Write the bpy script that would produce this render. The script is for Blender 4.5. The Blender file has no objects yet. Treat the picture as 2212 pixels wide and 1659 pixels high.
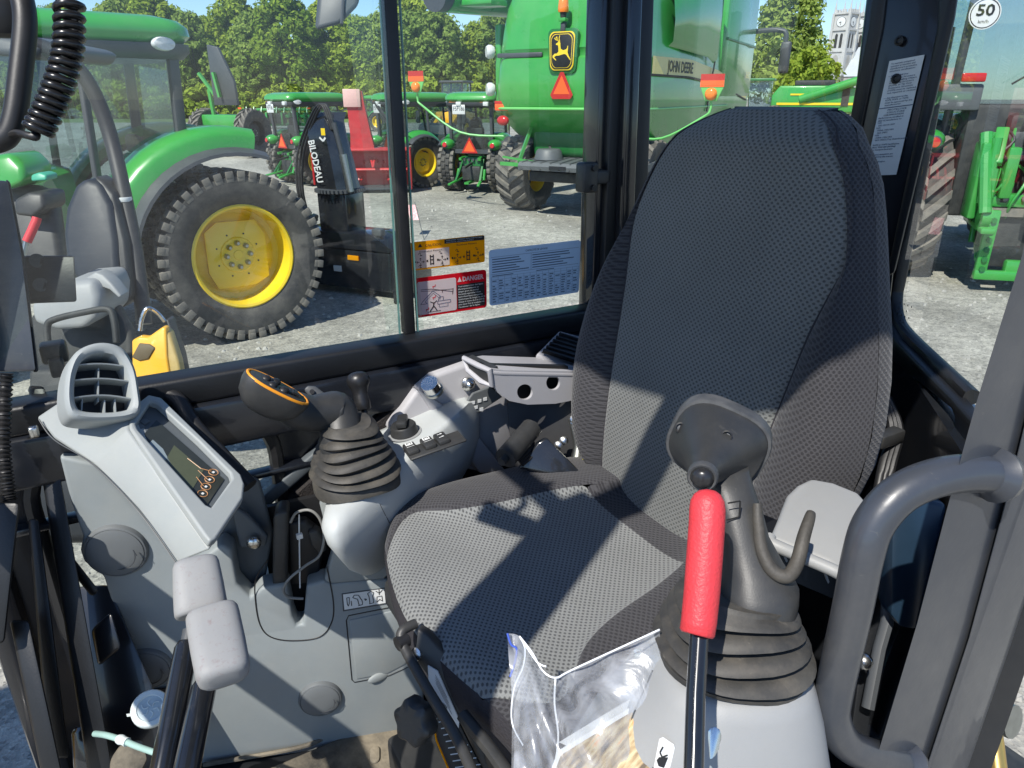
import bpy, bmesh, math, random
from mathutils import Vector as V, Matrix as M, Euler
from mathutils.bvhtree import BVHTree
import numpy as np
S = bpy.context.scene
rad = math.radians
random.seed(7)

# ------------------------------------------------------------------ camera, sky, sun, exposure
# world: X = cab rear, Y = cab right-hand side, Z = up; the phone stands at the origin, ground at GZ
GZ = -2.3
F_PX, CX, CY = 1533.0, 1106.0, 829.5           # focal length and centre in a 2212 x 1659 frame
PITCH, HEAD = rad(22.0), rad(30.0)
cam_d = bpy.data.cameras.new('camera'); cam = bpy.data.objects.new('camera', cam_d)
S.collection.objects.link(cam); S.camera = cam
cam_d.sensor_width = 36.0; cam_d.lens = 36.0*F_PX/2212.0
cam_d.clip_start = 0.02; cam_d.clip_end = 3000
cam.rotation_euler = Euler((rad(90)-PITCH, 0, -HEAD), 'XYZ')

SUN_EL, SUN_HEAD = rad(51.0), rad(60.0)        # light travels towards SUN_HEAD (measured from +Y to +X)
ld = V((math.cos(SUN_EL)*math.sin(SUN_HEAD), math.cos(SUN_EL)*math.cos(SUN_HEAD), -math.sin(SUN_EL)))
w = bpy.data.worlds.new('World'); S.world = w; w.use_nodes = True
nt = w.node_tree; bg = nt.nodes['Background']
sky = nt.nodes.new('ShaderNodeTexSky'); sky.sky_type = 'NISHITA'; sky.sun_disc = False
sky.sun_elevation = SUN_EL; sky.sun_rotation = math.atan2(-ld.x, -ld.y)
sky.air_density = 1.0; sky.dust_density = 0.1; sky.ozone_density = 1.2
tint = nt.nodes.new('ShaderNodeMix'); tint.data_type = 'RGBA'; tint.blend_type = 'MULTIPLY'; tint.inputs['Factor'].default_value = 1.0
tint.inputs['B'].default_value = (0.80, 0.95, 1.18, 1)      # clear dry air: less yellow near the horizon
nt.links.new(sky.outputs[0], tint.inputs['A']); nt.links.new(tint.outputs['Result'], bg.inputs[0]); bg.inputs[1].default_value = 0.115
sl = bpy.data.lights.new('sun', 'SUN'); sl.energy = 5.0; sl.angle = rad(0.53); sl.color = (1.0, 0.955, 0.88)
so = bpy.data.objects.new('sun', sl); S.collection.objects.link(so)
so.rotation_euler = ld.to_track_quat('-Z', 'Y').to_euler(); so.location = (-30, -20, 60)
S.view_settings.view_transform = 'Standard'; S.view_settings.look = 'None'
S.view_settings.exposure = 0.35; S.view_settings.gamma = 1.0
S.render.engine = 'CYCLES'
S.cycles.transparent_max_bounces = 24; S.cycles.max_bounces = 8

# ------------------------------------------------------------------ helpers
def ray(px, py):
    xc = px-CX; yc = CY-py
    fw = F_PX*math.cos(PITCH)+yc*math.sin(PITCH); ve = yc*math.cos(PITCH)-F_PX*math.sin(PITCH)
    return V((fw*math.sin(HEAD)+xc*math.cos(HEAD), fw*math.cos(HEAD)-xc*math.sin(HEAD), ve))
def P(px, py, X=None, Y=None, Z=None, D=None):
    d = ray(px, py)
    t = X/d.x if X is not None else Y/d.y if Y is not None else Z/d.z if Z is not None else D/F_PX
    return d*t
def onplane(px, py, o, n):
    d = ray(px, py); return d*(o.dot(n)/d.dot(n))
def G(px, py): return P(px, py, Z=GZ)
FWD = V((math.sin(HEAD), math.cos(HEAD), 0)); RGT = V((math.cos(HEAD), -math.sin(HEAD), 0)); UP = V((0, 0, 1))
def view(r, f, z=0.0): return RGT*r+FWD*f+UP*(z)      # metres right / ahead of the camera / height

ORG = {}
class MB:
    def __init__(s): s.v = []; s.f = []; s.m = []; s.mats = []; s.uv = None
    def mi(s, mat):
        if mat not in s.mats: s.mats.append(mat)
        return s.mats.index(mat)
    def add(s, vs, fs, mat, T=None):
        b = len(s.v); k = s.mi(mat)
        for p in vs: s.v.append(T @ V(p) if T else V(p))
        for f in fs: s.f.append([i+b for i in f]); s.m.append(k)
        return s
    def build(s, name, parent=None, smooth=45, sub=0, world=True, bevel=0, solid=0):
        off = ORG.get(parent, V((0, 0, 0))) if (parent and world) else V((0, 0, 0))
        me = bpy.data.meshes.new(name)
        me.from_pydata([tuple(p-off) for p in s.v], [], s.f)
        for m_ in s.mats: me.materials.append(m_)
        me.polygons.foreach_set('material_index', s.m)
        me.validate(); me.update()
        bm = bmesh.new(); bm.from_mesh(me); bmesh.ops.recalc_face_normals(bm, faces=bm.faces[:]); bm.to_mesh(me); bm.free()
        if smooth:
            me.polygons.foreach_set('use_smooth', [True]*len(me.polygons)); me.set_sharp_from_angle(angle=rad(smooth))
        o = bpy.data.objects.new(name, me); S.collection.objects.link(o)
        if parent: o.parent = parent
        ORG[o] = off
        if solid:
            q = o.modifiers.new('solid', 'SOLIDIFY'); q.thickness = solid; q.offset = 0
        if bevel:
            q = o.modifiers.new('bev', 'BEVEL'); q.width = bevel; q.segments = 3; q.limit_method = 'ANGLE'
        if sub:
            q = o.modifiers.new('sub', 'SUBSURF'); q.levels = sub; q.render_levels = sub
        return o
def thing(name, label, cat, loc=(0, 0, 0), rz=0.0, group=None):
    o = bpy.data.objects.new(name, None); S.collection.objects.link(o)
    o.empty_display_size = 0.05
    o.location = loc; o.rotation_euler = (0, 0, rz); tag(o, label, cat, group)
    ORG[o] = V(loc); return o
def tag(o, label, cat, group=None):
    o['label'] = label; o['category'] = cat
    if group: o['group'] = group
    return o
def lab(o, label): o['label'] = label; return o
def kind(o, k, label=None, cat=None):
    o['kind'] = k
    if label: o['label'] = label
    if cat: o['category'] = cat
    return o
def copy_tree(o, parent=None):
    c = o.copy(); S.collection.objects.link(c); c.parent = parent
    ORG[c] = ORG.get(o, V((0, 0, 0)))
    for ch in o.children: copy_tree(ch, c)
    return c

def from_bm(bm):
    bm.verts.index_update()
    r = ([v.co.copy() for v in bm.verts], [[v.index for v in f.verts] for f in bm.faces]); bm.free(); return r
def box(mb, c, s, mat, R=None, bev=0.0, seg=2):
    bm = bmesh.new(); bmesh.ops.create_cube(bm, size=1.0)
    for v in bm.verts: v.co = V((v.co.x*s[0], v.co.y*s[1], v.co.z*s[2]))
    if bev: bmesh.ops.bevel(bm, geom=bm.edges[:], offset=min(bev, min(s)*0.49), segments=seg, profile=0.5, affect='EDGES')
    vs, fs = from_bm(bm); c = V(c)
    mb.add([(R @ v if R else v)+c for v in vs], fs, mat); return mb
def frame(ex, ey):
    ex = V(ex).normalized(); ey = V(ey); n = ex.cross(ey).normalized(); ey = n.cross(ex).normalized()
    return M((ex, ey, n)).transposed()
def prism(mb, poly, vec, mat, bev=0.0, seg=2):
    vec = V(vec); bm = bmesh.new()
    a = [bm.verts.new(V(p)) for p in poly]; b = [bm.verts.new(V(p)+vec) for p in poly]
    n = len(poly); bm.faces.new(a); bm.faces.new(b[::-1])
    for i in range(n): bm.faces.new([a[i], b[i], b[(i+1) % n], a[(i+1) % n]])
    bmesh.ops.recalc_face_normals(bm, faces=bm.faces[:])
    if bev:
        es = [e for e in bm.edges if len(e.link_faces) == 2 and e.calc_face_angle(0) > 0.45]
        bmesh.ops.bevel(bm, geom=es, offset=bev, segments=seg, profile=0.5, affect='EDGES', clamp_overlap=True)
    vs, fs = from_bm(bm); mb.add(vs, fs, mat); return mb
def plate(mb, outer, holes, mat, vec=None):
    """flat plate with holes; outer and holes are 3D loops; vec gives it thickness"""
    bm = bmesh.new(); es = []
    for loop in [outer]+holes:
        vs = [bm.verts.new(V(p)) for p in loop]
        for i in range(len(vs)): es.append(bm.edges.new((vs[i], vs[(i+1) % len(vs)])))
    bmesh.ops.triangle_fill(bm, use_beauty=True, use_dissolve=False, edges=es)
    if vec is not None:
        r = bmesh.ops.extrude_face_region(bm, geom=bm.faces[:])
        bmesh.ops.translate(bm, vec=V(vec), verts=[g for g in r['geom'] if isinstance(g, bmesh.types.BMVert)])
    vs, fs = from_bm(bm); mb.add(vs, fs, mat); return mb
def rrect(w, h, r, n=6):
    r = min(r, w/2-1e-5, h/2-1e-5); out = []
    for cx, cy, a0 in ((w/2-r, h/2-r, 0), (-w/2+r, h/2-r, 90), (-w/2+r, -h/2+r, 180), (w/2-r, -h/2+r, 270)):
        for i in range(n+1):
            a = rad(a0+90*i/n); out.append((cx+r*math.cos(a), cy+r*math.sin(a)))
    return out
def loft(mb, rings, mat, closed=True, cap0=True, cap1=True):
    n = len(rings[0]); vs = [V(p) for r in rings for p in r]; fs = []
    for k in range(len(rings)-1):
        for i in range(n if closed else n-1):
            j = (i+1) % n; fs.append([k*n+i, k*n+j, (k+1)*n+j, (k+1)*n+i])
    if cap0: fs.append(list(range(n))[::-1])
    if cap1: fs.append([(len(rings)-1)*n+i for i in range(n)])
    mb.add(vs, fs, mat); return mb
def ring(o, ex, ey, pts):
    o = V(o); ex = V(ex); ey = V(ey); return [o+ex*x+ey*y for x, y in pts]
def circ(r, n=16, r2=None):
    r2 = r2 or r; return [(r*math.cos(2*math.pi*i/n), r2*math.sin(2*math.pi*i/n)) for i in range(n)]
def axes(d):
    d = V(d).normalized(); a = V((0, 0, 1)) if abs(d.z) < 0.95 else V((1, 0, 0))
    ex = d.cross(a).normalized(); return ex, ex.cross(d).normalized()*-1
def lathe(mb, prof, o, ax, mat, n=24, caps=True):
    """profile [(radius, height along ax)]"""
    ex, ey = axes(ax); ax = V(ax).normalized(); o = V(o)
    loft(mb, [ring(o+ax*h, ex, ey, circ(max(r, 1e-5), n)) for r, h in prof], mat, True, caps, caps); return mb
def spline(pts, n=8, closed=False):
    pts = [V(p) for p in pts]; out = []; N = len(pts)
    for i in range(N if closed else N-1):
        g = lambda k: pts[k % N] if closed else pts[max(0, min(N-1, k))]
        p0, p1, p2, p3 = g(i-1), g(i), g(i+1), g(i+2)
        for k in range(n):
            t = k/n
            out.append(0.5*((2*p1)+(p2-p0)*t+(2*p0-5*p1+4*p2-p3)*t*t+(3*p1-p0-3*p2+p3)*t*t*t))
    if not closed: out.append(pts[-1])
    return out
def tube(mb, path, r, mat, n=10, r2=None, closed=False, caps=True, up=None):
    path = [V(p) for p in path]; N = len(path); rs = r if isinstance(r, (list, tuple)) else [r]*N
    prev = None; rings = []
    for i in range(N):
        a = path[(i-1) % N] if (closed or i > 0) else path[i]; b = path[(i+1) % N] if (closed or i < N-1) else path[i]
        t = (b-a).normalized()
        if prev is None:
            u = V(up) if up else (V((0, 0, 1)) if abs(t.z) < 0.9 else V((1, 0, 0)))
            ex = (u - t*u.dot(t)).normalized()
        else: ex = (prev-t*prev.dot(t)).normalized()
        prev = ex; ey = t.cross(ex)
        k = (r2/r) if (r2 and not isinstance(r, (list, tuple))) else 1.0
        rings.append(ring(path[i], ex, ey, [(x*rs[i], y*rs[i]*k) for x, y in circ(1.0, n)]))
    if closed: rings.append(rings[0])
    loft(mb, rings, mat, True, caps and not closed, caps and not closed); return mb
def sphere(mb, c, r, mat, seg=14, sc=(1, 1, 1)):
    bm = bmesh.new(); bmesh.ops.create_uvsphere(bm, u_segments=seg, v_segments=max(6, seg//2+1), radius=r)
    vs, fs = from_bm(bm); c = V(c); mb.add([V((v.x*sc[0], v.y*sc[1], v.z*sc[2]))+c for v in vs], fs, mat); return mb
def bar(mb, a, b, w, h, mat, up=(0, 0, 1), bev=0.0):
    a = V(a); b = V(b); d = (b-a); L = d.length; ez = d.normalized(); u = V(up)
    ex = u.cross(ez)
    ex = ex.normalized() if ex.length > 1e-4 else V((1, 0, 0)); ey = ez.cross(ex)
    R = M((ex, ey, ez)).transposed(); box(mb, (a+b)/2, (w, h, L), mat, R, bev); return mb
def text(mb, body, o, ex, ey, size, mat, width=None, align='LEFT', lift=0.0, bold=0.0, space=1.0, height=None):
    """flat lettering in the frame o, ex, ey; size = cap height in metres"""
    cu = bpy.data.curves.new('lettering', 'FONT'); cu.body = body; cu.size = 1.0; cu.align_x = align
    cu.space_line = space; cu.offset = bold; cu.resolution_u = 2; cu.fill_mode = 'FRONT'
    ob = bpy.data.objects.new('lettering', cu)
    me = bpy.data.meshes.new_from_object(ob)
    ex = V(ex).normalized(); ey = V(ey).normalized(); n = ex.cross(ey).normalized()
    vs = [v.co.copy() for v in me.vertices]
    if vs:
        k = size/0.7; kx = k
        if width:
            x0 = min(v.x for v in vs); x1 = max(v.x for v in vs); kx = width/max(x1-x0, 1e-6)
            if height is None and align != 'FIT': k = k
        mb.add([V(o)+ex*(v.x*kx)+ey*(v.y*k)+n*lift for v in vs], [list(p.vertices) for p in me.polygons], mat)
    bpy.data.objects.remove(ob); bpy.data.curves.remove(cu); bpy.data.meshes.remove(me); return mb
def quad(mb, a, b, c, d, mat): mb.add([a, b, c, d], [[0, 1, 2, 3]], mat); return mb
def rect(mb, o, ex, ey, x0, y0, x1, y1, mat, lift=0.0):
    ex = V(ex); ey = V(ey); n = ex.cross(ey).normalized()*lift; o = V(o)
    quad(mb, o+ex*x0+ey*y0+n, o+ex*x1+ey*y0+n, o+ex*x1+ey*y1+n, o+ex*x0+ey*y1+n, mat); return mb
def line2(mb, o, ex, ey, pts, wd, mat, lift=0.0):
    ex = V(ex); ey = V(ey); n = ex.cross(ey).normalized()*lift; o = V(o)
    for (x0, y0), (x1, y1) in zip(pts[:-1], pts[1:]):
        dx, dy = x1-x0, y1-y0; L = math.hypot(dx, dy) or 1; nx, ny = -dy/L*wd/2, dx/L*wd/2
        quad(mb, o+ex*(x0+nx)+ey*(y0+ny)+n, o+ex*(x0-nx)+ey*(y0-ny)+n, o+ex*(x1-nx)+ey*(y1-ny)+n, o+ex*(x1+nx)+ey*(y1+ny)+n, mat)
    return mb
def hit(mb, px, py, lift=0.0, D=0.6):
    """the point of a shape seen at a pixel, so that seams, labels and screws lie on its real surface"""
    d = ray(px, py).normalized(); t = mb if isinstance(mb, BVHTree) else BVHTree.FromPolygons(mb.v, mb.f)
    q = t.ray_cast(V((0, 0, 0)), d)[0]
    return (q-d*lift) if q is not None else P(px, py, D=D)
def lerp(a, b, t): return a+(b-a)*t
def pw(x, xs, ys):
    return float(np.interp(x, xs, ys))

# ------------------------------------------------------------------ materials
def mat(name, col, rough=0.5, metal=0.0, noise=0.0, nscale=40.0, bump=0.0, bscale=300.0, coat=0.0, spec=0.5, col2=None, c2scale=6.0, c2amt=0.5, bdist=0.001, sheen=0.0, dust=0.0, dscale=5.0, dcol=(0.42, 0.38, 0.30)):
    m = bpy.data.materials.new(name); m.use_nodes = True; t = m.node_tree; b = t.nodes['Principled BSDF']
    b.inputs['Base Color'].default_value = (*col, 1); b.inputs['Roughness'].default_value = rough
    b.inputs['Metallic'].default_value = metal; b.inputs['Coat Weight'].default_value = coat
    b.inputs['Coat Roughness'].default_value = 0.06; b.inputs['Specular IOR Level'].default_value = spec
    if sheen: b.inputs['Sheen Weight'].default_value = sheen
    tc = t.nodes.new('ShaderNodeTexCoord'); out = None
    if noise or col2:
        n = t.nodes.new('ShaderNodeTexNoise'); n.inputs['Scale'].default_value = c2scale if col2 else nscale; n.inputs['Detail'].default_value = 6
        n.inputs['Roughness'].default_value = 0.65
        t.links.new(tc.outputs['Object'], n.inputs['Vector'])
        r = t.nodes.new('ShaderNodeValToRGB')
        c_b = col2 if col2 else tuple(min(1, c*(1+noise)) for c in col)
        c_a = col if col2 else tuple(c*(1-noise) for c in col)
        r.color_ramp.elements[0].position = 0.5-0.25 if not col2 else max(0.0, 0.62-c2amt*0.5); r.color_ramp.elements[1].position = 0.75
        r.color_ramp.elements[0].color = (*c_a, 1); r.color_ramp.elements[1].color = (*c_b, 1)
        t.links.new(n.outputs['Fac'], r.inputs['Fac']); t.links.new(r.outputs['Color'], b.inputs['Base Color'])
        rr = t.nodes.new('ShaderNodeMapRange'); rr.inputs['To Min'].default_value = max(0, rough-0.06); rr.inputs['To Max'].default_value = min(1, rough+0.08)
        t.links.new(n.outputs['Fac'], rr.inputs['Value']); t.links.new(rr.outputs[0], b.inputs['Roughness'])
    if dust:      # settled dust and scuffs: a patchy coat plus fine short streaks
        src = b.inputs['Base Color'].links[0].from_socket if b.inputs['Base Color'].links else None
        mx = t.nodes.new('ShaderNodeMix'); mx.data_type = 'RGBA'; mx.inputs['A'].default_value = (*col, 1); mx.inputs['B'].default_value = (*dcol, 1)
        if src: t.links.new(src, mx.inputs['A'])
        nd = t.nodes.new('ShaderNodeTexNoise'); nd.inputs['Scale'].default_value = dscale; nd.inputs['Detail'].default_value = 10; nd.inputs['Roughness'].default_value = 0.72
        ns = t.nodes.new('ShaderNodeTexNoise'); ns.inputs['Scale'].default_value = dscale*22; ns.inputs['Detail'].default_value = 4; ns.inputs['Distortion'].default_value = 1.2
        mp = t.nodes.new('ShaderNodeMapping'); mp.inputs['Scale'].default_value = (1, 0.35, 1.6); t.links.new(tc.outputs['Object'], mp.inputs[0]); t.links.new(mp.outputs[0], ns.inputs['Vector'])
        t.links.new(tc.outputs['Object'], nd.inputs['Vector'])
        r1 = t.nodes.new('ShaderNodeMapRange'); r1.inputs['From Min'].default_value = 0.42; r1.inputs['From Max'].default_value = 0.75; r1.inputs['To Max'].default_value = dust; t.links.new(nd.outputs['Fac'], r1.inputs['Value'])
        r2 = t.nodes.new('ShaderNodeMapRange'); r2.inputs['From Min'].default_value = 0.66; r2.inputs['From Max'].default_value = 0.78; r2.inputs['To Max'].default_value = dust*0.8; t.links.new(ns.outputs['Fac'], r2.inputs['Value'])
        ad = t.nodes.new('ShaderNodeMath'); ad.operation = 'ADD'; ad.use_clamp = True; t.links.new(r1.outputs[0], ad.inputs[0]); t.links.new(r2.outputs[0], ad.inputs[1])
        t.links.new(ad.outputs[0], mx.inputs['Factor']); t.links.new(mx.outputs['Result'], b.inputs['Base Color'])
    if bump:
        n2 = t.nodes.new('ShaderNodeTexNoise'); n2.inputs['Scale'].default_value = bscale; n2.inputs['Detail'].default_value = 3
        t.links.new(tc.outputs['Object'], n2.inputs['Vector'])
        bp = t.nodes.new('ShaderNodeBump'); bp.inputs['Strength'].default_value = bump; bp.inputs['Distance'].default_value = bdist
        t.links.new(n2.outputs['Fac'], bp.inputs['Height']); t.links.new(bp.outputs['Normal'], b.inputs['Normal'])
    return m
def fabric(name, col, dot, pitch, axes_, dsize=0.33, rough=0.95, fold=None):
    """knitted seat cloth with a staggered lattice of small dark holes"""
    m = mat(name, col, rough, spec=0.15, sheen=0.15); t = m.node_tree; b = t.nodes['Principled BSDF']; N = t.nodes.new; L = t.links.new
    tc = N('ShaderNodeTexCoord'); sp = N('ShaderNodeSeparateXYZ'); L(tc.outputs['Object'], sp.inputs[0])
    def mth(op, a, b_=None):
        k = N('ShaderNodeMath'); k.operation = op
        for i, q in enumerate((a, b_)):
            if q is None: continue
            if isinstance(q, (int, float)): k.inputs[i].default_value = q
            else: L(q, k.inputs[i])
        return k.outputs[0]
    u0 = sp.outputs[axes_[0]]
    if fold: u0 = mth('ADD', mth('ABSOLUTE', u0), mth('MULTIPLY', sp.outputs[fold[0]], fold[1]))
    def lattice(offu, offv):
        u = mth('ADD', mth('DIVIDE', u0, pitch), offu); v = mth('ADD', mth('DIVIDE', sp.outputs[axes_[1]], pitch*0.9), offv)
        fu = mth('SUBTRACT', mth('FRACT', u), 0.5); fv = mth('SUBTRACT', mth('FRACT', v), 0.5)
        return mth('SQRT', mth('ADD', mth('MULTIPLY', fu, fu), mth('MULTIPLY', mth('MULTIPLY', fv, fv), 1.5)))
    d = mth('MINIMUM', lattice(100.0, 100.0), lattice(100.5, 100.5))
    mr = N('ShaderNodeMapRange'); mr.inputs['From Min'].default_value = dsize*0.55; mr.inputs['From Max'].default_value = dsize
    L(d, mr.inputs['Value'])
    nz = N('ShaderNodeTexNoise'); nz.inputs['Scale'].default_value = 900; nz.inputs['Detail'].default_value = 2; L(tc.outputs['Object'], nz.inputs['Vector'])
    nl = N('ShaderNodeTexNoise'); nl.inputs['Scale'].default_value = 9; nl.inputs['Detail'].default_value = 4; L(tc.outputs['Object'], nl.inputs['Vector'])
    mx = N('ShaderNodeMix'); mx.data_type = 'RGBA'; mx.inputs['A'].default_value = (*dot, 1); mx.inputs['B'].default_value = (*col, 1); L(mr.outputs[0], mx.inputs['Factor'])
    m2 = N('ShaderNodeMix'); m2.data_type = 'RGBA'; m2.blend_type = 'MULTIPLY'; m2.inputs['Factor'].default_value = 1.0; L(mx.outputs['Result'], m2.inputs['A'])
    mr2 = N('ShaderNodeMapRange'); mr2.inputs['To Min'].default_value = 0.6; mr2.inputs['To Max'].default_value = 1.4; L(nz.outputs['Fac'], mr2.inputs['Value'])
    mr3 = N('ShaderNodeMapRange'); mr3.inputs['To Min'].default_value = 0.8; mr3.inputs['To Max'].default_value = 1.2; L(nl.outputs['Fac'], mr3.inputs['Value'])
    L(mth('MULTIPLY', mr2.outputs[0], mr3.outputs[0]), m2.inputs['B']); L(m2.outputs['Result'], b.inputs['Base Color'])
    h = mth('ADD', mth('MULTIPLY', mr.outputs[0], 1.0), mth('MULTIPLY', nz.outputs['Fac'], 0.5))
    bp = N('ShaderNodeBump'); bp.inputs['Strength'].default_value = 0.5; bp.inputs['Distance'].default_value = 0.0012; L(h, bp.inputs['Height']); L(bp.outputs['Normal'], b.inputs['Normal'])
    return m
def glass(name, tint=(0.9, 0.955, 0.93), base=0.05, dirt=0.025):
    m = bpy.data.materials.new(name); m.use_nodes = True; t = m.node_tree; N = t.nodes.new; L = t.links.new
    t.nodes.remove(t.nodes['Principled BSDF']); out = t.nodes['Material Output']
    tr = N('ShaderNodeBsdfTransparent'); tr.inputs[0].default_value = (*tint, 1)
    gl = N('ShaderNodeBsdfGlossy'); gl.inputs['Roughness'].default_value = 0.0; gl.inputs[0].default_value = (1, 1, 1, 1)
    lw = N('ShaderNodeLayerWeight'); lw.inputs['Blend'].default_value = 0.5
    pwr = N('ShaderNodeMath'); pwr.operation = 'POWER'; pwr.inputs[1].default_value = 5.0; L(lw.outputs['Facing'], pwr.inputs[0])
    ma = N('ShaderNodeMath'); ma.operation = 'MULTIPLY_ADD'; ma.inputs[1].default_value = 1-base; ma.inputs[2].default_value = base; L(pwr.outputs[0], ma.inputs[0])
    mx = N('ShaderNodeMixShader'); L(ma.outputs[0], mx.inputs[0]); L(tr.outputs[0], mx.inputs[1]); L(gl.outputs[0], mx.inputs[2])
    df = N('ShaderNodeBsdfDiffuse'); df.inputs[0].default_value = (0.6, 0.6, 0.57, 1)
    tc = N('ShaderNodeTexCoord'); n = N('ShaderNodeTexNoise'); n.inputs['Scale'].default_value = 5; n.inputs['Detail'].default_value = 8; n.inputs['Roughness'].default_value = 0.7; L(tc.outputs['Object'], n.inputs['Vector'])
    mr = N('ShaderNodeMapRange'); mr.inputs['From Min'].default_value = 0.4; mr.inputs['From Max'].default_value = 0.8; mr.inputs['To Min'].default_value = dirt*0.3; mr.inputs['To Max'].default_value = dirt*1.8; L(n.outputs['Fac'], mr.inputs['Value'])
    m2 = N('ShaderNodeMixShader'); L(mr.outputs[0], m2.inputs[0]); L(mx.outputs[0], m2.inputs[1]); L(df.outputs[0], m2.inputs[2]); L(m2.outputs[0], out.inputs['Surface'])
    return m

PL = mat('grey_plastic', (0.29, 0.315, 0.315), 0.52, noise=0.05, nscale=12, bump=0.35, bscale=900, bdist=0.0004, dust=0.16, dscale=6)
PLP = mat('pod_grey_plastic', (0.44, 0.465, 0.465), 0.5, noise=0.04, nscale=14, bump=0.3, bscale=900, bdist=0.0004, dust=0.14, dscale=6)  # lighter grey: stronger sun on the pod is put into its colour
PNL = mat('panel_grey_plastic', (0.23, 0.256, 0.262), 0.55, noise=0.06, nscale=10, bump=0.35, bscale=900, bdist=0.0004, dust=0.2, dscale=6)
CAPM = mat('cap_grey_plastic', (0.125, 0.135, 0.140), 0.5, noise=0.06, nscale=10, bump=0.35, bscale=900, bdist=0.0004)
PLD = mat('mid_grey_plastic', (0.085, 0.098, 0.108), 0.55, noise=0.07, nscale=10, bump=0.4, bscale=800, bdist=0.0004)
PLL = mat('light_grey_plastic', (0.265, 0.272, 0.275), 0.5, noise=0.04, nscale=14, bump=0.3, bscale=900, bdist=0.0004, dust=0.14, dscale=6)
PLW = mat('warm_grey_plastic', (0.36, 0.355, 0.37), 0.5, noise=0.04, nscale=14, bump=0.3, bscale=900, bdist=0.0004, dust=0.14, dscale=6)
GRIP = mat('speckled_grey_grip', (0.25, 0.255, 0.26), 0.6, col2=(0.21, 0.175, 0.18), c2scale=140, c2amt=0.1, bump=0.3, bscale=500, bdist=0.0004, dust=0.14, dscale=6)
BLK = mat('black_plastic', (0.026, 0.027, 0.028), 0.46, noise=0.2, nscale=20, bump=0.25, bscale=700, bdist=0.0004, dust=0.08, dscale=6)
BLKG = mat('gloss_black_paint', (0.010, 0.012, 0.016), 0.16, noise=0.15, nscale=5, coat=0.4, bump=0.05, bscale=40, dust=0.03, dscale=6)
CABM = mat('dark_cab_paint', (0.009, 0.011, 0.016), 0.3, noise=0.15, nscale=4, coat=0.3, bump=0.12, bscale=120, bdist=0.0006, dust=0.02, dscale=6)
CABD = mat('black_cab_lining', (0.008, 0.009, 0.011), 0.45, noise=0.3, nscale=9, bump=0.2, bscale=300)
POST = mat('slate_grey_paint', (0.043, 0.048, 0.058), 0.36, noise=0.07, nscale=8, coat=0.25, bump=0.16, bscale=160, bdist=0.0007, dust=0.1, dscale=6)
RUB = mat('black_rubber', (0.030, 0.029, 0.027), 0.62, col2=(0.075, 0.066, 0.054), c2scale=30, c2amt=0.3, bump=0.3, bscale=500, bdist=0.0005, dust=0.16, dscale=6)
RUBC = mat('clean_black_rubber', (0.014, 0.014, 0.015), 0.45, noise=0.2, bump=0.1)
FOAM = mat('black_felt', (0.016, 0.014, 0.014), 1.0, col2=(0.05, 0.042, 0.04), c2scale=350, bump=1.0, bscale=400, bdist=0.003)
REDG = mat('red_grip', (0.60, 0.040, 0.050), 0.48, noise=0.08, nscale=30, bump=0.7, bscale=420, bdist=0.0009)
CHR = mat('bright_steel', (0.62, 0.62, 0.6), 0.25, 1.0, noise=0.15, nscale=60)
STL = mat('zinc_steel', (0.42, 0.43, 0.40), 0.4, 1.0, noise=0.2, nscale=40)
ORG_ = mat('orange_trim', (0.80, 0.30, 0.015), 0.4, noise=0.05)
WHT = mat('white_label', (0.66, 0.67, 0.66), 0.5, noise=0.03)
def film(name, col):
    m = bpy.data.materials.new(name); m.use_nodes = True; t = m.node_tree; t.nodes.remove(t.nodes['Principled BSDF']); N = t.nodes.new; L = t.links.new
    d = N('ShaderNodeBsdfDiffuse'); tl = N('ShaderNodeBsdfTranslucent'); d.inputs[0].default_value = (*col, 1); tl.inputs[0].default_value = (*col, 1); mx = N('ShaderNodeMixShader'); mx.inputs[0].default_value = 0.5
    L(d.outputs[0], mx.inputs[1]); L(tl.outputs[0], mx.inputs[2]); L(mx.outputs[0], t.nodes['Material Output'].inputs['Surface']); return m
LBLU = film('pale_blue_film', (0.60, 0.70, 0.82)); FWHT = film('white_film', (0.8, 0.81, 0.8))
INK = mat('black_ink', (0.012, 0.012, 0.013), 0.5, noise=0.1)
INKB = mat('blue_grey_ink', (0.07, 0.10, 0.16), 0.5, noise=0.1)
LRED = film('red_film', (0.72, 0.015, 0.03))
LORG = film('orange_film', (0.92, 0.46, 0.01))
SCR = mat('dark_screen', (0.030, 0.034, 0.030), 0.12, noise=0.1)
LCD = mat('green_grey_lcd', (0.075, 0.085, 0.05), 0.18, noise=0.1)
GLS = glass('cab_glass'); GLC = glass('corner_glass', (0.93, 0.97, 0.95), 0.05, 0.01)
GTR = glass('tractor_glass', (0.60, 0.70, 0.71), 0.09, 0.02)
GRN = mat('green_paint', (0.035, 0.30, 0.045), 0.28, noise=0.08, nscale=2.0, coat=0.5, dust=0.1, dscale=1.2)
GRNL = mat('light_green_paint', (0.16, 0.52, 0.14), 0.35, noise=0.06)
GRND = mat('dark_green_paint', (0.02, 0.15, 0.035), 0.35, noise=0.2, nscale=3)
YEL = mat('yellow_paint', (0.80, 0.56, 0.012), 0.32, noise=0.06, nscale=3, coat=0.4, dust=0.12, dscale=3)
YORG = mat('amber_yellow_paint', (0.84, 0.42, 0.02), 0.3, noise=0.05, nscale=3, coat=0.4)
TYR = mat('tyre_rubber', (0.026, 0.026, 0.027), 0.72, col2=(0.060, 0.057, 0.052), c2scale=5, c2amt=0.5, bump=0.2, bscale=60, bdist=0.004, dust=0.25, dscale=3)
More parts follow.
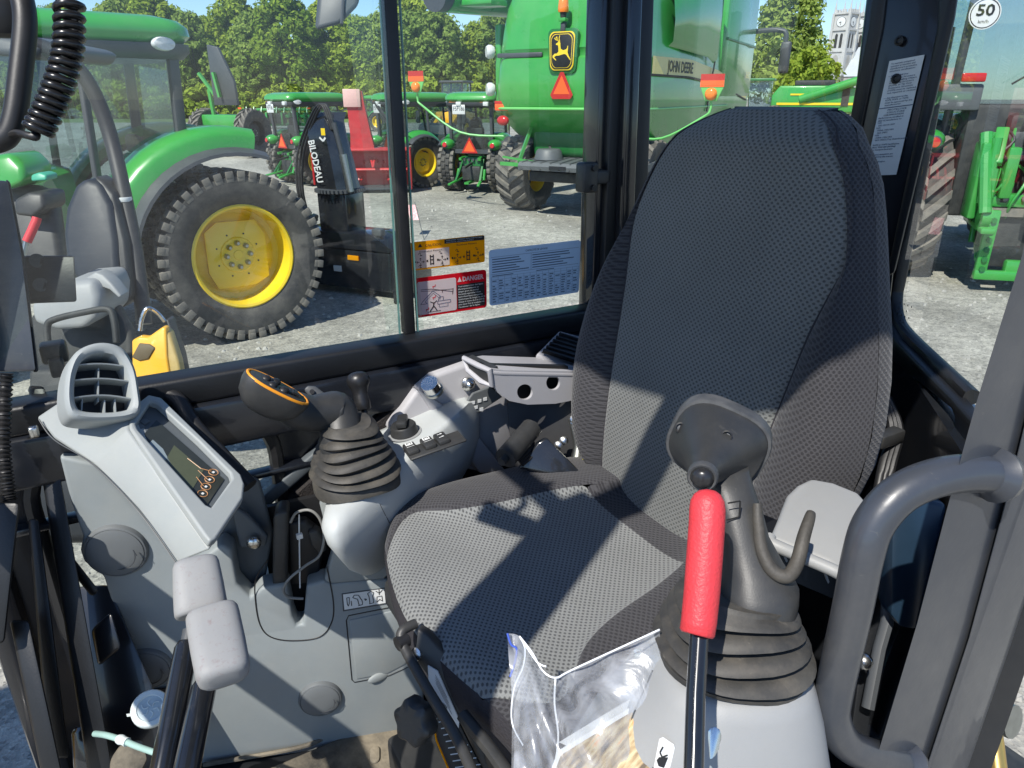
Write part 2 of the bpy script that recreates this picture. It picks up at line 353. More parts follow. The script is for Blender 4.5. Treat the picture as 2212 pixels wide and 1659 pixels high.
TYD = mat('dusty_tyre_lugs', (0.13, 0.12, 0.105), 0.85, col2=(0.24, 0.215, 0.175), c2scale=9, bump=0.3, bscale=50, bdist=0.005)
DRK = mat('dark_machinery', (0.022, 0.024, 0.024), 0.6, col2=(0.06, 0.06, 0.055), c2scale=7, c2amt=0.4)
DRKG = mat('dark_grey_trim', (0.055, 0.06, 0.066), 0.5, noise=0.15, nscale=8)
GRYP = mat('grey_moulded_plastic', (0.10, 0.108, 0.112), 0.5, noise=0.12, nscale=8)
REDP = mat('red_machine_paint', (0.55, 0.02, 0.028), 0.4, col2=(0.36, 0.015, 0.02), c2scale=3, c2amt=0.4, dust=0.12, dscale=2)
ORS = mat('orange_reflector', (0.95, 0.12, 0.02), 0.35, noise=0.05)
DRS = mat('dark_red_reflector', (0.45, 0.02, 0.015), 0.35, noise=0.05)
AMB = mat('amber_lens', (0.85, 0.22, 0.03), 0.15, noise=0.08)
RLN = mat('red_lens', (0.5, 0.02, 0.02), 0.15, noise=0.08)
LMP = mat('lamp_glass', (0.62, 0.63, 0.62), 0.12, noise=0.15, nscale=30)
# ------------------------------------------------------------------ ground, grass, trees, church
def ground_mat():
    m = mat('gravel', (0.3, 0.29, 0.26), 0.95, spec=0.2); t = m.node_tree; N = t.nodes.new; L = t.links.new; b = t.nodes['Principled BSDF']
    tc = N('ShaderNodeTexCoord')
    v1 = N('ShaderNodeTexVoronoi'); v1.inputs['Scale'].default_value = 34; L(tc.outputs['Object'], v1.inputs['Vector'])
    v2 = N('ShaderNodeTexVoronoi'); v2.inputs['Scale'].default_value = 95; L(tc.outputs['Object'], v2.inputs['Vector'])
    n1 = N('ShaderNodeTexNoise'); n1.inputs['Scale'].default_value = 0.35; n1.inputs['Detail'].default_value = 8; n1.inputs['Roughness'].default_value = 0.65; L(tc.outputs['Object'], n1.inputs['Vector'])
    n2 = N('ShaderNodeTexNoise'); n2.inputs['Scale'].default_value = 6; n2.inputs['Detail'].default_value = 8; L(tc.outputs['Object'], n2.inputs['Vector'])
    def hsv(c):
        s = N('ShaderNodeSeparateColor'); L(c, s.inputs[0]); return s.outputs[0]
    r = N('ShaderNodeValToRGB'); cr = r.color_ramp
    cr.elements[0].position = 0.0; cr.elements[0].color = (0.15, 0.145, 0.13, 1); cr.elements[1].position = 1.0; cr.elements[1].color = (0.54, 0.52, 0.45, 1)
    e = cr.elements.new(0.35); e.color = (0.31, 0.30, 0.262, 1); e = cr.elements.new(0.75); e.color = (0.38, 0.365, 0.31, 1)
    mxa = N('ShaderNodeMix'); mxa.data_type = 'FLOAT'; mxa.inputs['Factor'].default_value = 0.45; L(hsv(v1.outputs['Color']), mxa.inputs['A']); L(hsv(v2.outputs['Color']), mxa.inputs['B']); L(mxa.outputs['Result'], r.inputs['Fac'])
    r2 = N('ShaderNodeMapRange'); r2.inputs['From Min'].default_value = 0.3; r2.inputs['From Max'].default_value = 0.7; r2.inputs['To Min'].default_value = 0.72; r2.inputs['To Max'].default_value = 1.22; L(n1.outputs['Fac'], r2.inputs['Value'])
    r3 = N('ShaderNodeMapRange'); r3.inputs['From Min'].default_value = 0.3; r3.inputs['From Max'].default_value = 0.7; r3.inputs['To Min'].default_value = 0.8; r3.inputs['To Max'].default_value = 1.2; L(n2.outputs['Fac'], r3.inputs['Value'])
    k = N('ShaderNodeMath'); k.operation = 'MULTIPLY'; L(r2.outputs[0], k.inputs[0]); L(r3.outputs[0], k.inputs[1])
    m2 = N('ShaderNodeMix'); m2.data_type = 'RGBA'; m2.blend_type = 'MULTIPLY'; m2.inputs['Factor'].default_value = 1; L(r.outputs['Color'], m2.inputs['A']); L(k.outputs[0], m2.inputs['B']); L(m2.outputs['Result'], b.inputs['Base Color'])
    # ruts, damp patches and a few weedy stains
    wv = N('ShaderNodeTexWave'); wv.inputs['Scale'].default_value = 0.16; wv.inputs['Distortion'].default_value = 7; wv.inputs['Detail'].default_value = 4; wv.inputs['Detail Scale'].default_value = 0.6; L(tc.outputs['Object'], wv.inputs['Vector'])
    rw = N('ShaderNodeMapRange'); rw.inputs['To Min'].default_value = 0.86; rw.inputs['To Max'].default_value = 1.08; L(wv.outputs['Fac'], rw.inputs['Value'])
    k2 = N('ShaderNodeMath'); k2.operation = 'MULTIPLY'; L(k.outputs[0], k2.inputs[0]); L(rw.outputs[0], k2.inputs[1]); L(k2.outputs[0], m2.inputs['B'])
    nw = N('ShaderNodeTexNoise'); nw.inputs['Scale'].default_value = 1.1; nw.inputs['Detail'].default_value = 9; nw.inputs['Roughness'].default_value = 0.75; L(tc.outputs['Object'], nw.inputs['Vector'])
    rr = N('ShaderNodeMapRange'); rr.inputs['From Min'].default_value = 0.60; rr.inputs['From Max'].default_value = 0.78; rr.inputs['To Max'].default_value = 0.6; L(nw.outputs['Fac'], rr.inputs['Value'])
    m3 = N('ShaderNodeMix'); m3.data_type = 'RGBA'; m3.inputs['B'].default_value = (0.20, 0.20, 0.10, 1); L(rr.outputs[0], m3.inputs['Factor']); L(m2.outputs['Result'], m3.inputs['A']); L(m3.outputs['Result'], b.inputs['Base Color'])
    bp = N('ShaderNodeBump'); bp.inputs['Strength'].default_value = 0.5; bp.inputs['Distance'].default_value = 0.012; L(v1.outputs['Distance'], bp.inputs['Height'])
    bp2 = N('ShaderNodeBump'); bp2.inputs['Strength'].default_value = 0.4; bp2.inputs['Distance'].default_value = 0.005; L(v2.outputs['Distance'], bp2.inputs['Height']); L(bp.outputs['Normal'], bp2.inputs['Normal']); L(bp2.outputs['Normal'], b.inputs['Normal'])
    return m
GRAV = ground_mat()
g = MB(); n = 60
rngs = [0.0]+[3*1.16**i for i in range(40)]
seg = 72; vs = [V((0, 0, GZ))]; fs = []
for k, r_ in enumerate(rngs[1:]):
    for i in range(seg):
        a = 2*math.pi*i/seg; vs.append(V((r_*math.cos(a), r_*math.sin(a), GZ)))
for i in range(seg): fs.append([0, 1+i, 1+(i+1) % seg])
for k in range(len(rngs)-2):
    for i in range(seg): j = (i+1) % seg; fs.append([1+k*seg+i, 1+(k+1)*seg+i, 1+(k+1)*seg+j, 1+k*seg+j])
g.add(vs, fs, GRAV); kind(g.build('ground', smooth=0), 'structure', 'pale grey gravel yard with scattered stones', 'ground')
g = MB(); rs_ = random.Random(21); SM = mat('loose_stone', (0.30, 0.29, 0.26), 0.9, col2=(0.5, 0.48, 0.43), c2scale=3, c2amt=.5)
for i in range(2600):
    f_ = 2.2+20*rs_.random()**1.8; r_ = f_*rs_.uniform(-.75, .95); c = view(r_, f_, GZ); q = rs_.uniform(.008, .026)*(1+.05*f_); a0 = rs_.uniform(0, 6.28)
    vs = [c+V((q*rs_.uniform(.7, 1.2)*math.cos(a0+k*1.2566), q*rs_.uniform(.7, 1.2)*math.sin(a0+k*1.2566), -.002)) for k in range(5)]; vs += [c+(p-c)*.55+V((0, 0, q*rs_.uniform(.5, .9))) for p in vs[:5]]
    g.add(vs, [[5, 6, 7, 8, 9]]+[[k, (k+1) % 5, 5+(k+1) % 5, 5+k] for k in range(5)], SM)
kind(g.build('loose_stones', smooth=0), 'stuff', 'loose stones scattered over the gravel yard', 'stones')
GRS = mat('grass', (0.10, 0.17, 0.035), 0.9, col2=(0.20, 0.26, 0.06), c2scale=0.8, bump=1.0, bscale=30, bdist=0.05)
g = MB(); quad(g, view(-120, 74, GZ+.004), view(140, 74, GZ+.004), view(140, 130, GZ+.004), view(-120, 130, GZ+.004), GRS)
kind(g.build('grass_strip', smooth=0), 'structure', 'strip of grass along the foot of the tree row', 'grass')

def leaf_mat(name, c1, c2):
    m = bpy.data.materials.new(name); m.use_nodes = True; t = m.node_tree; N = t.nodes.new; L = t.links.new
    t.nodes.remove(t.nodes['Principled BSDF']); out = t.nodes['Material Output']
    oi = N('ShaderNodeObjectInfo'); geo = N('ShaderNodeNewGeometry')
    mx = N('ShaderNodeMix'); mx.data_type = 'RGBA'; mx.inputs['A'].default_value = (*c1, 1); mx.inputs['B'].default_value = (*c2, 1)
    ad = N('ShaderNodeMath'); ad.operation = 'MULTIPLY_ADD'; ad.inputs[1].default_value = 0.5; L(oi.outputs['Random'], ad.inputs[0])
    mu = N('ShaderNodeMath'); mu.operation = 'MULTIPLY'; mu.inputs[1].default_value = 0.5; L(geo.outputs['Random Per Island'], mu.inputs[0]); L(mu.outputs[0], ad.inputs[2])
    L(ad.outputs[0], mx.inputs['Factor'])
    d = N('ShaderNodeBsdfDiffuse'); tl = N('ShaderNodeBsdfTranslucent'); L(mx.outputs['Result'], d.inputs[0]); L(mx.outputs['Result'], tl.inputs[0])
    ms = N('ShaderNodeMixShader'); ms.inputs[0].default_value = 0.4; L(d.outputs[0], ms.inputs[1]); L(tl.outputs[0], ms.inputs[2]); L(ms.outputs[0], out.inputs['Surface']); return m
LEAF = leaf_mat('leaves', (0.13, 0.22, 0.028), (0.46, 0.54, 0.075))
LEAF2 = leaf_mat('pale_leaves', (0.16, 0.25, 0.05), (0.38, 0.46, 0.11))
BARK = mat('bark', (0.06, 0.05, 0.04), 0.9, noise=0.3, bump=0.6, bscale=20, bdist=0.02)
def crown_mesh(seed, h, rw, nclump, nleaf, ls, conic=0.0):
    rnd = random.Random(seed); vs = []; fs = []
    for c in range(nclump):
        t = rnd.random()**0.85
        z = h*(0.06+0.94*t)
        prof = math.sin(math.pi*min(1, (0.18+0.80*t)))**0.6 if not conic else (1-t)**0.75+0.06
        a = rnd.uniform(0, 6.283); rr = rw*prof*math.sqrt(rnd.uniform(0.25, 1.0))
        cc = V((rr*math.cos(a), rr*math.sin(a), z)); cr = rnd.uniform(0.45, 1.15)*rw*0.30
        for l in range(nleaf):
            d = V((rnd.gauss(0, 1), rnd.gauss(0, 1), rnd.gauss(0, 1))).normalized()
            p = cc+V((d.x, d.y, d.z*0.75))*cr*rnd.uniform(0.6, 1.0)
            nrm = (d+V((rnd.gauss(0, .5), rnd.gauss(0, .5), rnd.gauss(0, .5)+0.4))).normalized()
            ex, ey = axes(nrm); q = rnd.uniform(0, 6.28); e1 = ex*math.cos(q)+ey*math.sin(q); e2 = nrm.cross(e1)
            s_ = ls*rnd.uniform(0.6, 1.3); b = len(vs)
            vs += [p-e1*s_, p+e2*s_*0.55, p+e1*s_, p-e2*s_*0.55]; fs.append([b, b+1, b+2, b+3])
    return vs, fs
def make_tree(name, label, seed, h, rw, trunk_h, nclump=85, nleaf=70, ls=0.3, leaf=LEAF, conic=0, group=None):
    root = thing(name, label, 'tree', (0, 0, 0), 0, group); tr = MB(); rnd = random.Random(seed)
    tube(tr, [(0, 0, 0), (0.05, 0.03, h*0.25), (-0.06, 0.05, h*0.5), (0.03, 0, h*0.85)], [h*.022, h*.017, h*.011, h*.003], BARK, 8)
    for k in range(7):
        a = rnd.uniform(0, 6.28); z0 = h*rnd.uniform(0.16, 0.55); L_ = rw*rnd.uniform(0.5, 0.9)
        tube(tr, [(0, 0, z0), (L_*.5*math.cos(a), L_*.5*math.sin(a), z0+h*.09), (L_*math.cos(a), L_*math.sin(a), z0+h*.22)], [h*.008, h*.005, h*.002], BARK, 6)
    tr.build('trunk', root, world=False)
    c = MB(); vs, fs = crown_mesh(seed, h-trunk_h, rw, nclump, nleaf, ls, conic); c.add([v+V((0, 0, trunk_h)) for v in vs], fs, leaf)
    c.build('crown', root, smooth=0, world=False); return root
protos = [make_tree('leafy_tree', 'tall leafy tree in the dense row closing the yard behind the parked tractors', 11+i, h_, rw_, 0.6, 150, 75, 0.26, [LEAF, LEAF, LEAF2, LEAF][i], 0, 'trees in the row behind the yard') for i, (h_, rw_) in enumerate(((12.0, 3.6), (10.6, 3.9), (11.4, 3.2), (9.4, 3.4)))]
rnd = random.Random(5); used = [0]*4; xs = []
x_ = -72.0
while x_ < 5.0:
    xs.append((x_, 92+rnd.uniform(-2, 3))); xs.append((x_+rnd.uniform(1.5, 3), 97+rnd.uniform(-2, 3)))
    x_ += rnd.uniform(3.0, 4.4)
for i, (r_, f_) in enumerate(xs):
    k = i % 4 if rnd.random() < .7 else rnd.randrange(4)
    o = protos[k] if not used[k] else copy_tree(protos[k]); used[k] = 1
    o.location = view(r_, f_, GZ-0.3); o.rotation_euler = (0, 0, rnd.uniform(0, 6.28)); s_ = rnd.uniform(0.88, 1.1); o.scale = (s_, s_, s_*rnd.uniform(.95, 1.1))
sp0 = make_tree('shrub', 'low leafy shrub growing along the foot of the tree row', 71, 3.4, 2.6, .0, 46, 70, .26, LEAF, 0, 'shrubs below the tree row')
for i in range(24):
    o = sp0 if i == 0 else copy_tree(sp0); o.location = view(-70+3.15*i+rnd.uniform(-.8, .8), 88.5+rnd.uniform(-1, 1), GZ-.2); o.rotation_euler = (0, 0, rnd.uniform(0, 6.28)); s_ = rnd.uniform(.8, 1.25); o.scale = (s_, s_, s_)
t = make_tree('tall_pale_tree', 'tall pale green tree rising above the tractor cab roof', 31, 15.5, 4.2, 2, 110, 60, 0.33, LEAF2); t.location = view(-52, 112, GZ)
t = make_tree('feathery_conifer', 'big feathery tree between the green harvester and the church towers', 41, 17.5, 5.0, 1.0, 210, 80, 0.30, LEAF2, 1); t.location = view(30.6, 88, GZ)
t = make_tree('leafy_bush', 'dark leafy tree low beside the harvester mirror, in front of the church', 43, 6.5, 3.6, .4, 60, 60, 0.3, LEAF); t.location = view(30.0, 78, GZ)

STONE = mat('pale_church_stone', (0.50, 0.50, 0.49), 0.85, col2=(0.40, 0.40, 0.39), c2scale=0.5)
STOND = mat('rough_grey_stone', (0.30, 0.29, 0.27), 0.9, col2=(0.42, 0.41, 0.38), c2scale=0.8)
SLATE = mat('pale_metal_roof', (0.42, 0.45, 0.48), 0.5, noise=0.08, nscale=0.4)
WDRK = mat('dark_opening', (0.03, 0.035, 0.04), 0.4, noise=0.1)
def church():
    fwd = 280.0
    base = view((1801-CX)/1653*fwd, fwd, GZ)
    root = thing('stone_church', 'pale stone church with two square clock towers and a steep grey roof beyond the yard', 'church', base, rad(7)); root.scale = (.93, .93, .86)
    def tower(x0):
        b = MB(); W = 6.6
        def blk(z0, z1, w, m_=STONE): box(b, (x0, 0, (z0+z1)/2), (w, w, z1-z0), m_)
        blk(0, 11.0, W+1.6, STOND); blk(11, 11.6, W+1.2); blk(11.6, 20, W); blk(20, 20.6, W+.7); blk(20.6, 28, W-.4); blk(28, 28.6, W+.5); blk(28.6, 34, W-.6); blk(34, 34.6, W+.3)
        for sx in (-1, 1):
            for sy in (-1, 1):
                for z0, z1, e in ((0, 11, 1.3), (11, 20, .75), (20, 28, .5), (28, 34.4, .35)): box(b, (x0+sx*(W/2-.1), sy*(W/2-.1), (z0+z1)/2), (e+.5, e+.5, z1-z0), STONE)
                tube(b, [(x0+sx*(W/2-.3), sy*(W/2-.3), 34.6), (x0+sx*(W/2-.3), sy*(W/2-.3), 40)], [.45, .02], STONE, 6)
        for i in range(5):
            for sy in (-1, 1):
                box(b, (x0-2.4+1.2*i, sy*(W/2-.3), 35.2), (.65, .3, 1.2), STONE); box(b, (x0+sy*(W/2-.3), -2.4+1.2*i, 35.2), (.3, .65, 1.2), STONE)
        t_ = b.build('tower', root, smooth=30, world=False)
        for ax_ in (0, 1):
            for sg in (-1, 1):
                def pt(u, z, o): return (x0+u, sg*o, z) if ax_ == 0 else (x0+sg*o, u, z)
                for (u, z0, z1, hw, o) in ((-1.0, 21.5, 26.3, .55, W/2-.17), (1.0, 21.5, 26.3, .55, W/2-.17), (0, 13, 17.6, 1.15, W/2+.03), (-.9, 4.5, 8.5, .5, W/2+.83), (.9, 4.5, 8.5, .5, W/2+.83)):
                    wn = MB(); pts = [pt(u-hw, z0, o), pt(u+hw, z0, o), pt(u+hw, z1, o), pt(u+hw*.6, z1+hw*.8, o), pt(u, z1+hw*1.3, o), pt(u-hw*.6, z1+hw*.8, o), pt(u-hw, z1, o)]
                    wn.add(pts, [list(range(7))], WDRK if hw < 1 else STOND); wn.build('louvre_window', t_, smooth=0, world=False)
                ck = MB(); nrm = V(pt(0, 0, 1))-V(pt(0, 0, 0)); nrm.normalize(); c0 = V(pt(0, 31.2, W/2-.28))
                lathe(ck, [(1.75, 0), (1.75, .12), (1.5, .14)], c0, nrm, WHT, 24); ex, ey = axes(nrm)
                lathe(ck, [(1.9, -.05), (1.9, .08), (1.76, .1)], c0, nrm, DRKG, 24)
                line2(ck, c0, ex, ey, [(0, 0), (.0, 1.2)], .2, WDRK, .2 if ex.cross(ey).dot(nrm) > 0 else -.2); line2(ck, c0, ex, ey, [(0, 0), (.75, .3)], .22, WDRK, .22 if ex.cross(ey).dot(nrm) > 0 else -.22)
                ck.build('clock_face', t_, smooth=30, world=False)
    tower(0); tower(13.8)
    nv = MB(); L0, L1 = -24, -3.3
    box(nv, (6.25, (L0+L1)/2+1, 5.5), (17, L1-L0, 11), STOND); nv.build('nave_wall', root, smooth=0, world=False)
    rf = MB(); A_ = [V((-2.6, L0, 10.6)), V((6.25, L0, 22)), V((15.1, L0, 10.6))]
    prism(rf, A_, (0, L1-L0, 0), SLATE); rf.build('roof', root, smooth=0, world=False)
    fr = MB(); box(fr, (6.25, 0, 5.5), (6, 5.4, 11), STOND); prism(fr, [V((3.2, -2.4, 11)), V((6.25, -2.4, 17)), V((9.3, -2.4, 11))], (0, 5, 0), STONE); fr.build('front_gable', root, smooth=0, world=False)
    for k in range(3):
        wn = MB(); y = -8-k*6
        wn.add([(-2.28, y-.8, 3), (-2.28, y+.8, 3), (-2.28, y+.8, 7), (-2.28, y, 8.6), (-2.28, y-.8, 7)], [[0, 1, 2, 3, 4]], WDRK); wn.build('nave_window', root, smooth=0, world=False)
church()
# ------------------------------------------------------------------ excavator cab shell
CAB = thing('excavator_cab', 'open doored excavator cab with black window frames and slate grey door post', 'excavator cab', (0.4, 0.65, -1.10))
WY = 1.15            # plane of the right-hand window
SZ = -0.395          # glass lower edge
FX = -0.30           # windscreen plane
RZ = 0.62            # roof underside
# right wall below the window, with the low rounded quarter window
b = MB()
hx0, hx1, hz0, hz1 = -0.16, 0.188, -0.86, -0.465
hole = [V(((hx0+hx1)/2+x, WY-.02, (hz0+hz1)/2+z)) for x, z in rrect(hx1-hx0, hz1-hz0, 0.09, 8)]
plate(b, [V((-.215, WY-.02, -1.1)), V((1.07, WY-.02, -1.1)), V((1.07, WY-.02, SZ-.045)), V((-.215, WY-.02, SZ-.045))], [hole], CABM, (0, .035, 0))
b.build('right_wall', CAB, smooth=30)
b = MB(); tube(b, [h+V((0, -.006, 0)) for h in hole], 0.012, RUBC, 8, closed=True); rs = b.build('window_seal', CAB)
b = MB(); b.add([h+V((0, .02, 0)) for h in hole], [list(range(len(hole)))], GLS); b.build('lower_pane', CAB, smooth=0)
# lining rails under the sill
b = MB()
box(b, ((FX+1.0)/2, WY-.012, SZ-.022), (1.0-FX, .052, .044), CABD, bev=.006)
box(b, ((FX+1.0)/2, WY-.035, SZ-.083), (1.0-FX, .030, .078), CABM, bev=.008)
box(b, ((FX+1.0)/2, WY-.030, SZ-.190), (1.0-FX, .024, .012), CABM, bev=.004)
b.build('window_sill', CAB)
b = MB()      # diagonal lining strip and black felt below it
a0, a1 = P(905, 790, Y=WY-.03), P(560, 1090, Y=WY-.03)
bar(b, a0, a1, .022, .02, PLD, (0, 1, 0), .004); b.build('trim_strip', CAB)
b = MB(); q = V((.02, -.004, -.035)); bar(b, a0+q, a1+q, .03, .02, FOAM, (0, 1, 0))
bar(b, a0+q, P(1175, 735, Y=WY-.03)+V((0, 0, -.02)), .03, .02, FOAM, (0, 1, 0)); b.build('felt_edge', CAB)
# right window: frame, two panes, sliding stile
xr = P(1300, 500, Y=WY).x; xd = P(868, 560, Y=WY).x
b = MB()
box(b, ((FX+xr)/2, WY+.012, RZ-.03), (xr-FX, .03, .06), CABD, bev=.004)
b.build('window_header', CAB)
b = MB(); prism(b, [P(828, -70, Y=WY-.004), P(855, -70, Y=WY-.004), P(899, 722, Y=WY-.004), P(876, 724, Y=WY-.004)], (0, .022, 0), RUBC, .003); b.build('window_stile', CAB)
b = MB(); quad(b, V((FX+.02, WY, SZ)), V((xd+.035, WY, SZ)), V((xd-.02, WY, RZ-.05)), V((FX+.02, WY, RZ-.05)), GLS); pf = b.build('window_pane', CAB, smooth=0)
b = MB(); quad(b, V((xd-.03, WY+.018, SZ)), V((xr+.02, WY+.018, SZ)), V((xr+.02, WY+.018, RZ-.05)), V((xd-.085, WY+.018, RZ-.05)), GLS); pr = b.build('window_pane', CAB, smooth=0)
EDG = mat('green_glass_edge', (0.10, 0.22, 0.20), 0.15, noise=0.1)
b = MB()
for (pa, pb, pc, pd) in (((817, -70), (819, -70), (866, 722), (864, 722)), ((860, -70), (862.5, -70), (905, 716), (902, 716))):
    prism(b, [P(*pa, Y=WY-.001), P(*pb, Y=WY-.001), P(*pc, Y=WY-.001), P(*pd, Y=WY-.001)], (0, .006, 0), EDG)
b.build('pane_edge', CAB, smooth=0)
# rear right corner post
b = MB()
def post(mb, pxs, Y, vec, m_, bev=.004): prism(mb, [P(*p, Y=Y) for p in pxs], vec, m_, bev)
post(b, [(1304, -70), (1338, -70), (1308, 700), (1278, 700)], WY-.02, (.0, .05, 0), BLKG)
post(b, [(1330, -70), (1368, -70), (1342, 720), (1300, 720)], WY-.035, (.0, .06, 0), CABD)
post(b, [(1366, -70), (1392, -70), (1362, 720), (1334, 720)], WY-.055, (.0, .07, 0), BLKG)
post(b, [(1386, -70), (1416, -70), (1390, 720), (1356, 720)], WY-.04, (.02, .06, 0), CABD)
b.build('rear_right_post', CAB)
b = MB(); c = P(1268, 383, Y=WY-.02)
box(b, c, (.036, .03, .055), BLK, bev=.006); box(b, c+V((.03, -.004, 0)), (.034, .022, .026), BLK, bev=.004)
for dz in (-.018, .018): lathe(b, [(.006, 0), (.006, .006), (.003, .006)], c+V((.004, -.015, dz)), (0, -1, 0), RUBC, 10)
b.build('window_latch', CAB)
# rear wall, rear glass and left rear corner post
RX = 1.06
b = MB()
prism(b, [V((RX, 1.15, -1.1)), V((RX, .62, -1.1)), V((RX, .62, -.37)), V((RX, 1.15, -.37))], (.03, 0, 0), CABD)
prism(b, [V((RX, .62, -1.1)), V((.70, .24, -1.1)), V((.70, .24, -.40)), V((RX, .62, -.37))], (.02, -.02, 0), BLKG)
b.build('rear_wall', CAB)
b = MB(); quad(b, V((.975, 1.14, -.37)), V((RX+.01, .74, -.37)), V((RX, .74, RZ)), V((.965, 1.14, RZ)), GLC); b.build('rear_pane', CAB, smooth=0)
b = MB()
pp = [(1885, -110), (2078, -110), (2058, 30), (1930, 590), (1916, 720), (1760, 720), (1850, 180)]
prism(b, [P(*p, X=RX-.01) for p in pp], (.016, 0.012, 0), CABM, .004)
prism(b, [P(*p, X=RX-.022) for p in [(2030, -110), (2084, -110), (2062, 40), (1932, 590), (1914, 600), (2024, 60)]], (.012, .006, 0), CABD, .004)
prism(b, [P(*p, X=RX-.014) for p in [(1893, -110), (1925, -110), (1905, 60), (1848, 330), (1820, 330), (1875, 60)]], (.02, 0, 0), CABD, .003)
for (x, y) in ((1945, 88), (1938, 170)): lathe(b, [(.007, 0), (.007, .004), (.004, .005), (.003, .003)], P(x, y, X=RX-.012), (-1, 0, 0), CABD, 14)
bp_ = b.build('rear_left_post', CAB)
# corner glass (a diagonal pane between the rear post and the door post), with a black rounded surround
cA = P(1960, 730, Z=-.35); cB = P(2095, 862, Z=-.355); cn = (cB-cA).cross(V((0, 0, 1))).normalized()
def pc(x, y): return onplane(x, y, cA, cn)
gl_px = [(2062, -110), (2040, 60), (1945, 560), (1930, 640), (1935, 690), (1962, 732), (2092, 858), (2240, 990), (2330, -110)]
b = MB(); b.add([pc(*p) for p in gl_px], [list(range(len(gl_px)))], GLC); b.build('corner_pane', CAB, smooth=0)
b = MB()
edge = spline([pc(*p) for p in gl_px[1:7]], 6)
tube(b, [p-cn*.004 for p in edge], .011, RUBC, 8); b.build('corner_seal', CAB)
b = MB()
rim = [(1925, 560), (1908, 640), (1905, 720), (1930, 760), (2090, 885), (2098, 905), (2098, 1010), (2140, 1010), (2180, 960), (2092, 862), (1962, 736), (1935, 694), (1930, 640), (1945, 560)]
prism(b, [pc(*p) for p in rim], cn*-.02 if cn.y < 0 else cn*.02, CABD, .003)
b.build('corner_surround', CAB)
b = MB()   # glossy lower inner panel behind the seat
prism(b, [pc(*p)+V((.0, .0, 0)) for p in [(1890, 742), (1925, 765), (2085, 888), (2092, 1000), (2060, 1110), (2040, 1400), (1850, 1400)]], V((.02, -.02, 0)), BLKG, .004)
b.build('corner_panel', CAB)
b = MB()
for k in range(3): tube(b, spline([P(1905+6*k, 860, D=1.02), P(1925+9*k, 930, D=1.0), P(1905+10*k, 1010, D=.98), P(1885+10*k, 1120, D=.96), P(1870+9*k, 1240, D=.93)], 6), .006, RUBC, 8)
box(b, P(1918, 945, D=.98), (.05, .02, .02), BLK, bev=.004); b.build('cable_loom', CAB)
# door post (near, slate grey), its edge bead and the grab handle
b = MB(); DY = .235
outer = [P(x, y, Y=DY) for x, y in ((2290, 60), (2201, 553), (2098, 886), (2038, 1106), (1975, 1350), (1900, 1600), (1850, 1760), (2005, 1760), (2068, 1400), (2156, 1106), (2212, 880), (2330, 400))]
prism(b, outer, (.035, -.002, 0), POST, .006, 3)
bead = [P(x, y, Y=DY-.006) for x, y in ((2342, 380), (2170, 1080), (2090, 1380), (1985, 1700), (1960, 1790))]
b2 = [P(x, y, Y=DY-.012) for x, y in ((2440, 420), (2262, 1120), (2165, 1420), (2075, 1680), (2040, 1790))]
prism(b, bead+b2[::-1], (.03, .006, 0), POST, .010, 3)
prism(b, [P(x, y, Y=DY+.002) for x, y in ((2150, 1120), (2172, 1128), (2092, 1400), (1992, 1700), (1975, 1700), (2070, 1400))], (.02, .02, 0), POST, .004)
b.build('door_post', CAB)
b = MB()
hp = [P(2160, 1027, D=.548), P(2085, 1022, D=.536), P(2010, 1036, D=.530), P(1940, 1070, D=.528), P(1888, 1130, D=.53), P(1864, 1200, D=.535), P(1840, 1320, D=.553), P(1803, 1490, D=.588), P(1799, 1550, D=.602), P(1824, 1602, D=.618), P(1876, 1630, D=.635), P(1965, 1652, D=.668)]
tube(b, spline(hp, 8), .0147, POST, 20)
for q, d in ((hp[0], hp[1]), (hp[-1], hp[-2])):
    lathe(b, [(.0143, -.012), (.0165, -.007), (.0215, -.001), (.0195, .006), (.0143, .012)], q+(d-q)*.12, (q-d), POST, 18)
b.build('grab_handle', CAB)
# dark inner liner between handle and post, with a screw
b = MB()
prism(b, [P(*p, D=.75) for p in ((1928, 1060), (2050, 1090), (1985, 1365), (1945, 1358), (1924, 1330))], (.02, .03, -.005), mat('dark_blue_panel', (0.012, 0.028, 0.05), 0.3, noise=0.2, nscale=6), .006)
prism(b, [P(*p, D=.80) for p in ((1890, 1150), (1935, 1150), (1920, 1350), (1870, 1600), (1895, 1590), (1900, 1595), (1985, 1365), (1990, 1400), (1910, 1640), (1830, 1640), (1850, 1500))], (.02, .03, -.005), CABD, .004)
b.build('post_liner', CAB)
b = MB(); tube(b, [P(1918, 1290, D=.79), P(1916, 1345, D=.785), P(1900, 1400, D=.78), P(1875, 1530, D=.77)], .007, DRKG, 8); b.build('liner_edge', CAB)
b = MB(); lathe(b, [(.009, 0), (.009, .004), (.006, .007), (.0, .008)], P(1866, 1428, D=.74), -ray(1866, 1428), CHR, 12); b.build('liner_screw', CAB)
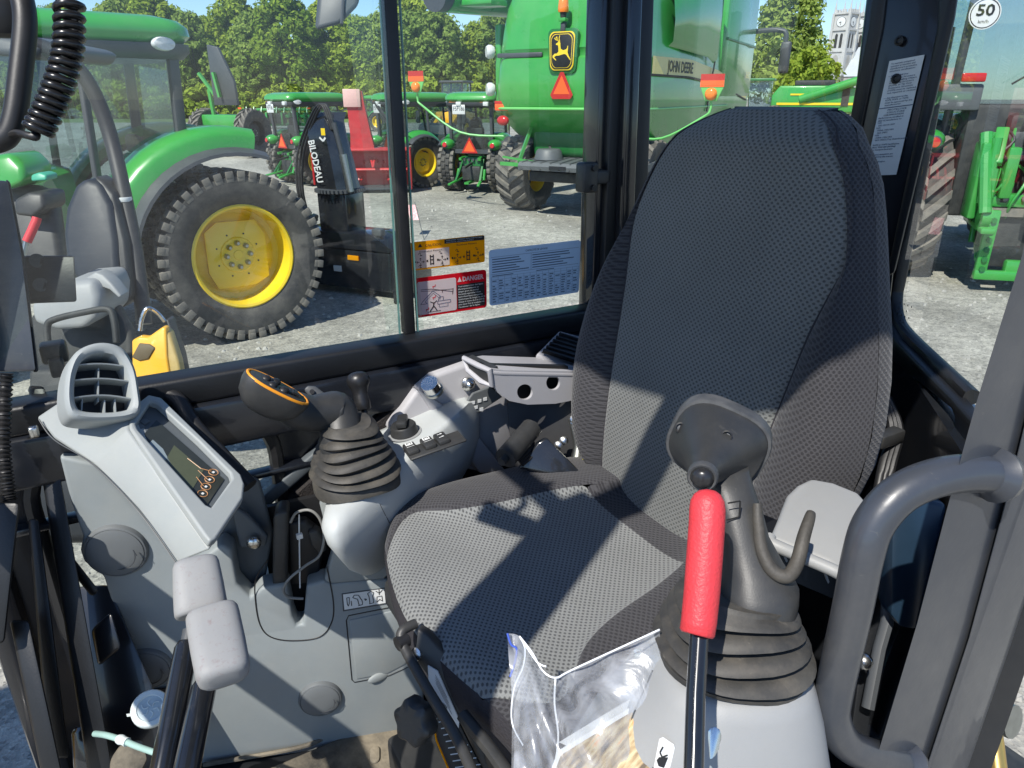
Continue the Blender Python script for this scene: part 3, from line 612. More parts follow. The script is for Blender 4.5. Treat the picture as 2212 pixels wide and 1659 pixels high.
# front frame: windscreen posts, cross bar at sill height, header; the roof
b = MB()
box(b, (-.230, WY-.01, (RZ-1.1)/2), (.046, .07, RZ+1.1), CABM, bev=.012)
b.build('front_right_post', CAB)
b = MB(); bar(b, V((FX+.02, .27, -1.12)), V((FX+.02, .27, RZ)), .075, .10, CABM, (0, 1, 0), .01); b.build('front_left_post', CAB)
b = MB(); box(b, (FX, .70, -.365), (.04, .84, .055), CABM, bev=.008); b.build('windscreen_bar', CAB)
b = MB(); box(b, (FX, .70, -1.08), (.06, .84, .06), CABM, bev=.008); b.build('front_sill', CAB)
b = MB()
rp = [V((-.10, 1.2, RZ)), V((1.12, 1.2, RZ)), V((1.15, .70, RZ)), V((.66, .095, RZ)), V((.07, .095, RZ)), V((-.005, .115, RZ)), V((-.04, .17, RZ)), V((-.058, .26, RZ)), V((-.083, .49, RZ))]
prism(b, rp, (0, 0, .06), PLD, .015); b.build('roof', CAB)
b = MB(); bar(b, V((FX+.02, .27, RZ-.02)), V((-.02, .25, RZ+.02)), .05, .06, CABM); bar(b, V((-.23, WY-.03, RZ-.02)), V((-.08, WY-.03, RZ+.02)), .05, .06, CABM); box(b, (FX+.0, .70, RZ-.02), (.03, .86, .03), CABM, bev=.005); b.build('roof_rail', CAB)
# floor and mat
def matt():
    m = mat('dusty_floor_mat', (0.03, 0.029, 0.027), 0.9, col2=(0.33, 0.28, 0.20), c2scale=9, c2amt=0.55, bump=0.6, bscale=90, bdist=0.003); return m
MATM = matt()
b = MB(); box(b, (.35, .67, -1.115), (1.34, .98, .03), CABD); b.build('floor_plate', CAB)
b = MB(); fz = -1.092
box(b, (.16, .60, fz), (.86, .78, .014), MATM, bev=.005)
for i in range(12):
    for j in range(4):
        c = V((-.02+.045*i, .92-.052*j-.02*(i % 2), fz+.006)); d = V((.35, .94, 0)).normalized(); ex = d; ey = V((-d.y, d.x, 0))
        prism(b, [c+ex*x+ey*y for x, y in rrect(.034, .017, .008, 4)], (0, 0, .006), MATM, .002)
rl = [P(435, 1632, Z=fz+.012), P(640, 1595, Z=fz+.012), P(700, 1570, Z=fz+.012), P(735, 1548, Z=fz+.012), P(860, 1528, Z=fz+.012)]
tube(b, spline(rl, 6), .010, MATM, 8)
tube(b, [p+V((0, -.022, 0)) for p in spline(rl, 6)], .004, MATM, 6)
b.build('floor_mat', CAB)
b = MB()      # crawler track and a brass coloured ram rod below the door
box(b, (.95, .02, -2.0), (2.4, .36, .5), RUBC, bev=.08)
for k in range(12): box(b, (-.1+.19*k, .02, -1.74), (.09, .38, .05), RUB, bev=.01)
b.build('crawler_track', CAB)
b = MB(); bar(b, V((-.7, 1.42, -1.3)), V((-3.1, 1.42, 1.25)), .34, .38, YORG, (0, 1, 0), .03); bar(b, V((-3.1, 1.42, 1.25)), V((-4.6, 1.42, .6)), .30, .34, YORG, (0, 1, 0), .03); b.build('boom', CAB)  # boom out of view, added to shade the gravel by the front corner
b = MB(); box(b, (.55, .72, -1.45), (1.6, .92, .60), DRK, bev=.05); b.build('house_frame', CAB)
b = MB(); tube(b, [P(2128, 1500, D=.95), P(2146, 1600, D=.93), P(2165, 1760, D=.9)], .012, mat('brass_rod', (.55, .38, .12), .3, .8, noise=.1), 12); lathe(b, [(.024, 0), (.024, .05)], P(2190, 1560, D=1.0), (0, 1, -.3), STL, 14); b.build('ram_rod', CAB)
b = MB(); tube(b, spline([V((-.27, .36, .60)), V((-.25, .40, .50)), V((-.20, .42, .40)), V((-.178, .44, .335))], 6), .006, BLK, 8); box(b, (-.175, .445, .30), (.02, .085, .05), BLK, M.Rotation(.5, 3, 'Z'), .008); b.build('unseen_cab_mirror', CAB)  # out of view; added to cast the small shadow on the cushion
# left-hand side of the picture: front post panel, bracket, hose, loop handle
b = MB()
prism(b, [P(*p, D=.98) for p in ((-60, 386), (17, 390), (48, 553), (78, 802), (-60, 806))], ray(20, 600).normalized()*.03, POST, .004)
prism(b, [P(*p, D=.985) for p in ((12, 386), (22, 392), (53, 553), (84, 803), (72, 806), (44, 560))], ray(20, 600).normalized()*.03, CABD, .003)
b.build('front_post_cover', CAB)
b = MB(); n_ = ray(110, 600).normalized()
prism(b, [P(*p, D=1.02) for p in ((50, 552), (160, 552), (166, 652), (60, 656))], n_*.02, CABD, .003)
for (x, y) in ((80, 563), (88, 615)): lathe(b, [(.010, 0), (.010, .002), (.007, .002), (.007, -.003)], P(x, y, D=1.018), -n_, CABD, 14)
b.build('bracket_plate', CAB)
b = MB(); box(b, P(117, 760, D=1.06), (.035, .03, .03), BLK, bev=.005); box(b, P(124, 790, D=1.06), (.02, .03, .03), BLK, bev=.004); b.build('pane_catch', CAB)
b = MB(); pth = spline([P(14, 806, D=.95), P(10, 880, D=.95), P(8, 960, D=.95), P(14, 1030, D=.95), P(22, 1082, D=.95)], 26)
rr = [.0075+.0017*math.sin(i*1.9) for i in range(len(pth))]; tube(b, pth, rr, RUBC, 12); b.build('corrugated_hose', CAB)
b = MB()
for pts_, w_, dd in ((((-10, 1085), (42, 1085), (8, 1390), (-40, 1400)), .03, .93), (((60, 830), (96, 832), (250, 1700), (195, 1700)), .04, 1.02), (((60, 1120), (84, 1120), (150, 1640), (105, 1640)), .03, 1.0), (((110, 1000), (128, 990), (140, 1180), (215, 1276), (200, 1290), (120, 1190)), .03, 1.05), (((20, 1340), (62, 1340), (140, 1700), (95, 1700)), .03, .96)):
    prism(b, [P(*p, D=dd) for p in pts_], ray(100, 1300).normalized()*w_, CABD, .005)
prism(b, [P(*p, D=1.1) for p in ((146, 1268), (235, 1262), (330, 1480), (360, 1680), (230, 1680))], ray(250, 1450).normalized()*.03, CABM, .006)
prism(b, [P(*p, D=1.06) for p in ((196, 1360), (240, 1320), (262, 1400), (212, 1440))], ray(250, 1450).normalized()*.02, CABM, .006)
prism(b, [P(*p, D=1.05) for p in ((152, 1572), (205, 1560), (218, 1600), (240, 1700), (160, 1700))], ray(250, 1450).normalized()*.03, BLKG, .01)
b.build('front_frame', CAB)
b = MB(); tube(b, spline([P(25, -60, D=.82), P(48, 0, D=.82), P(54, 60, D=.82), P(44, 160, D=.82), P(32, 250, D=.82), P(14, 296, D=.82), P(-20, 310, D=.82)], 8), .0125, RUBC, 16)
box(b, P(4, 32, D=.86), (.05, .05, .05), RUBC, bev=.012)
b.build('front_grab_bar', CAB)

# ------------------------------------------------------------------ decals on the rear window pane and on the corner post
def dframe(px0, px1, plane_fn):
    a = plane_fn(*px0); b_ = plane_fn(*px1); return a, b_
yd = WY+.016
def wx(x, y): return P(x, y, Y=yd)
ex, ez = V((1, 0, 0)), V((0, 0, 1))
def decal(name, pxs, label):
    ps = [wx(*p) for p in pxs]; x0 = (ps[0].x+ps[3].x)/2; x1 = (ps[1].x+ps[2].x)/2; z1 = (ps[0].z+ps[1].z)/2; z0 = (ps[2].z+ps[3].z)/2
    return V((x0, yd, z0)), x1-x0, z1-z0
# caution decal
o, W, H = decal('caution', ((888, 521), (1047, 510), (1047, 569), (890, 582)), '')
b = MB(); prism(b, [o+ex*(W/2+x)+ez*(H/2+y) for x, y in rrect(W, H, .004)], (0, .0006, 0), LORG)
L1, L2, L3 = .0006, .0011, .0016
rect(b, o, ex, ez, W*.44, H*.83, W*.995, H*.985, INK, L1)
rect(b, o, ex, ez, .003, .003, W*.5, H*.70, FWHT, L1)
b.add([o+ex*(W*.085)+ez*(H*.80)-V((0, L1, 0)), o+ex*(W*.145)+ez*(H*.80)-V((0, L1, 0)), o+ex*(W*.115)+ez*(H*.93)-V((0, L1, 0))], [[0, 1, 2]], INK)
text(b, 'CAUTION', o+ex*W*.18+ez*H*.80, ex, ez, H*.085, INK, W*.21, lift=L2, bold=.01)
text(b, 'FAMILIARIZE YOURSELF WITH THE PATTERN', o+ex*W*.46+ez*H*.925, ex, ez, H*.035, FWHT, W*.50, lift=L2, bold=.01)
text(b, 'SELECTED BY OPERATING SLOWLY', o+ex*W*.46+ez*H*.855, ex, ez, H*.035, FWHT, W*.38, lift=L2, bold=.01)
text(b, 'Excavator Pattern', o+ex*W*.10+ez*H*.615, ex, ez, H*.06, INK, W*.30, lift=L2)
text(b, 'Backhoe Pattern', o+ex*W*.60+ez*H*.715, ex, ez, H*.06, INK, W*.28, lift=L2)
def arrows(cx, cy, s):
    for k in range(4):
        a = k*math.pi/2; dx, dy = math.cos(a), math.sin(a)
        line2(b, o, ex, ez, [(cx+dx*s*.25, cy+dy*s*.25), (cx+dx*s, cy+dy*s)], s*.13, INK, L2)
        line2(b, o, ex, ez, [(cx+dx*s*.7-dy*s*.25, cy+dy*s*.7+dx*s*.25), (cx+dx*s, cy+dy*s), (cx+dx*s*.7+dy*s*.25, cy+dy*s*.7-dx*s*.25)], s*.12, INK, L2)
def digger(cx, cy, s):
    line2(b, o, ex, ez, [(cx-s, cy+s*.2), (cx-s*.5, cy+s), (cx+s*.2, cy+s*.7), (cx+s*.1, cy)], s*.2, INK, L2); rect(b, o, ex, ez, cx-s*.2, cy-s*.5, cx+s, cy-s*.1, INK, L2)
for bx in (.0, .5):
    arrows(W*(.11+bx), H*.28, W*.05); arrows(W*(.40+bx), H*.28, W*.05); digger(W*(.11+bx), H*.53, W*.025); digger(W*(.38+bx), H*.53, W*.022); digger(W*(.10+bx), H*.10, W*.022); digger(W*(.40+bx), H*.10, W*.022)
    for x_ in (.235, .275): rect(b, o, ex, ez, W*(x_+bx), H*.14, W*(x_+.012+bx), H*.50, INK, L2)
    for y_ in (.16, .3, .42): rect(b, o, ex, ez, W*(.24+bx), H*y_, W*(.28+bx), H*(y_+.035), INK, L2)
    for x_ in (.03, .19, .33, .46): rect(b, o, ex, ez, W*(x_+bx), H*.26, W*(x_+.02+bx), H*.33, INK, L2)
b.build('caution_decal', pr, smooth=0)
# danger decal
o, W, H = decal('danger', ((893, 602), (1050, 582), (1052, 665), (899, 686)), '')
b = MB(); prism(b, [o+ex*(W/2+x)+ez*(H/2+y) for x, y in rrect(W, H, .006)], (0, .0006, 0), LRED)
b.add([o+ex*(W*.30+x)+ez*(H*.48+y)-V((0, L1, 0)) for x, y in rrect(W*.53, H*.84, .004)], [list(range(28))], FWHT)
rect(b, o, ex, ez, W*.575, H*.07, W*.97, H*.70, INK, L1)
text(b, 'DANGER', o+ex*W*.655+ez*H*.775, ex, ez, H*.115, FWHT, W*.30, lift=L1, bold=.035)
b.add([o+ex*(W*.585)+ez*(H*.77)-V((0, L1, 0)), o+ex*(W*.645)+ez*(H*.77)-V((0, L1, 0)), o+ex*(W*.615)+ez*(H*.90)-V((0, L1, 0))], [[0, 1, 2]], FWHT)
for i, s_ in enumerate(('Tout contact avec des lignes', 'électriques présente un', 'danger grave ou mortel.', 'Ne jamais approcher d’une', 'ligne électrique une partie', 'quelconque de l’engin ou de la', 'charge à moins de 3 m (10 ft)', 'plus deux fois la longueur de', 'l’isolateur de la ligne.')):
    text(b, s_, o+ex*W*.59+ez*H*(.635-.067*i), ex, ez, H*.038, FWHT, W*.0128*len(s_), lift=L2, bold=.015)
INKG = INKB
line2(b, o, ex, ez, [(W*.08, H*.70), (W*.22, H*.69), (W*.52, H*.55)], H*.012, INK, L2)
line2(b, o, ex, ez, [(W*.08, H*.66), (W*.25, H*.64), (W*.52, H*.62)], H*.010, INK, L2)
line2(b, o, ex, ez, [(W*.52, H*.64), (W*.51, H*.48)], H*.014, INK, L2); line2(b, o, ex, ez, [(W*.37, H*.62), (W*.37, H*.56)], H*.012, INK, L2)
line2(b, o, ex, ez, [(W*.10, H*.40), (W*.24, H*.64), (W*.34, H*.48), (W*.33, H*.40)], H*.014, INKG, L2); line2(b, o, ex, ez, [(W*.13, H*.38), (W*.245, H*.58), (W*.31, H*.46)], H*.010, INKG, L2)
line2(b, o, ex, ez, [(W*.10, H*.40), (W*.07, H*.33), (W*.16, H*.33), (W*.13, H*.38)], H*.012, INKG, L2)
line2(b, o, ex, ez, [(W*.30, H*.28), (W*.30, H*.36), (W*.48, H*.36), (W*.48, H*.29), (W*.30, H*.28)], H*.012, INKG, L2); line2(b, o, ex, ez, [(W*.31, H*.36), (W*.32, H*.46), (W*.38, H*.46), (W*.38, H*.36)], H*.012, INKG, L2)
line2(b, o, ex, ez, [(W*.32, H*.28), (W*.32, H*.20), (W*.44, H*.20), (W*.44, H*.28)], H*.010, INKG, L2)
line2(b, o, ex, ez, [(W*.19, H*.12), (W*.24, H*.24), (W*.25, H*.34)], H*.028, INK, L2); line2(b, o, ex, ez, [(W*.29, H*.12), (W*.25, H*.24)], H*.028, INK, L2); line2(b, o, ex, ez, [(W*.20, H*.37), (W*.25, H*.32), (W*.29, H*.38)], H*.02, INK, L2)
line2(b, o, ex, ez, [(W*.16, H*.11), (W*.34, H*.11)], H*.012, INK, L2)
for (x_, y_) in ((.25, .70), (.245, .42), (.15, .14)): line2(b, o, ex, ez, [(W*x_, H*y_), (W*(x_-.01), H*(y_+.05)), (W*(x_+.02), H*(y_+.04)), (W*(x_+.03), H*(y_+.09))], H*.016, LRED, L2)
b.build('danger_decal', pr, smooth=0)
# load chart
o, W, H = decal('chart', ((1056, 542), (1253, 517), (1252, 632), (1058, 660)), '')
b = MB(); prism(b, [o+ex*(W/2+x)+ez*(H/2+y) for x, y in rrect(W, H, .006)], (0, .0006, 0), LBLU)
def R_(x0, y0, x1, y1): rect(b, o, ex, ez, W*x0, H*y0, W*x1, H*y1, INKB, L1)
text(b, 'CAPACITÉ DE LEVAGE', o+ex*W*.38+ez*H*.905, ex, ez, H*.032, INKB, W*.24, lift=L1, bold=.02)
R_(.02, .865, .98, .870); R_(.02, .56, .98, .565); R_(.44, .57, .443, .865)
rn = random.Random(3)
for k in range(6):
    y_ = .82-.045*k; R_(.03, y_, .03+rn.uniform(.25, .39), y_+.017); R_(.455, y_, .455+rn.uniform(.3, .5), y_+.017)
for k in range(11): R_(.02, .04+.047*k, .98, .043+.047*k)
for k in range(15): R_(.02+.0686*k, .04, .022+.0686*k, .515)
for i in range(14):
    for j in range(9):
        if rn.random() < .85: R_(.03+.0686*i, .055+.047*j, .03+.0686*i+rn.uniform(.025, .05), .073+.047*j)
R_(.03, .525, .25, .54); R_(.5, .525, .7, .54)
b.build('load_chart_decal', pr, smooth=0)
b = MB(); o = wx(1258, 625)
for k in range(4): lathe(b, [(.004, 0), (.004, .0005), (.0028, .0005)], o+V((.004, -.002, .010*k)), (0, -1, 0), DRKG, 10)
b.build('glass_stamp', pr, smooth=0)
b = MB()
for k in range(4):
    for j in range(4-k % 2):
        q = pc(1946+8*j-3*k, 655+12*k+3*j)-cn*.0015*(1 if cn.dot(ray(1950, 660)) > 0 else -1); du = (cB-cA).normalized(); quad(b, q, q+du*.004, q+du*.004+UP*.0025, q+UP*.0025, DRKG)
b.build('glass_stamp', CAB, smooth=0)
# certification label on the rear left post
xx = RX-.0125
def lx(x, y): return P(x, y, X=xx)
tl, tr, br, bl = lx(1922, 132), lx(1998, 118), lx(1943, 383), lx(1868, 380)
xe = (tr-tl); W = xe.length; xe = xe.normalized(); ye = (tl-bl).normalized(); H = (tl-bl).length; o = bl
b = MB()
nl = xe.cross(ye).normalized(); nl = nl if nl.x < 0 else -nl
def lq(x0, y0, x1, y1, m_, l_):
    b.add([o+xe*W*x0+ye*H*y0+nl*l_, o+xe*W*x1+ye*H*y0+nl*l_, o+xe*W*x1+ye*H*y1+nl*l_, o+xe*W*x0+ye*H*y1+nl*l_], [[0, 1, 2, 3]], m_)
lq(0, 0, 1, 1, WHT, .0008); lq(0, .595, 1, .603, INKB, .0013)
sg = 1 if xe.cross(ye).dot(nl) > 0 else -1
rows = ['To maintain unimpaired', 'operator protection and', 'manufacturer’s protective', 'structure certification:', '', '— Damaged Roll Over', '   Protective Structure', '   (ROPS), Falling Object', '   Protective Structure', '   (FOPS), or Tip Over', '   Protective Structure', '   (TOPS) must be replaced,', '   not repaired or revised.', '', '— Any alteration to the', '   ROPS, FOPS, or TOPS', '   must be approved by the', '   manufacturer.']
for i, s_ in enumerate(rows):
    if s_: text(b, s_, o+xe*W*.08+ye*H*(.965-.0205*i), xe, ye, H*.0125, INKB, W*.031*len(s_), lift=.0013*sg, bold=.02)
rows = ['        PROTECTIVE', '        STRUCTURE', '      CERTIFICATION', 'Performance certified at', 'date of manufacture to:', 'TOPS', '  ISO 12117:1997', 'ROPS', '  OSHA 1926.1001', '  ISO 3471', 'FOPS', '  OSHA 1926.1003', '  ISO 10262 (Top Guard-Level I)', '', 'ROPS or TOPS Certification', 'Mass: 9900 LBS (4490kg)', 'for Compact Excavator', '', 'Compact excavators are', 'excluded to the tractor', '', 'Iberville Region', '', 'Company', '1000']
for i, s_ in enumerate(rows):
    if s_: text(b, s_, o+xe*W*.06+ye*H*(.572-.0215*i), xe, ye, H*.0125, INKB, W*.031*len(s_.rstrip()), lift=.0013*sg, bold=.02)
b.build('certification_decal', bp_, smooth=0)
# ------------------------------------------------------------------ operator seat
SEAT = thing('operator_seat', 'high backed operator seat in charcoal and grey perforated cloth', 'seat', (0.46, 0.69, -1.08))
CY0 = 0.69
PT = 0.0086
FBC = fabric('charcoal_cloth_back', (0.058, 0.057, 0.061), (0.031, 0.030, 0.033), PT, (1, 2), 0.36, fold=(0, 1.0))
FBG = fabric('grey_cloth_back', (0.158, 0.162, 0.154), (0.072, 0.074, 0.072), PT, (1, 2), 0.29)
FCC = fabric('charcoal_cloth_cushion', (0.058, 0.057, 0.061), (0.031, 0.030, 0.033), PT, (1, 0), 0.36, fold=(2, -1.0))
FCG = fabric('grey_cloth_cushion', (0.20, 0.205, 0.20), (0.075, 0.077, 0.078), PT, (1, 0), 0.29)
SKIRT = mat('ribbed_skirt_cloth', (0.045, 0.043, 0.048), 0.95, spec=0.1, bump=0.8, bscale=220, bdist=0.002)
def backx(z): return .66+.15*(z+.6)
zs = [-.60, -.575, -.55, -.51, -.46, -.41, -.36, -.31, -.26, -.21, -.17, -.13, -.095, -.070, -.050, -.034, -.022, -.015]
def wo(z): return pw(z, [-.62, -.58, -.554, -.485, -.41, -.345, -.27, -.20, -.146, -.10, -.06, -.035, -.02, -.012], [.13, .19, .229, .253, .266, .262, .242, .217, .199, .182, .158, .13, .10, .075])
def ws(z): return pw(z, [-.60, -.51, -.44, -.35, -.26, -.22, -.195, -.17, -.14, -.10, -.06, -.035, -.02, -.012], [.150, .152, .152, .162, .172, .178, .190, .190, .183, .168, .146, .118, .088, .062])
rowsF = []
for z in zs:
    W_, S_ = wo(z), ws(z); t = (z+.60)/.585
    bol = .050*pw(t, [0, .15, .55, .75, 1], [.5, 1, .85, .15, 0])     # bolsters stand forward
    row = []
    us = [-W_, -W_-.004] if False else []
    edge_r = .03
    cols = [-(W_), -(W_-.006), -(W_-.020), -(lerp(W_, S_, .55)), -(S_+.004), -S_, -(S_-.006), -S_*.75, -S_*.5, -S_*.25, 0]
    cols = cols+[-c for c in cols[:-1]][::-1]
    top_r = pw(z, [-.05, -.012], [0, .035])
    for y in cols:
        a = abs(y)
        fwd = .012*(1-(y/max(S_, .01))**2) if a < S_ else 0
        if a >= S_: q_ = min(1, max(0, (W_-a)/(W_-S_+1e-4))); fwd += bol*(.25*q_+.75*math.sin(math.pi*q_**.8)) if W_-S_ > .012 else 0
        else: fwd += bol*.25*max(0, (a/S_-.55)/.45)**2
        if abs(a-S_) < .0015: fwd -= .005
        er = max(0, 1-(W_-a)/edge_r); fwd -= .030*(1-math.sqrt(max(0, 1-er*er)))
        lum = .014*math.exp(-((z+.43)/.10)**2)*(1 if a < S_ else .4)
        row.append(V((backx(z)-fwd-lum+top_r, CY0+y, z)))
    rowsF.append((row, W_, z))
NC = len(rowsF[0][0])
b = MB()       # grey front panel
def patch(mb, i0, i1, m_):
    vs = [p for r, _, _ in rowsF for p in r[i0:i1+1]]; n = i1-i0+1; fs = []
    for k in range(len(rowsF)-1):
        for i in range(n-1): fs.append([k*n+i, k*n+i+1, (k+1)*n+i+1, (k+1)*n+i])
    mb.add(vs, fs, m_)
patch(b, 5, NC-6, FBG); bk = b.build('backrest_panel', SEAT, smooth=60, sub=1)
b = MB(); patch(b, 0, 5, FBC); b.build('backrest_bolster', SEAT, smooth=60, sub=1)
b = MB(); patch(b, NC-6, NC-1, FBC); b.build('backrest_bolster', SEAT, smooth=60, sub=1)
b = MB()       # sides, top band and rear shell
rings = []
for r, W_, z in rowsF:
    q = []
    L_, R_e = r[0], r[-1]
    th = .085*pw(z, [-.6, -.3, -.05, -.012], [1, 1, .8, .45])
    for k in range(5): q.append(L_+V((th*k/4, .045*(k/4)**1.6-.004*math.sin(math.pi*k/4), 0)))
    for k in range(1, 8): q.append(V((L_.x+th, lerp(L_.y+.045, R_e.y-.045, k/8), z)))
    for k in range(5): q.append(R_e+V((th*(1-k/4), -.045*(1-k/4)**1.6+.004*math.sin(math.pi*k/4), 0)))
    rings.append(q)
loft(b, rings, FBC, closed=False, cap0=False, cap1=False)
tp = rowsF[-1][0]; q = rings[-1]
n1 = len(tp); b.add(tp+[p+V((0, 0, .003)) for p in q], [list(range(n1))+[n1+len(q)-1-k for k in range(len(q))]], FBC)
b.build('backrest_shell', SEAT, smooth=60)
b = MB()
for i in (5, NC-6): tube(b, spline([r[i]+V((-.0005, 0, 0)) for r, _, _ in rowsF], 3), .0016, SKIRT, 6)
b.build('backrest_seam', SEAT)
# cushion
rows = []
xs_ = [.243, .248, .262, .285, .32, .36, .40, .44, .48, .52, .56, .60, .64, .68, .71]
def cw(x): return pw(x, [.243, .262, .285, .32, .36, .43, .52, .60, .68, .71], [.195, .230, .255, .272, .285, .290, .275, .262, .235, .20])
def cs(x): return pw(x, [.243, .27, .30, .325, .36, .40, .44, .48, .52, .60, .64], [.150, .195, .222, .215, .185, .165, .152, .143, .138, .118, .09])
for x in xs_:
    W_ = cw(x); S_ = min(cs(x), W_-.008); back_dark = x > .625
    cols = [-W_, -(W_-.006), -(W_-.02), -lerp(W_, S_, .5), -(S_+.004), -S_, -(S_-.006), -S_*.75, -S_*.5, -S_*.25, 0]
    cols = cols+[-c for c in cols[:-1]][::-1]
    row = []
    for y in cols:
        a = abs(y)
        z = -.600+.020*pw(x, [.24, .40, .70], [-.1, -.35, .4])
        if a >= S_: z += .024*pw(x, [.28, .40, .6], [0, 1, 1])*math.sin(math.pi*min(1, (W_-a)/(W_-S_+1e-4)*.6))
        elif a > .5*S_: z += .012*pw(x, [.28, .40, .6], [0, 1, 1])*((a/S_-.5)/.5)**2
        er = max(0, 1-(W_-a)/.03); z -= .016*(1-math.sqrt(max(0, 1-er*er)))
        ef = max(0, 1-(x-.243)/.045); z -= .020*(1-math.sqrt(max(0, 1-ef*ef)))
        if abs(a-S_) < .0015: z -= .004
        xx_ = x + .004 + .043*(a/.204)**1.6*max(0, 1-(x-.243)/.16)
        row.append(V((xx_, CY0+y, z)))
    rows.append(row)
def patch2(mb, r0, r1, i0, i1, m_):
    n = i1-i0+1; sub = rows[r0:r1+1]; vs = [p for r in sub for p in r[i0:i1+1]]; fs = []
    for k in range(len(sub)-1):
        for i in range(n-1): fs.append([k*n+i, k*n+i+1, (k+1)*n+i+1, (k+1)*n+i])
    mb.add(vs, fs, m_)
NR = len(rows); KB = 11
b = MB(); patch2(b, 0, KB, 5, NC-6, FCG); b.build('cushion_panel', SEAT, smooth=60, sub=1)
b = MB(); patch2(b, 0, NR-1, 0, 5, FCC); patch2(b, 0, NR-1, NC-6, NC-1, FCC); patch2(b, KB, NR-1, 5, NC-6, FCC); b.build('cushion_bolster', SEAT, smooth=60, sub=1)
b = MB()
rim = [r[0] for r in rows][::-1]+rows[0][1:-1]+[r[-1] for r in rows]
R0 = rim; c0 = V((.48, CY0, 0))
def inset(p, k, dz): return V((c0.x+(p.x-c0.x)*k, c0.y+(p.y-c0.y)*k, p.z+dz))
loft(b, [[inset(p, k, dz) for p in R0] for k, dz in ((1.0, 0), (1.006, -.02), (1.0, -.045), (.97, -.075), (.90, -.085))], SKIRT, closed=False, cap0=False, cap1=False)
b.build('cushion_skirt', SEAT, smooth=60)
# base frame, adjuster rail, knob, buckle
b = MB()
box(b, (.48, CY0, -.72), (.40, .40, .05), BLK, bev=.01); box(b, (.50, CY0, -.88), (.34, .34, .24), RUBC, bev=.02); box(b, (.47, CY0, -1.04), (.42, .38, .07), BLK, bev=.01)
b.build('suspension_base', SEAT)
b = MB()
prism(b, [P(*p, D=.845) for p in ((902, 1358), (922, 1370), (1015, 1470), (1050, 1560), (1085, 1700), (1060, 1700), (1000, 1560), (895, 1425))], V((.01, .012, -.004)), BLK, .003)
b.build('frame_side', SEAT)
b = MB(); lathe(b, [(.008, 0), (.008, .006), (.004, .008)], P(905, 1412, D=.85), (-.8, -.3, .4), CHR, 12); b.build('frame_bolt', SEAT)
b = MB(); pts = [P(898, 1347, D=.87), P(872, 1360, D=.86), P(866, 1378, D=.855), P(880, 1412, D=.845), P(930, 1500, D=.80), P(985, 1590, D=.75), P(1030, 1690, D=.70)]
tube(b, spline(pts, 8), .0062, BLK, 10); lathe(b, [(.009, 0), (.009, .014), (.006, .016)], P(858, 1392, D=.85), (1, .2, 0), RUBC, 12); b.build('adjuster_bar', SEAT)
b = MB(); pts = [P(1000, 1545, D=.80), P(1060, 1620, D=.76), P(1110, 1690, D=.73)]; tube(b, pts, .008, BLK, 8); b.build('lower_rail', SEAT)
b = MB(); kc = P(888, 1562, D=.80); ka = (P(985, 1512, D=.87)-kc).normalized(); e1, e2 = axes(ka)
st = [(.025+.0024*math.cos(6*a*2*math.pi/48))for a in range(48)]
def star(k): return [(s_*k*math.cos(2*math.pi*i/48), s_*k*math.sin(2*math.pi*i/48)) for i, s_ in enumerate(st)]
loft(b, [ring(kc-ka*.004, e1, e2, star(.4)), ring(kc-ka*.004, e1, e2, star(.8)), ring(kc, e1, e2, star(.97)), ring(kc+ka*.014, e1, e2, star(1.0)), ring(kc+ka*.019, e1, e2, star(.9)), ring(kc+ka*.019, e1, e2, star(.3))], BLK)
b.build('height_knob', SEAT)
b = MB(); tube(b, [kc+ka*.018, P(970, 1520, D=.86)], .0095, CHR, 12); tube(b, [P(968, 1522, D=.86), P(1000, 1503, D=.88)], .008, STL, 12); b.build('knob_shaft', SEAT)
b = MB(); pts = [(922, 1440), (948, 1438), (992, 1552), (988, 1580)]
prism(b, [P(*p, D=.842) for p in ((924, 1438), (945, 1450), (992, 1556), (990, 1576), (926, 1480))], V((.001, .001, 0)), WHT)
o_ = P(935, 1462, D=.838); xe_ = (P(985, 1560, D=.838)-o_).normalized(); ye_ = V((0, 0, 1))
for k in range(5): line2(b, o_, xe_, ye_, [(0.004, -.010+.004*k), (.05-.004*k, -.010+.004*k)], .0012, INK, -.002)
b.build('frame_label', SEAT, smooth=0)
b = MB(); prism(b, [P(*p, D=.90) for p in ((928, 1500), (990, 1560), (1030, 1640), (1060, 1700), (985, 1700), (945, 1600))], V((.002, .002, 0)), INK)
o_ = P(950, 1560, D=.893)
for k in range(9):
    a_ = P(948+5*k, 1560+14*k, D=.893); c_ = P(975+9*k, 1553+14*k, D=.893)
    tube(b, [a_, c_], .0008, WHT, 4)
tube(b, [P(927, 1500, D=.893), P(943, 1600, D=.893), P(985, 1700, D=.893)], .0012, LORG, 4)
b.build('warning_label', SEAT, smooth=0)
b = MB(); bc = P(1262, 1000, D=1.26)
tube(b, [P(1240, 905, D=1.27), P(1252, 960, D=1.265), P(1243, 1010, D=1.26)], .011, STL, 10); lathe(b, [(.010, 0), (.010, .006)], P(1243, 907, D=1.255), -ray(1243, 907), CHR, 12)
b.build('belt_anchor', SEAT)
b = MB(); box(b, bc+V((.01, 0, .0)), (.03, .04, .05), BLK, bev=.006); b.build('belt_buckle', SEAT)
b = MB(); box(b, P(1268, 988, D=1.225), (.010, .012, .018), mat('buckle_yellow', (.85, .68, .01), .4, noise=.05)); b.build('buckle_tag', SEAT)

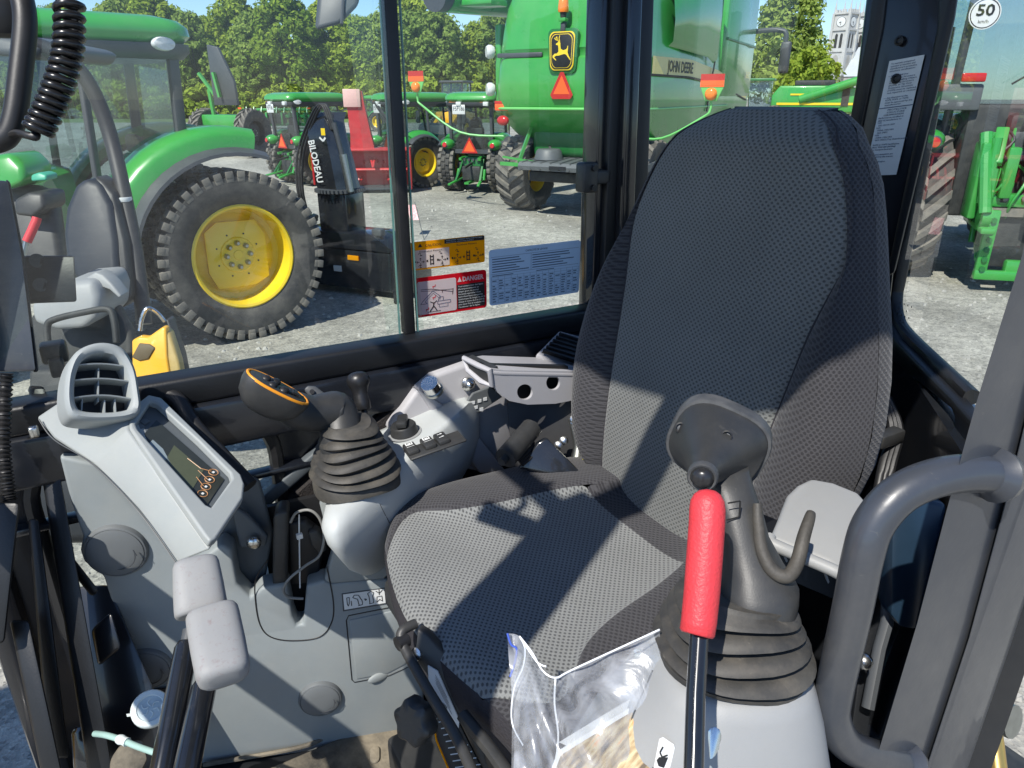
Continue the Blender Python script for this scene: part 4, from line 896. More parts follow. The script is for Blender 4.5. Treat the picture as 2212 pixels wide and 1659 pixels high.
# ------------------------------------------------------------------ joystick parts shared by both consoles
def bellows(mb, o, up, rings_, m_=RUB, n=28, ex=None):
    """rings_: (height, rx, ry, shift)"""
    up = V(up).normalized(); ex = V(ex); ex = (ex-up*ex.dot(up)).normalized(); ey = up.cross(ex); rs = []
    for h, rx, ry, sx in rings_: rs.append([V(o)+up*(h+.0035*math.sin(2*a*2*math.pi/n+h*90))+ex*(x+sx)+ey*y for a, (x, y) in enumerate([(abs(math.cos(2*math.pi*i/n))**.8*math.copysign(1, math.cos(2*math.pi*i/n))*rx, abs(math.sin(2*math.pi*i/n))**.8*math.copysign(1, math.sin(2*math.pi*i/n))*ry) for i in range(n)])])
    loft(mb, rs, m_)
def pleats(h0, h1, r0, r1, k, dep, asp=1.0, sh=0.0):
    out = []
    for i in range(k):
        for j, (f, d) in enumerate(((0.0, -dep), (.18, -.2*dep), (.42, dep), (.68, dep*.9), (.92, -.2*dep))):
            t = (i+f)/k; r = lerp(r0, r1, t)+d
            out.append((lerp(h0, h1, t), r, r*asp, sh*t))
    return out

# ------------------------------------------------------------------ left console (nearest), its joystick and the red lever
LC = thing('left_console', 'light grey rounded joystick pod at the near edge of the seat', 'console', (0.40, 0.36, -0.80))
b = MB()
lo = P(1575, 1480, D=.60)
cen = V((.398, .318, .036))
def podring(z, rx, ry, dx=0, dy=0, n=36, pw_=.75):
    return [V((cen.x+dx, cen.y+dy, z+cen.z))+V((.5, .866, 0))*y+V((.866, -.5, 0))*x for x, y in [(math.copysign(abs(math.cos(a))**pw_, math.cos(a))*rx, math.copysign(abs(math.sin(a))**pw_, math.sin(a))*ry) for a in [2*math.pi*i/n for i in range(n)]]]
loft(b, [podring(-.95, .150, .11, -.052), podring(-.80, .146, .105, -.048), podring(-.70, .136, .10, -.040), podring(-.62, .119, .092, -.028), podring(-.56, .100, .083, -.016), podring(-.515, .081, .072, -.006), podring(-.49, .068, .064), podring(-.478, .0605, .058), podring(-.476, .052, .050)], PLL)
PODT = BVHTree.FromPolygons(b.v, b.f)
b.build('pod_housing', LC, smooth=60)
b = MB(); sp_ = [hit(PODT, x, y, .0003) for x, y in ((1410, 1448), (1392, 1490), (1374, 1530), (1358, 1575), (1348, 1620), (1342, 1690))]
tube(b, spline(sp_, 6), .0008, DRKG, 5); b.build('housing_seam', LC)
b = MB(); LQ = hit(PODT, 1435, 1640, .001); LD_ = (LQ.length*F_PX/ray(1435, 1640).length)
prism(b, [P(*p, D=LD_-.002) for p in ((1424, 1596), (1432, 1592), (1456, 1608), (1458, 1616), (1438, 1700), (1404, 1700))], ray(1430, 1640).normalized()*.0012, WHT, .0004)
lo_ = P(1440, 1612, D=LD_-.0028); lx_ = (P(1452, 1616, D=LD_-.0028)-lo_).normalized(); ly_ = (P(1432, 1596, D=LD_-.0028)-P(1412, 1690, D=LD_-.0028)).normalized()
line2(b, lo_, lx_, ly_, [(-.003, -.001), (-.0045, -.006), (-.002, -.009), (.002, -.006)], .0012, INK, .0008)
b.add([lo_+lx_*x+ly_*y-ray(1430, 1640).normalized()*.0004 for x, y in ((-.004, -.010), (.003, -.008), (.0015, -.017), (-.003, -.017), (-.0055, -.013))], [[0, 1, 2, 3, 4]], INK)
line2(b, lo_, lx_, ly_, [(-.008, -.019), (.001, -.021)], .0008, DRKG, .0008)
line2(b, lo_, lx_, ly_, [(-.006, -.024), (-.003, -.028), (-.001, -.024)], .002, INK, .0008)
b.build('pod_label', LC, smooth=0)
b = MB(); ch = [hit(PODT, x, y, .001) for x, y in ((1528, 1580), (1532, 1572), (1544, 1568), (1556, 1574), (1560, 1588), (1556, 1700), (1526, 1700))]
prism(b, ch, ray(1540, 1620).normalized()*.006, CHR, .002); b.build('pod_latch', LC)
b = MB(); box(b, hit(PODT, 1378, 1412, .001), (.008, .006, .008), mat('clear_screw', (.5, .6, .62), .2, .6, noise=.1), bev=.002); b.build('pod_screw', LC)

LJ = thing('joystick', 'black joystick in a pleated boot beside the red lever, its grip seen from behind', 'joystick', tuple(P(1580, 1500, D=.60)))
b = MB(); bo = cen+V((0, 0, -.482))
bellows(b, bo, (.08, .10, 1), [(0, .0585, .056, 0), (.006, .0605, .058, 0)]+pleats(.009, .064, .060, .040, 4, .0066)+[(.068, .039, .038, .004)], RUB, 40, V((.866, -.5, 0)))
b.build('rubber_boot', LJ, smooth=60)
b = MB()
def oring(px, py, D, rx, ry, tilt=0.0, n=24, up2=None, pw_=.8):
    c = P(px, py, D=D); vd = ray(px, py).normalized(); u = (UP+vd*0.0); ex_ = RGT; ey_ = V((0, 0, 1)) if up2 is None else V(up2)
    return [c+ex_*(math.copysign(abs(math.cos(a))**pw_, math.cos(a))*rx)+ey_*(math.copysign(abs(math.sin(a))**pw_, math.sin(a))*ry) for a in [2*math.pi*i/n for i in range(n)]]
flat = FWD
loft(b, [oring(1634, 1308, .585, .0295, .030, up2=flat), oring(1636, 1280, .585, .031, .031, up2=flat), oring(1640, 1255, .585, .030, .030, up2=flat), oring(1628, 1215, .59, .0245, .027, up2=flat), oring(1605, 1150, .597, .020, .025, up2=flat), oring(1590, 1090, .603, .020, .025, up2=flat), oring(1575, 1040, .610, .019, .024, up2=flat), oring(1568, 1000, .617, .018, .022, up2=flat)], BLK)
b.build('stick_column', LJ, smooth=50)
b = MB()
h0, h1 = P(1517, 1032, D=.572), P(1536, 955, D=.640); ax_ = (h1-h0).normalized()
e1 = (RGT-ax_*RGT.dot(ax_)).normalized(); e1 = (e1+ (ax_.cross(e1))*.36).normalized(); e2 = ax_.cross(e1)
def hr(t, w_, h_, dx=0, dy=0, n=32, p_=.62): return [lerp(h0, h1, t)+e1*(dx+math.copysign(abs(math.cos(a))**p_, math.cos(a))*w_)+e2*(dy+math.copysign(abs(math.sin(a))**p_, math.sin(a))*h_) for a in [2*math.pi*i/n for i in range(n)]]
loft(b, [hr(0, .009, .009, p_=1), hr(.04, .0105, .0105, p_=1), hr(.16, .0125, .013, p_=.95), hr(.38, .0190, .018, .002, 0, p_=.9), hr(.64, .0285, .026, .004, 0, p_=.8), hr(.86, .0375, .0330, .006, 0, p_=.74), hr(1.0, .0415, .0355, .006, 0, p_=.70)], BLK)
GHT = BVHTree.FromPolygons(b.v, b.f)
b.build('grip_head', LJ, smooth=35)
b = MB(); loft(b, [hr(.99, .038, .032, .006, 0, p_=.70), hr(1.0, .0436, .0376, .006, 0, p_=.70), hr(1.03, .0444, .0384, .006, 0, p_=.70), hr(1.22, .0444, .0384, .006, 0, p_=.70), hr(1.28, .041, .035, .006, 0, p_=.70), hr(1.30, .030, .025, .006, 0, p_=.70)], mat('worn_grip_rubber', (.05, .052, .055), .5, col2=(.10, .10, .10), c2scale=40, c2amt=.4, bump=.2)); b.build('grip_face', LJ, smooth=35)
b = MB(); lathe(b, [(.0125, -.006), (.0125, -.001), (.0112, .0008), (.0095, .0004)], h0, -ax_, bpy.data.materials['worn_grip_rubber'], 22, caps=False); lathe(b, [(.0088, -.001), (.0085, .003), (.006, .0058), (0.0, .0068)], h0, -ax_, mat('dark_button', (.02, .02, .022), .28, noise=.1), 18); b.build('grip_button', LJ)
for (x, y) in ((1470, 924), (1570, 942)):
    b = MB(); q = hit(GHT, x, y, .0004, D=.6); n_ = -ray(x, y).normalized(); lathe(b, [(.0050, -.004), (.0050, .0), (.0038, .0006), (.0038, -.003)], q, n_, RUBC, 12); lathe(b, [(.0030, -.003), (.0030, -.0024), (.002, -.0022)], q, n_, DRKG, 10); b.build('grip_screw', LJ)
b = MB(); fr = P(1580, 1105, D=.585)
line2(b, P(1582, 1110, D=.577), RGT, V((0, 0, 1)), [(-.005, .010), (.005, .012), (.006, -.003), (-.004, -.006)], .0016, RUBC, 0)
b.build('grip_mark', LJ, smooth=0)
b = MB()
pd = spline([P(1636, 1088, D=.578), P(1638, 1130, D=.575), P(1646, 1190, D=.572), P(1668, 1232, D=.568), P(1700, 1245, D=.566), P(1722, 1215, D=.572), P(1736, 1160, D=.58), P(1748, 1122, D=.588), P(1752, 1108, D=.592)], 6)
tube(b, pd, [.0036+.0022*math.sin(i/len(pd)*math.pi) for i in range(len(pd))], mat('worn_dark_rubber', (.04, .037, .032), .6, col2=(.10, .09, .075), c2scale=25, bump=.4, bscale=300), 12, r2=None, up=RGT)
for o_ in b.v: pass
b.build('thumb_paddle', LJ)

RL = thing('safety_lever', 'upright safety lever with a long red grip on a black rod', 'lever', tuple(P(1500, 1659, D=.44)))
b = MB(); tube(b, [P(1512, 1350, D=.505), P(1503, 1500, D=.485), P(1497, 1720, D=.455)], .0066, BLKG, 16); b.build('lever_rod', RL)
b = MB()
gp = [(1505, 1372, .500, .0108), (1506, 1366, .5005, .0122), (1510, 1340, .502, .0124), (1516, 1280, .505, .0126), (1522, 1200, .509, .0128), (1527, 1130, .513, .0128), (1528, 1100, .515, .0128), (1528, 1082, .516, .0120), (1528, 1068, .517, .0095), (1528, 1060, .5175, .0060), (1528, 1057, .5178, .001)]
tube(b, [P(x, y, D=d) for x, y, d, r in gp], [r for *_, r in gp], REDG, 24); b.build('grip', RL, smooth=60)

b = MB()
topc = [(1700, 1068), (1722, 1046), (1752, 1031), (1800, 1040), (1855, 1062), (1880, 1090), (1896, 1200), (1830, 1250), (1790, 1212), (1663, 1160), (1680, 1120)]
pn_o = P(1770, 1120, D=.68); pn_n = V((-.10, -.15, 1)).normalized()
prism(b, [onplane(x, y, pn_o, pn_n) for x, y in topc], pn_n*-.012, PLL, .005, 3)
LA = b.build('armrest', LC)
b = MB(); lip = spline([P(1662, 1160, D=.645), P(1664, 1172, D=.64), P(1690, 1185, D=.635), P(1740, 1206, D=.63), P(1800, 1232, D=.62), P(1832, 1250, D=.61)], 6)
tube(b, lip, .006, PLL, 10); b.build('shell_lip', LA)
b = MB()
prism(b, [P(x, y, D=.70) for x, y in ((1668, 1172), (1800, 1226), (1826, 1252), (1815, 1300), (1700, 1250))], V((.03, .05, 0)), CABD)
for x0 in (1682, 1772): prism(b, [P(x, y, D=.66) for x, y in ((x0, 1170+(x0-1682)*.45), (x0+5, 1172+(x0-1682)*.45), (x0+20, 1212+(x0-1682)*.5), (x0+17, 1216+(x0-1682)*.5))], V((.004, .006, 0)), PLL)
b.build('shell_ribs', LA, smooth=0)

# ------------------------------------------------------------------ right console
RC = thing('right_console', 'pale grey right-hand console with a dial and three rocker switches', 'console', (0.33, 0.90, -0.78))
b = MB()
def rcr(z, x0, x1, y0, y1, r, sh, zx=0.0, n=8):
    out = []
    for x, y in rrect(x1-x0, y1-y0, r, n):
        X_, Y_ = (x0+x1)/2+x, (y0+y1)/2+y; out.append(V((X_+.42*(Y_-y0)*max(0, 1-(X_-x0)/(x1-x0)*1.25), min(y1-.01+.02*(Y_-y0)/(y1-y0), Y_+sh*max(0, X_-.19)*(1-(Y_-y0)/(y1-y0))), z+zx*(X_-.33))))
    return out
loft(b, [rcr(-.70, .25, .40, .865, 1.03, .05, .5), rcr(-.67, .225, .43, .838, 1.03, .06, .5), rcr(-.63, .20, .46, .812, 1.03, .06, .60), rcr(-.59, .182, .49, .796, 1.03, .06, .60), rcr(-.55, .169, .505, .787, 1.03, .055, .60, .05), rcr(-.518, .166, .505, .789, 1.025, .05, .60, .1), rcr(-.500, .174, .497, .797, 1.02, .045, .60, .14), rcr(-.494, .19, .48, .815, 1.0, .03, .54, .15)], PLP)
b.build('console_housing', RC, smooth=60); RCT = BVHTree.FromPolygons(b.v, b.f)
def ct(px, py, lift=0.0):   # a point on the console top
    n_ = V((-.15, 0, 1)).normalized(); return onplane(px, py, V((.33, .9, -.4935+lift)), n_)
cx_ = V((1, 0, .15)).normalized(); cy_ = V((0, 1, 0)); cz_ = cx_.cross(cy_)
b = MB(); o_ = ct(874, 935)
lathe(b, [(.022, 0), (.022, .003), (.0205, .005), (.0205, .013), (.0185, .0155), (.0, .0155)], o_, cz_, BLK, 28); R_k = frame(V((.35, .94, 0)), cz_)
box(b, o_+cz_*.021, (.036, .016, .011), BLK, frame(V((.45, .89, 0)), cz_) @ M(((1, 0, 0), (0, 0, -1), (0, 1, 0))), .003); b.build('throttle_dial', RC)
b = MB(); lathe(b, [(.027, 0), (.027, .0006)], o_, cz_, PLL, 28); b.build('dial_ring', RC)
sx = (ct(985, 942)-ct(900, 972)).normalized(); sy = (ct(975, 925)-ct(990, 968)); sy = (sy-sx*sy.dot(sx)).normalized()
sz = sx.cross(sy); sgn = 1 if sz.z > 0 else -1; sz *= sgn; RS = M((sx, sy if sgn > 0 else sy, sz)).transposed()
b = MB(); box(b, ct(940, 962, .001), (.090, .036, .004), BLK, RS, .002); b.build('switch_panel', RC)
for i, (x, y) in enumerate(((888, 970), (925, 958), (954, 948))):
    sw = MB(); c = ct(x, y, .005); box(sw, c, (.0185, .031, .009), BLK, RS, .003)
    o2 = c+sz*.0047
    if i < 2:
        rect(sw, o2, sx, sy, -.0055, .004, .0055, .0125, WHT, .0002*sgn); line2(sw, o2, sx, sy, [(-.003, .006), (-.003, .0105), (.003, .0105), (.003, .006)], .0011, INK, .0006*sgn)
        rect(sw, o2, sx, sy, -.006, -.001, .006, .0, WHT, .0002*sgn)
        for a in range(4):
            for q in range(3): rect(sw, o2, sx, sy, -.006+.0035*a, -.013+.003*q, -.0048+.0035*a, -.0118+.003*q, DRKG, .0002*sgn)
    else:
        for yy in (.007, -.002): line2(sw, o2, sx, sy, [(-.004, yy), (.004, yy), (.001, yy+.002)], .0014, WHT, .0002*sgn)
    sb = sw.build('rocker_switch', RC, smooth=30)
b = MB(); tube(b, [hit(RCT, x, y, .0002, .93) for x, y in ((806, 1060), (814, 1075), (822, 1092), (832, 1112), (842, 1130))], .0007, DRKG, 5)
line2(b, hit(RCT, 812, 1098, .001, .915), RGT, V((0, 0, 1)), [(-.003, .004), (-.003, -.004), (.001, -.005)], .001, PLL); b.build('housing_seam', RC)

RJ = thing('joystick', 'black joystick with an orange edged button face rising from a pleated boot by the dial', 'joystick', tuple(P(775, 1040, D=1.0)))
b = MB(); jo = V((.253, .885, -.502))
bellows(b, jo, (-.03, .05, 1), [(-.012, .060, .058, 0), (.0, .060, .058, 0)]+pleats(.004, .080, .060, .032, 6, .0046)+[(.082, .030, .030, 0)], RUB, 36, V((1, 0, 0)))
b.build('rubber_boot', RJ, smooth=60)
b = MB()
stem = [(748, 975, .995, .030), (742, 955, .995, .0295), (738, 930, .997, .026), (735, 905, 1.0, .023), (724, 890, 1.0, .026), (704, 890, .99, .024), (672, 893, .975, .022), (640, 886, .96, .022), (600, 866, .945, .017), (570, 845, .935, .015), (552, 828, .93, .013)]
tube(b, spline([P(x, y, D=d) for x, y, d, r in stem], 4), [1.15*pw(i/4, range(len(stem)), [r for *_, r in stem]) for i in range((len(stem)-1)*4+1)], BLK, 16)
b.build('stick_column', RJ, smooth=60)
b = MB()
fo = P(597, 842, D=.915); fx_ = (P(652, 872, D=.945)-P(538, 815, D=.905)).normalized(); fv = -ray(597, 842).normalized()
fn = (V((-.05, -.02, 1))); fn = (fn-fx_*fn.dot(fx_)).normalized(); fy_ = fn.cross(fx_)
face = [(math.copysign(abs(math.cos(a))**.8, math.cos(a))*.046, math.copysign(abs(math.sin(a))**.85, math.sin(a))*.025) for a in [2*math.pi*i/32 for i in range(32)]]
def fr_(k, h): return [fo+fx_*x*k+fy_*y*k+fn*h for x, y in face]
loft(b, [fr_(.45, -.036), fr_(.68, -.031), fr_(.90, -.020), fr_(.99, -.006), fr_(1.0, 0), fr_(.99, .004)], BLK); b.build('grip_head', RJ, smooth=40)
b = MB(); tube(b, [p+fn*.0038 for p in fr_(.93, 0)], .0022, ORG_, 8, closed=True); b.build('face_trim', RJ)
b = MB(); prism(b, fr_(.86, .003), fn*.003, BLK, .001); b.build('button_face', RJ)
for (u, v_, r) in ((-.018, .004, .007), (-.010, -.008, .007), (-.004, .009, .0075), (.006, -.008, .0075)):
    b = MB(); sphere(b, fo+fx_*u+fy_*v_+fn*.005, r, RUBC, 14, (1, 1, .8)); b.build('push_button', RJ)
b = MB()
for k in range(5): tube(b, [fo+fx_*(.016+.003*k)-fy_*.008+fn*(.007+.002*math.sin(k/4*math.pi)), fo+fx_*(.016+.003*k)+fy_*.006+fn*(.007+.002*math.sin(k/4*math.pi))], .0018, RUBC, 6)
b.build('thumb_wheel', RJ)
b = MB(); pdl = [(656, 842), (664, 833), (682, 834), (700, 848), (722, 868), (735, 888), (738, 905), (728, 905), (712, 890), (690, 872), (668, 858)]
prism(b, [P(x, y, D=1.0+.0002*(x-660)) for x, y in pdl], ray(690, 860).normalized()*.006, DRKG, .003); lathe(b, [(.0035, 0), (.0035, .0006)], P(674, 846, D=1.0), -ray(674, 846), INK, 10)
for k in range(5): tube(b, [P(690+8*k, 856+9*k, D=.999), P(704+8*k, 850+9*k, D=.999)], .0008, INK, 4)
b.build('rest_paddle', RJ, smooth=30)

KL = thing('knob_lever', 'slim black lever with a pear shaped knob behind the far joystick', 'lever', tuple(P(790, 930, D=1.05)))
b = MB(); tube(b, [P(791, 935, D=1.06), P(787, 880, D=1.06)], .005, BLK, 10); b.build('lever_rod', KL)
b = MB(); kb, kt = P(785, 886, D=1.06), P(771, 806, D=1.06); kx = (kt-kb); L_ = kx.length
lathe(b, [(.0105, 0), (.0118, .002), (.0122, .012), (.0112, .022), (.0112, .028), (.0140, .035), (.0172, .041), (.0172, .048), (.014, .0545), (.008, .0575), (0, .0585)], kb, kx, mat('satin_black_knob', (.014, .014, .015), .38, noise=.1, bump=.1), 22); b.build('knob', KL, smooth=60)

# right rear trim, armrest with two holes, rear vent, black tilting mechanism
RT = thing('rear_side_trim', 'pale grey moulded side trim with a symbol plate rising behind the console', 'trim panel', (0.62, 1.05, -0.75))
b = MB(); pts = [(905, 838), (935, 812), (1010, 786), (1060, 780), (1110, 805), (1126, 930), (1100, 1000), (1030, 1020), (930, 1000), (840, 930)]
prism(b, [P(*p, Y=1.06) for p in pts], (0, .04, 0), PLW, .008); b.build('trim_body', RT)
b = MB()
prism(b, [P(900, 838, Y=1.055), P(1005, 905, Y=1.045), P(1095, 1020, Y=1.04), P(1040, 1024, Y=1.045), P(960, 930, Y=1.05)], (0.0, .03, -.004), PLW, .004); b.build('trim_ridge', RT)
b = MB(); prism(b, [P(*p, Y=1.035) for p in ((1000, 880), (1022, 850), (1060, 835), (1086, 858), (1034, 892), (1006, 894))], (0, .006, 0), GRYP, .002)
o_ = P(1012, 880, Y=1.034); 
for k, (x, y) in enumerate(((1022, 870), (1036, 866), (1048, 862), (1028, 880), (1040, 884))): box(b, P(x, y, Y=1.034), (.007, .001, .006), WHT)
b.build('symbol_plate', RT, smooth=0)
b = MB(); q = P(1011, 829, Y=1.055); lathe(b, [(.0125, 0), (.0125, .004), (.010, .006), (.0085, .013), (.004, .017), (0, .018)], q, (-.2, -1, .1), CHR, 16); b.build('trim_bolt', RT)
b = MB(); q = P(938, 845, Y=1.03); tube(b, [q, q+V((-.012, -.008, .02))], .015, CHR, 16); lathe(b, [(.017, 0), (.017, .006)], q, (-.4, -.3, .8), STL, 16); b.build('socket_cap', RT)

b = MB()
sd = [(1002, 772), (1012, 766), (1246, 800), (1250, 862), (1160, 874), (1100, 864), (1060, 842)]
fp = [P(*p, Y=.945) for p in [(1056, 796), (1090, 800), (1248, 802), (1252, 862), (1200, 872), (1140, 874), (1100, 866), (1075, 848), (1062, 820)]]
def hole_px(cx, cy, rx, ry, Y, n=20): return [P(cx+rx*math.cos(2*math.pi*i/n), cy+ry*math.sin(2*math.pi*i/n), Y=Y) for i in range(n)]
h1 = hole_px(1134, 847, 17, 17, .945); h2 = hole_px(1195, 827, 15, 16, .945)
plate(b, fp, [h1, h2], PLW, (0, .006, 0))
prism(b, [P(1003, 772, Y=1.02), P(1040, 766, Y=1.04), P(1180, 771, Y=1.05), P(1256, 795, Y=1.0), P(1250, 804, Y=.944), P(1085, 800, Y=.944), P(1056, 797, Y=.944), P(1030, 790, Y=.98)], (0, 0, -.012), PLW, .005, 3)
AR = b.build('armrest', RC, smooth=40)
b = MB(); q = [P(1003, 774, Y=1.01), P(1034, 790, Y=.97), P(1058, 800, Y=.945), P(1062, 832, Y=.945), P(1040, 824, Y=.96), P(1012, 800, Y=1.0)]
prism(b, q, (.02, .01, 0), BLK); tube(b, q, .005, PLW, 8, closed=True); b.build('armrest_nose', AR)
b = MB(); prism(b, [p+V((0, .03, 0)) for p in fp], (0, .01, 0), INK); b.build('armrest_liner', AR, smooth=0)
RV = thing('rear_air_vent', 'slatted black air vent in a grey rim beside the backrest', 'air vent', tuple(P(1215, 760, Y=1.05)))
b = MB(); vo = [P(1155, 766, Y=1.04), P(1208, 712, Y=1.10), P(1275, 730, Y=1.10), P(1265, 806, Y=1.02), P(1200, 780, Y=1.02)]
prism(b, vo, (0.005, .01, -.03), PLW, .006); b.build('vent_rim', RV)
b = MB(); a_, c_, d_, e_ = P(1170, 762, Y=1.035), P(1212, 720, Y=1.085), P(1270, 738, Y=1.085), P(1252, 788, Y=1.015)
prism(b, [a_, c_, d_, e_], (0, -.002, .002), INK)
b.build('vent_opening', RV)
b = MB()
for k in range(6): t = (k+.3)/6; tube(b, [lerp(a_, c_, t)+V((0, -.003, .004)), lerp(e_, d_, t)+V((0, -.003, .004))], .0035, RUBC, 6)
b.build('vent_slats', RV)
BM = thing('belt_reel_bracket', 'black roller and angled bracket beside the seat, below the armrest', 'bracket', tuple(P(1160, 980, D=1.2)))
b = MB(); tube(b, [P(1092, 990, D=1.14), P(1148, 925, D=1.2)], .018, BLK, 16); tube(b, [P(1083, 999, D=1.13), P(1155, 917, D=1.21)], .007, BLK, 10); b.build('roller', BM)
b = MB(); prism(b, [P(*p, D=1.18) for p in ((1160, 956), (1180, 944), (1250, 1015), (1262, 1040), (1120, 1012))], (.01, .02, -.01), BLKG, .004)
for k in range(5): tube(b, [P(1112+4*k, 985+5*k, D=1.17), P(1150+3*k, 948+7*k, D=1.19)], .003, RUBC, 6)
b.build('bracket_plate', BM)
b = MB(); prism(b, [P(*p, D=1.28) for p in ((1095, 870), (1250, 862), (1290, 1060), (1110, 1030))], (.01, .02, 0), INK); b.build('bracket_back', BM, smooth=0)
b = MB()
for (x, y) in ((1207, 962), (1218, 952), (1240, 906)): lathe(b, [(.008, 0), (.008, .006), (.005, .008)], P(x, y, D=1.24), -ray(x, y), CHR, 10)
b.build('bracket_bolts', BM)

# the console and its levers stand just beyond the far edge of the cushion
for o_ in (RC, RJ, KL, RT):
    k_ = 1.02 if o_ is RT else 1.075; l_ = o_.location.copy(); o_.location = l_*k_; o_.scale = (k_, k_, k_)
    if o_ is RC: AR.scale = (1/k_, 1/k_, 1/k_); AR.location = l_*((1-k_)/k_)
# ------------------------------------------------------------------ monitor column, kick panel, travel levers, small things in front
MC = thing('monitor_column', 'grey moulded column carrying an arched air vent and a tilted monitor', 'control column', (0.02, 1.0, -1.08))
KO = V((-.007, 1.056, -1.08)); KN = V((-.313, -.95, 0)).normalized()
def kp(x, y, lift=0.0): return onplane(x, y, KO+KN*lift, KN)
vv = {'a': (80, 902, .97), 'b': (118, 948, .955), 'c': (205, 1004, .925), 'd': (300, 1100, .90), 'e': (383, 1216, .88), 'f': (453, 1188, .855), 'g': (273, 926, .93), 'h': (315, 864, 1.02), 'i': (524, 1048, .965), 'j': (523, 1088, .945), 'k': (140, 862, .99), 'l': (292, 890, .965)}
names = list(vv); fr0 = [P(x, y, D=d) for x, y, d in vv.values()]; I = {k: i for i, k in enumerate(names)}
nb = len(fr0); bk_ = [p+ray(250, 1000).normalized()*.10+V((.0, .0, .01)) for p in fr0]
fs = [[I[q] for q in s_] for s_ in ('abcglk', 'cdefg', 'gfjih', 'glh')]
loop = 'abcdefjihlk'
for q0, q1 in zip(loop, loop[1:]+loop[0]): fs.append([I[q0], I[q0]+nb, I[q1]+nb, I[q1]])
fs.append([I[q]+nb for q in loop])
b = MB(); b.add(fr0+bk_, fs, PL); hd = b.build('column_head', MC, smooth=60, bevel=.011)
hd.modifiers['bev'].angle_limit = rad(12)
# display rim standing proud of the head, recessed screen
dA, dB, dJ, dC, dD = fr0[I['h']], fr0[I['i']], fr0[I['j']], fr0[I['f']], fr0[I['g']]
dn = (dB-dA).cross(dC-dA).normalized(); dn = dn if dn.dot(ray(400, 1000)) < 0 else -dn
def dp(x, y, l=0.0): return onplane(x, y, (dA+dB+dC+dD)/4+dn*l, dn)
b = MB()
out_ = [dp(*p, l=.004) for p in ((318, 866), (345, 872), (516, 1038), (524, 1060), (520, 1090), (462, 1178), (448, 1184), (435, 1168), (278, 940), (276, 924), (300, 880))]
inn_ = [dp(*p, l=.004) for p in ((322, 880), (338, 886), (425, 966), (492, 1034), (496, 1048), (452, 1110), (440, 1104), (296, 944), (290, 930))]
plate(b, out_, [inn_], PL, dn*.012); b.build('monitor_rim', MC, smooth=30, bevel=.003)
b = MB(); prism(b, [dp(*p, l=.0022) for p in ((322, 880), (338, 886), (425, 966), (492, 1034), (496, 1048), (452, 1110), (440, 1104), (296, 944), (290, 930))], dn*.002, PLD); b.build('monitor_bezel', MC)  # shade inside the monitor recess is put into this dark grey
b = MB(); prism(b, [dp(*p, l=.0052) for p in ((338, 908), (484, 1036), (444, 1096), (304, 946))], dn*.0006, SCR)
prism(b, [dp(*p, l=.006) for p in ((376, 962), (440, 1016), (414, 1060), (352, 1004))], dn*.0004, LCD)
prism(b, [dp(*p, l=.006) for p in ((330, 950), (352, 970), (384, 1030), (372, 1030), (318, 962))], dn*.0004, mat('pale_screen', (.22, .27, .29), .2, noise=.05))
BRZ = mat('bronze_outline', (0.45, 0.22, 0.09), .4, noise=.05)
for (x, y) in ((461, 1020), (453, 1036), (445, 1051), (438, 1066)):
    c = dp(x, y, .0064); e_x, e_y = axes(dn); tube(b, [c+e_x*.006*math.cos(a*.4189)+e_y*.006*math.sin(a*.4189) for a in range(15)], .0006, BRZ, 5, closed=True)
    box(b, c, (.003, .003, .0006), WHT, frame(e_x, e_y))
for (x0, y0, x1, y1) in ((405, 990, 434, 1012), (434, 1012, 457, 1018), (428, 1016, 449, 1036), (424, 1030, 440, 1050)): tube(b, [dp(x0, y0, .0064), dp(x1, y1, .0064)], .0005, BRZ, 4)
b.build('screen', MC, smooth=0)
b = MB(); box(b, dp(300, 922, .006), (.014, .010, .002), PLD, frame(*axes(dn)), .001); box(b, dp(312, 910, .006), (.012, .010, .002), PLD, frame(*axes(dn)), .001); b.build('monitor_key', MC)
# arched vent
b = MB()
va = [(149, 886), (144, 850), (150, 800), (170, 762), (214, 744), (260, 754), (287, 793), (298, 848), (300, 884), (280, 900), (224, 906), (167, 902)]
vn = ray(222, 830).normalized(); vo_ = P(222, 830, D=.925); vpl = (V((.25, -.75, .45))).normalized()
def vp(x, y, l=0): return onplane(x, y, vo_+vpl*l, vpl)
sp = spline([vp(*p) for p in va], 5, closed=True)
ctr = sum(sp, V())/len(sp)
outer = [ctr+(p-ctr)*1.06 for p in sp]; inner = [ctr+(p-ctr)*.80 for p in sp]
loft(b, [[p-vpl*.05 for p in outer], [p-vpl*.006 for p in outer], [ctr+(p-ctr)*1.03+vpl*.001 for p in sp], [ctr+(p-ctr)*.95+vpl*.004 for p in sp], [ctr+(p-ctr)*.86+vpl*.002 for p in sp], inner, [p-vpl*.045 for p in inner]], PL, True, False, False)
b.build('vent_bezel', MC, smooth=60)
b = MB(); b.add([p-vpl*.04 for p in inner], [list(range(len(inner)))], INK); b.build('vent_duct', MC, smooth=0)
for (y0, bow) in ((792, 6), (824, 6), (862, 8)):
    b = MB(); rr_ = []
    for k in range(9):
        u = k/8; x = lerp(153+(862-y0)*.04, 290-(862-y0)*.16, u); y = y0-bow*math.sin(math.pi*u)+2*u
        rr_.append([vp(x, y, l) + V((0, 0, h)) for l, h in ((-.004, 0), (-.004, .002), (-.028, -.006), (-.028, -.008))])
    loft(b, rr_, PL); b.build('vent_slat', MC)
b = MB()
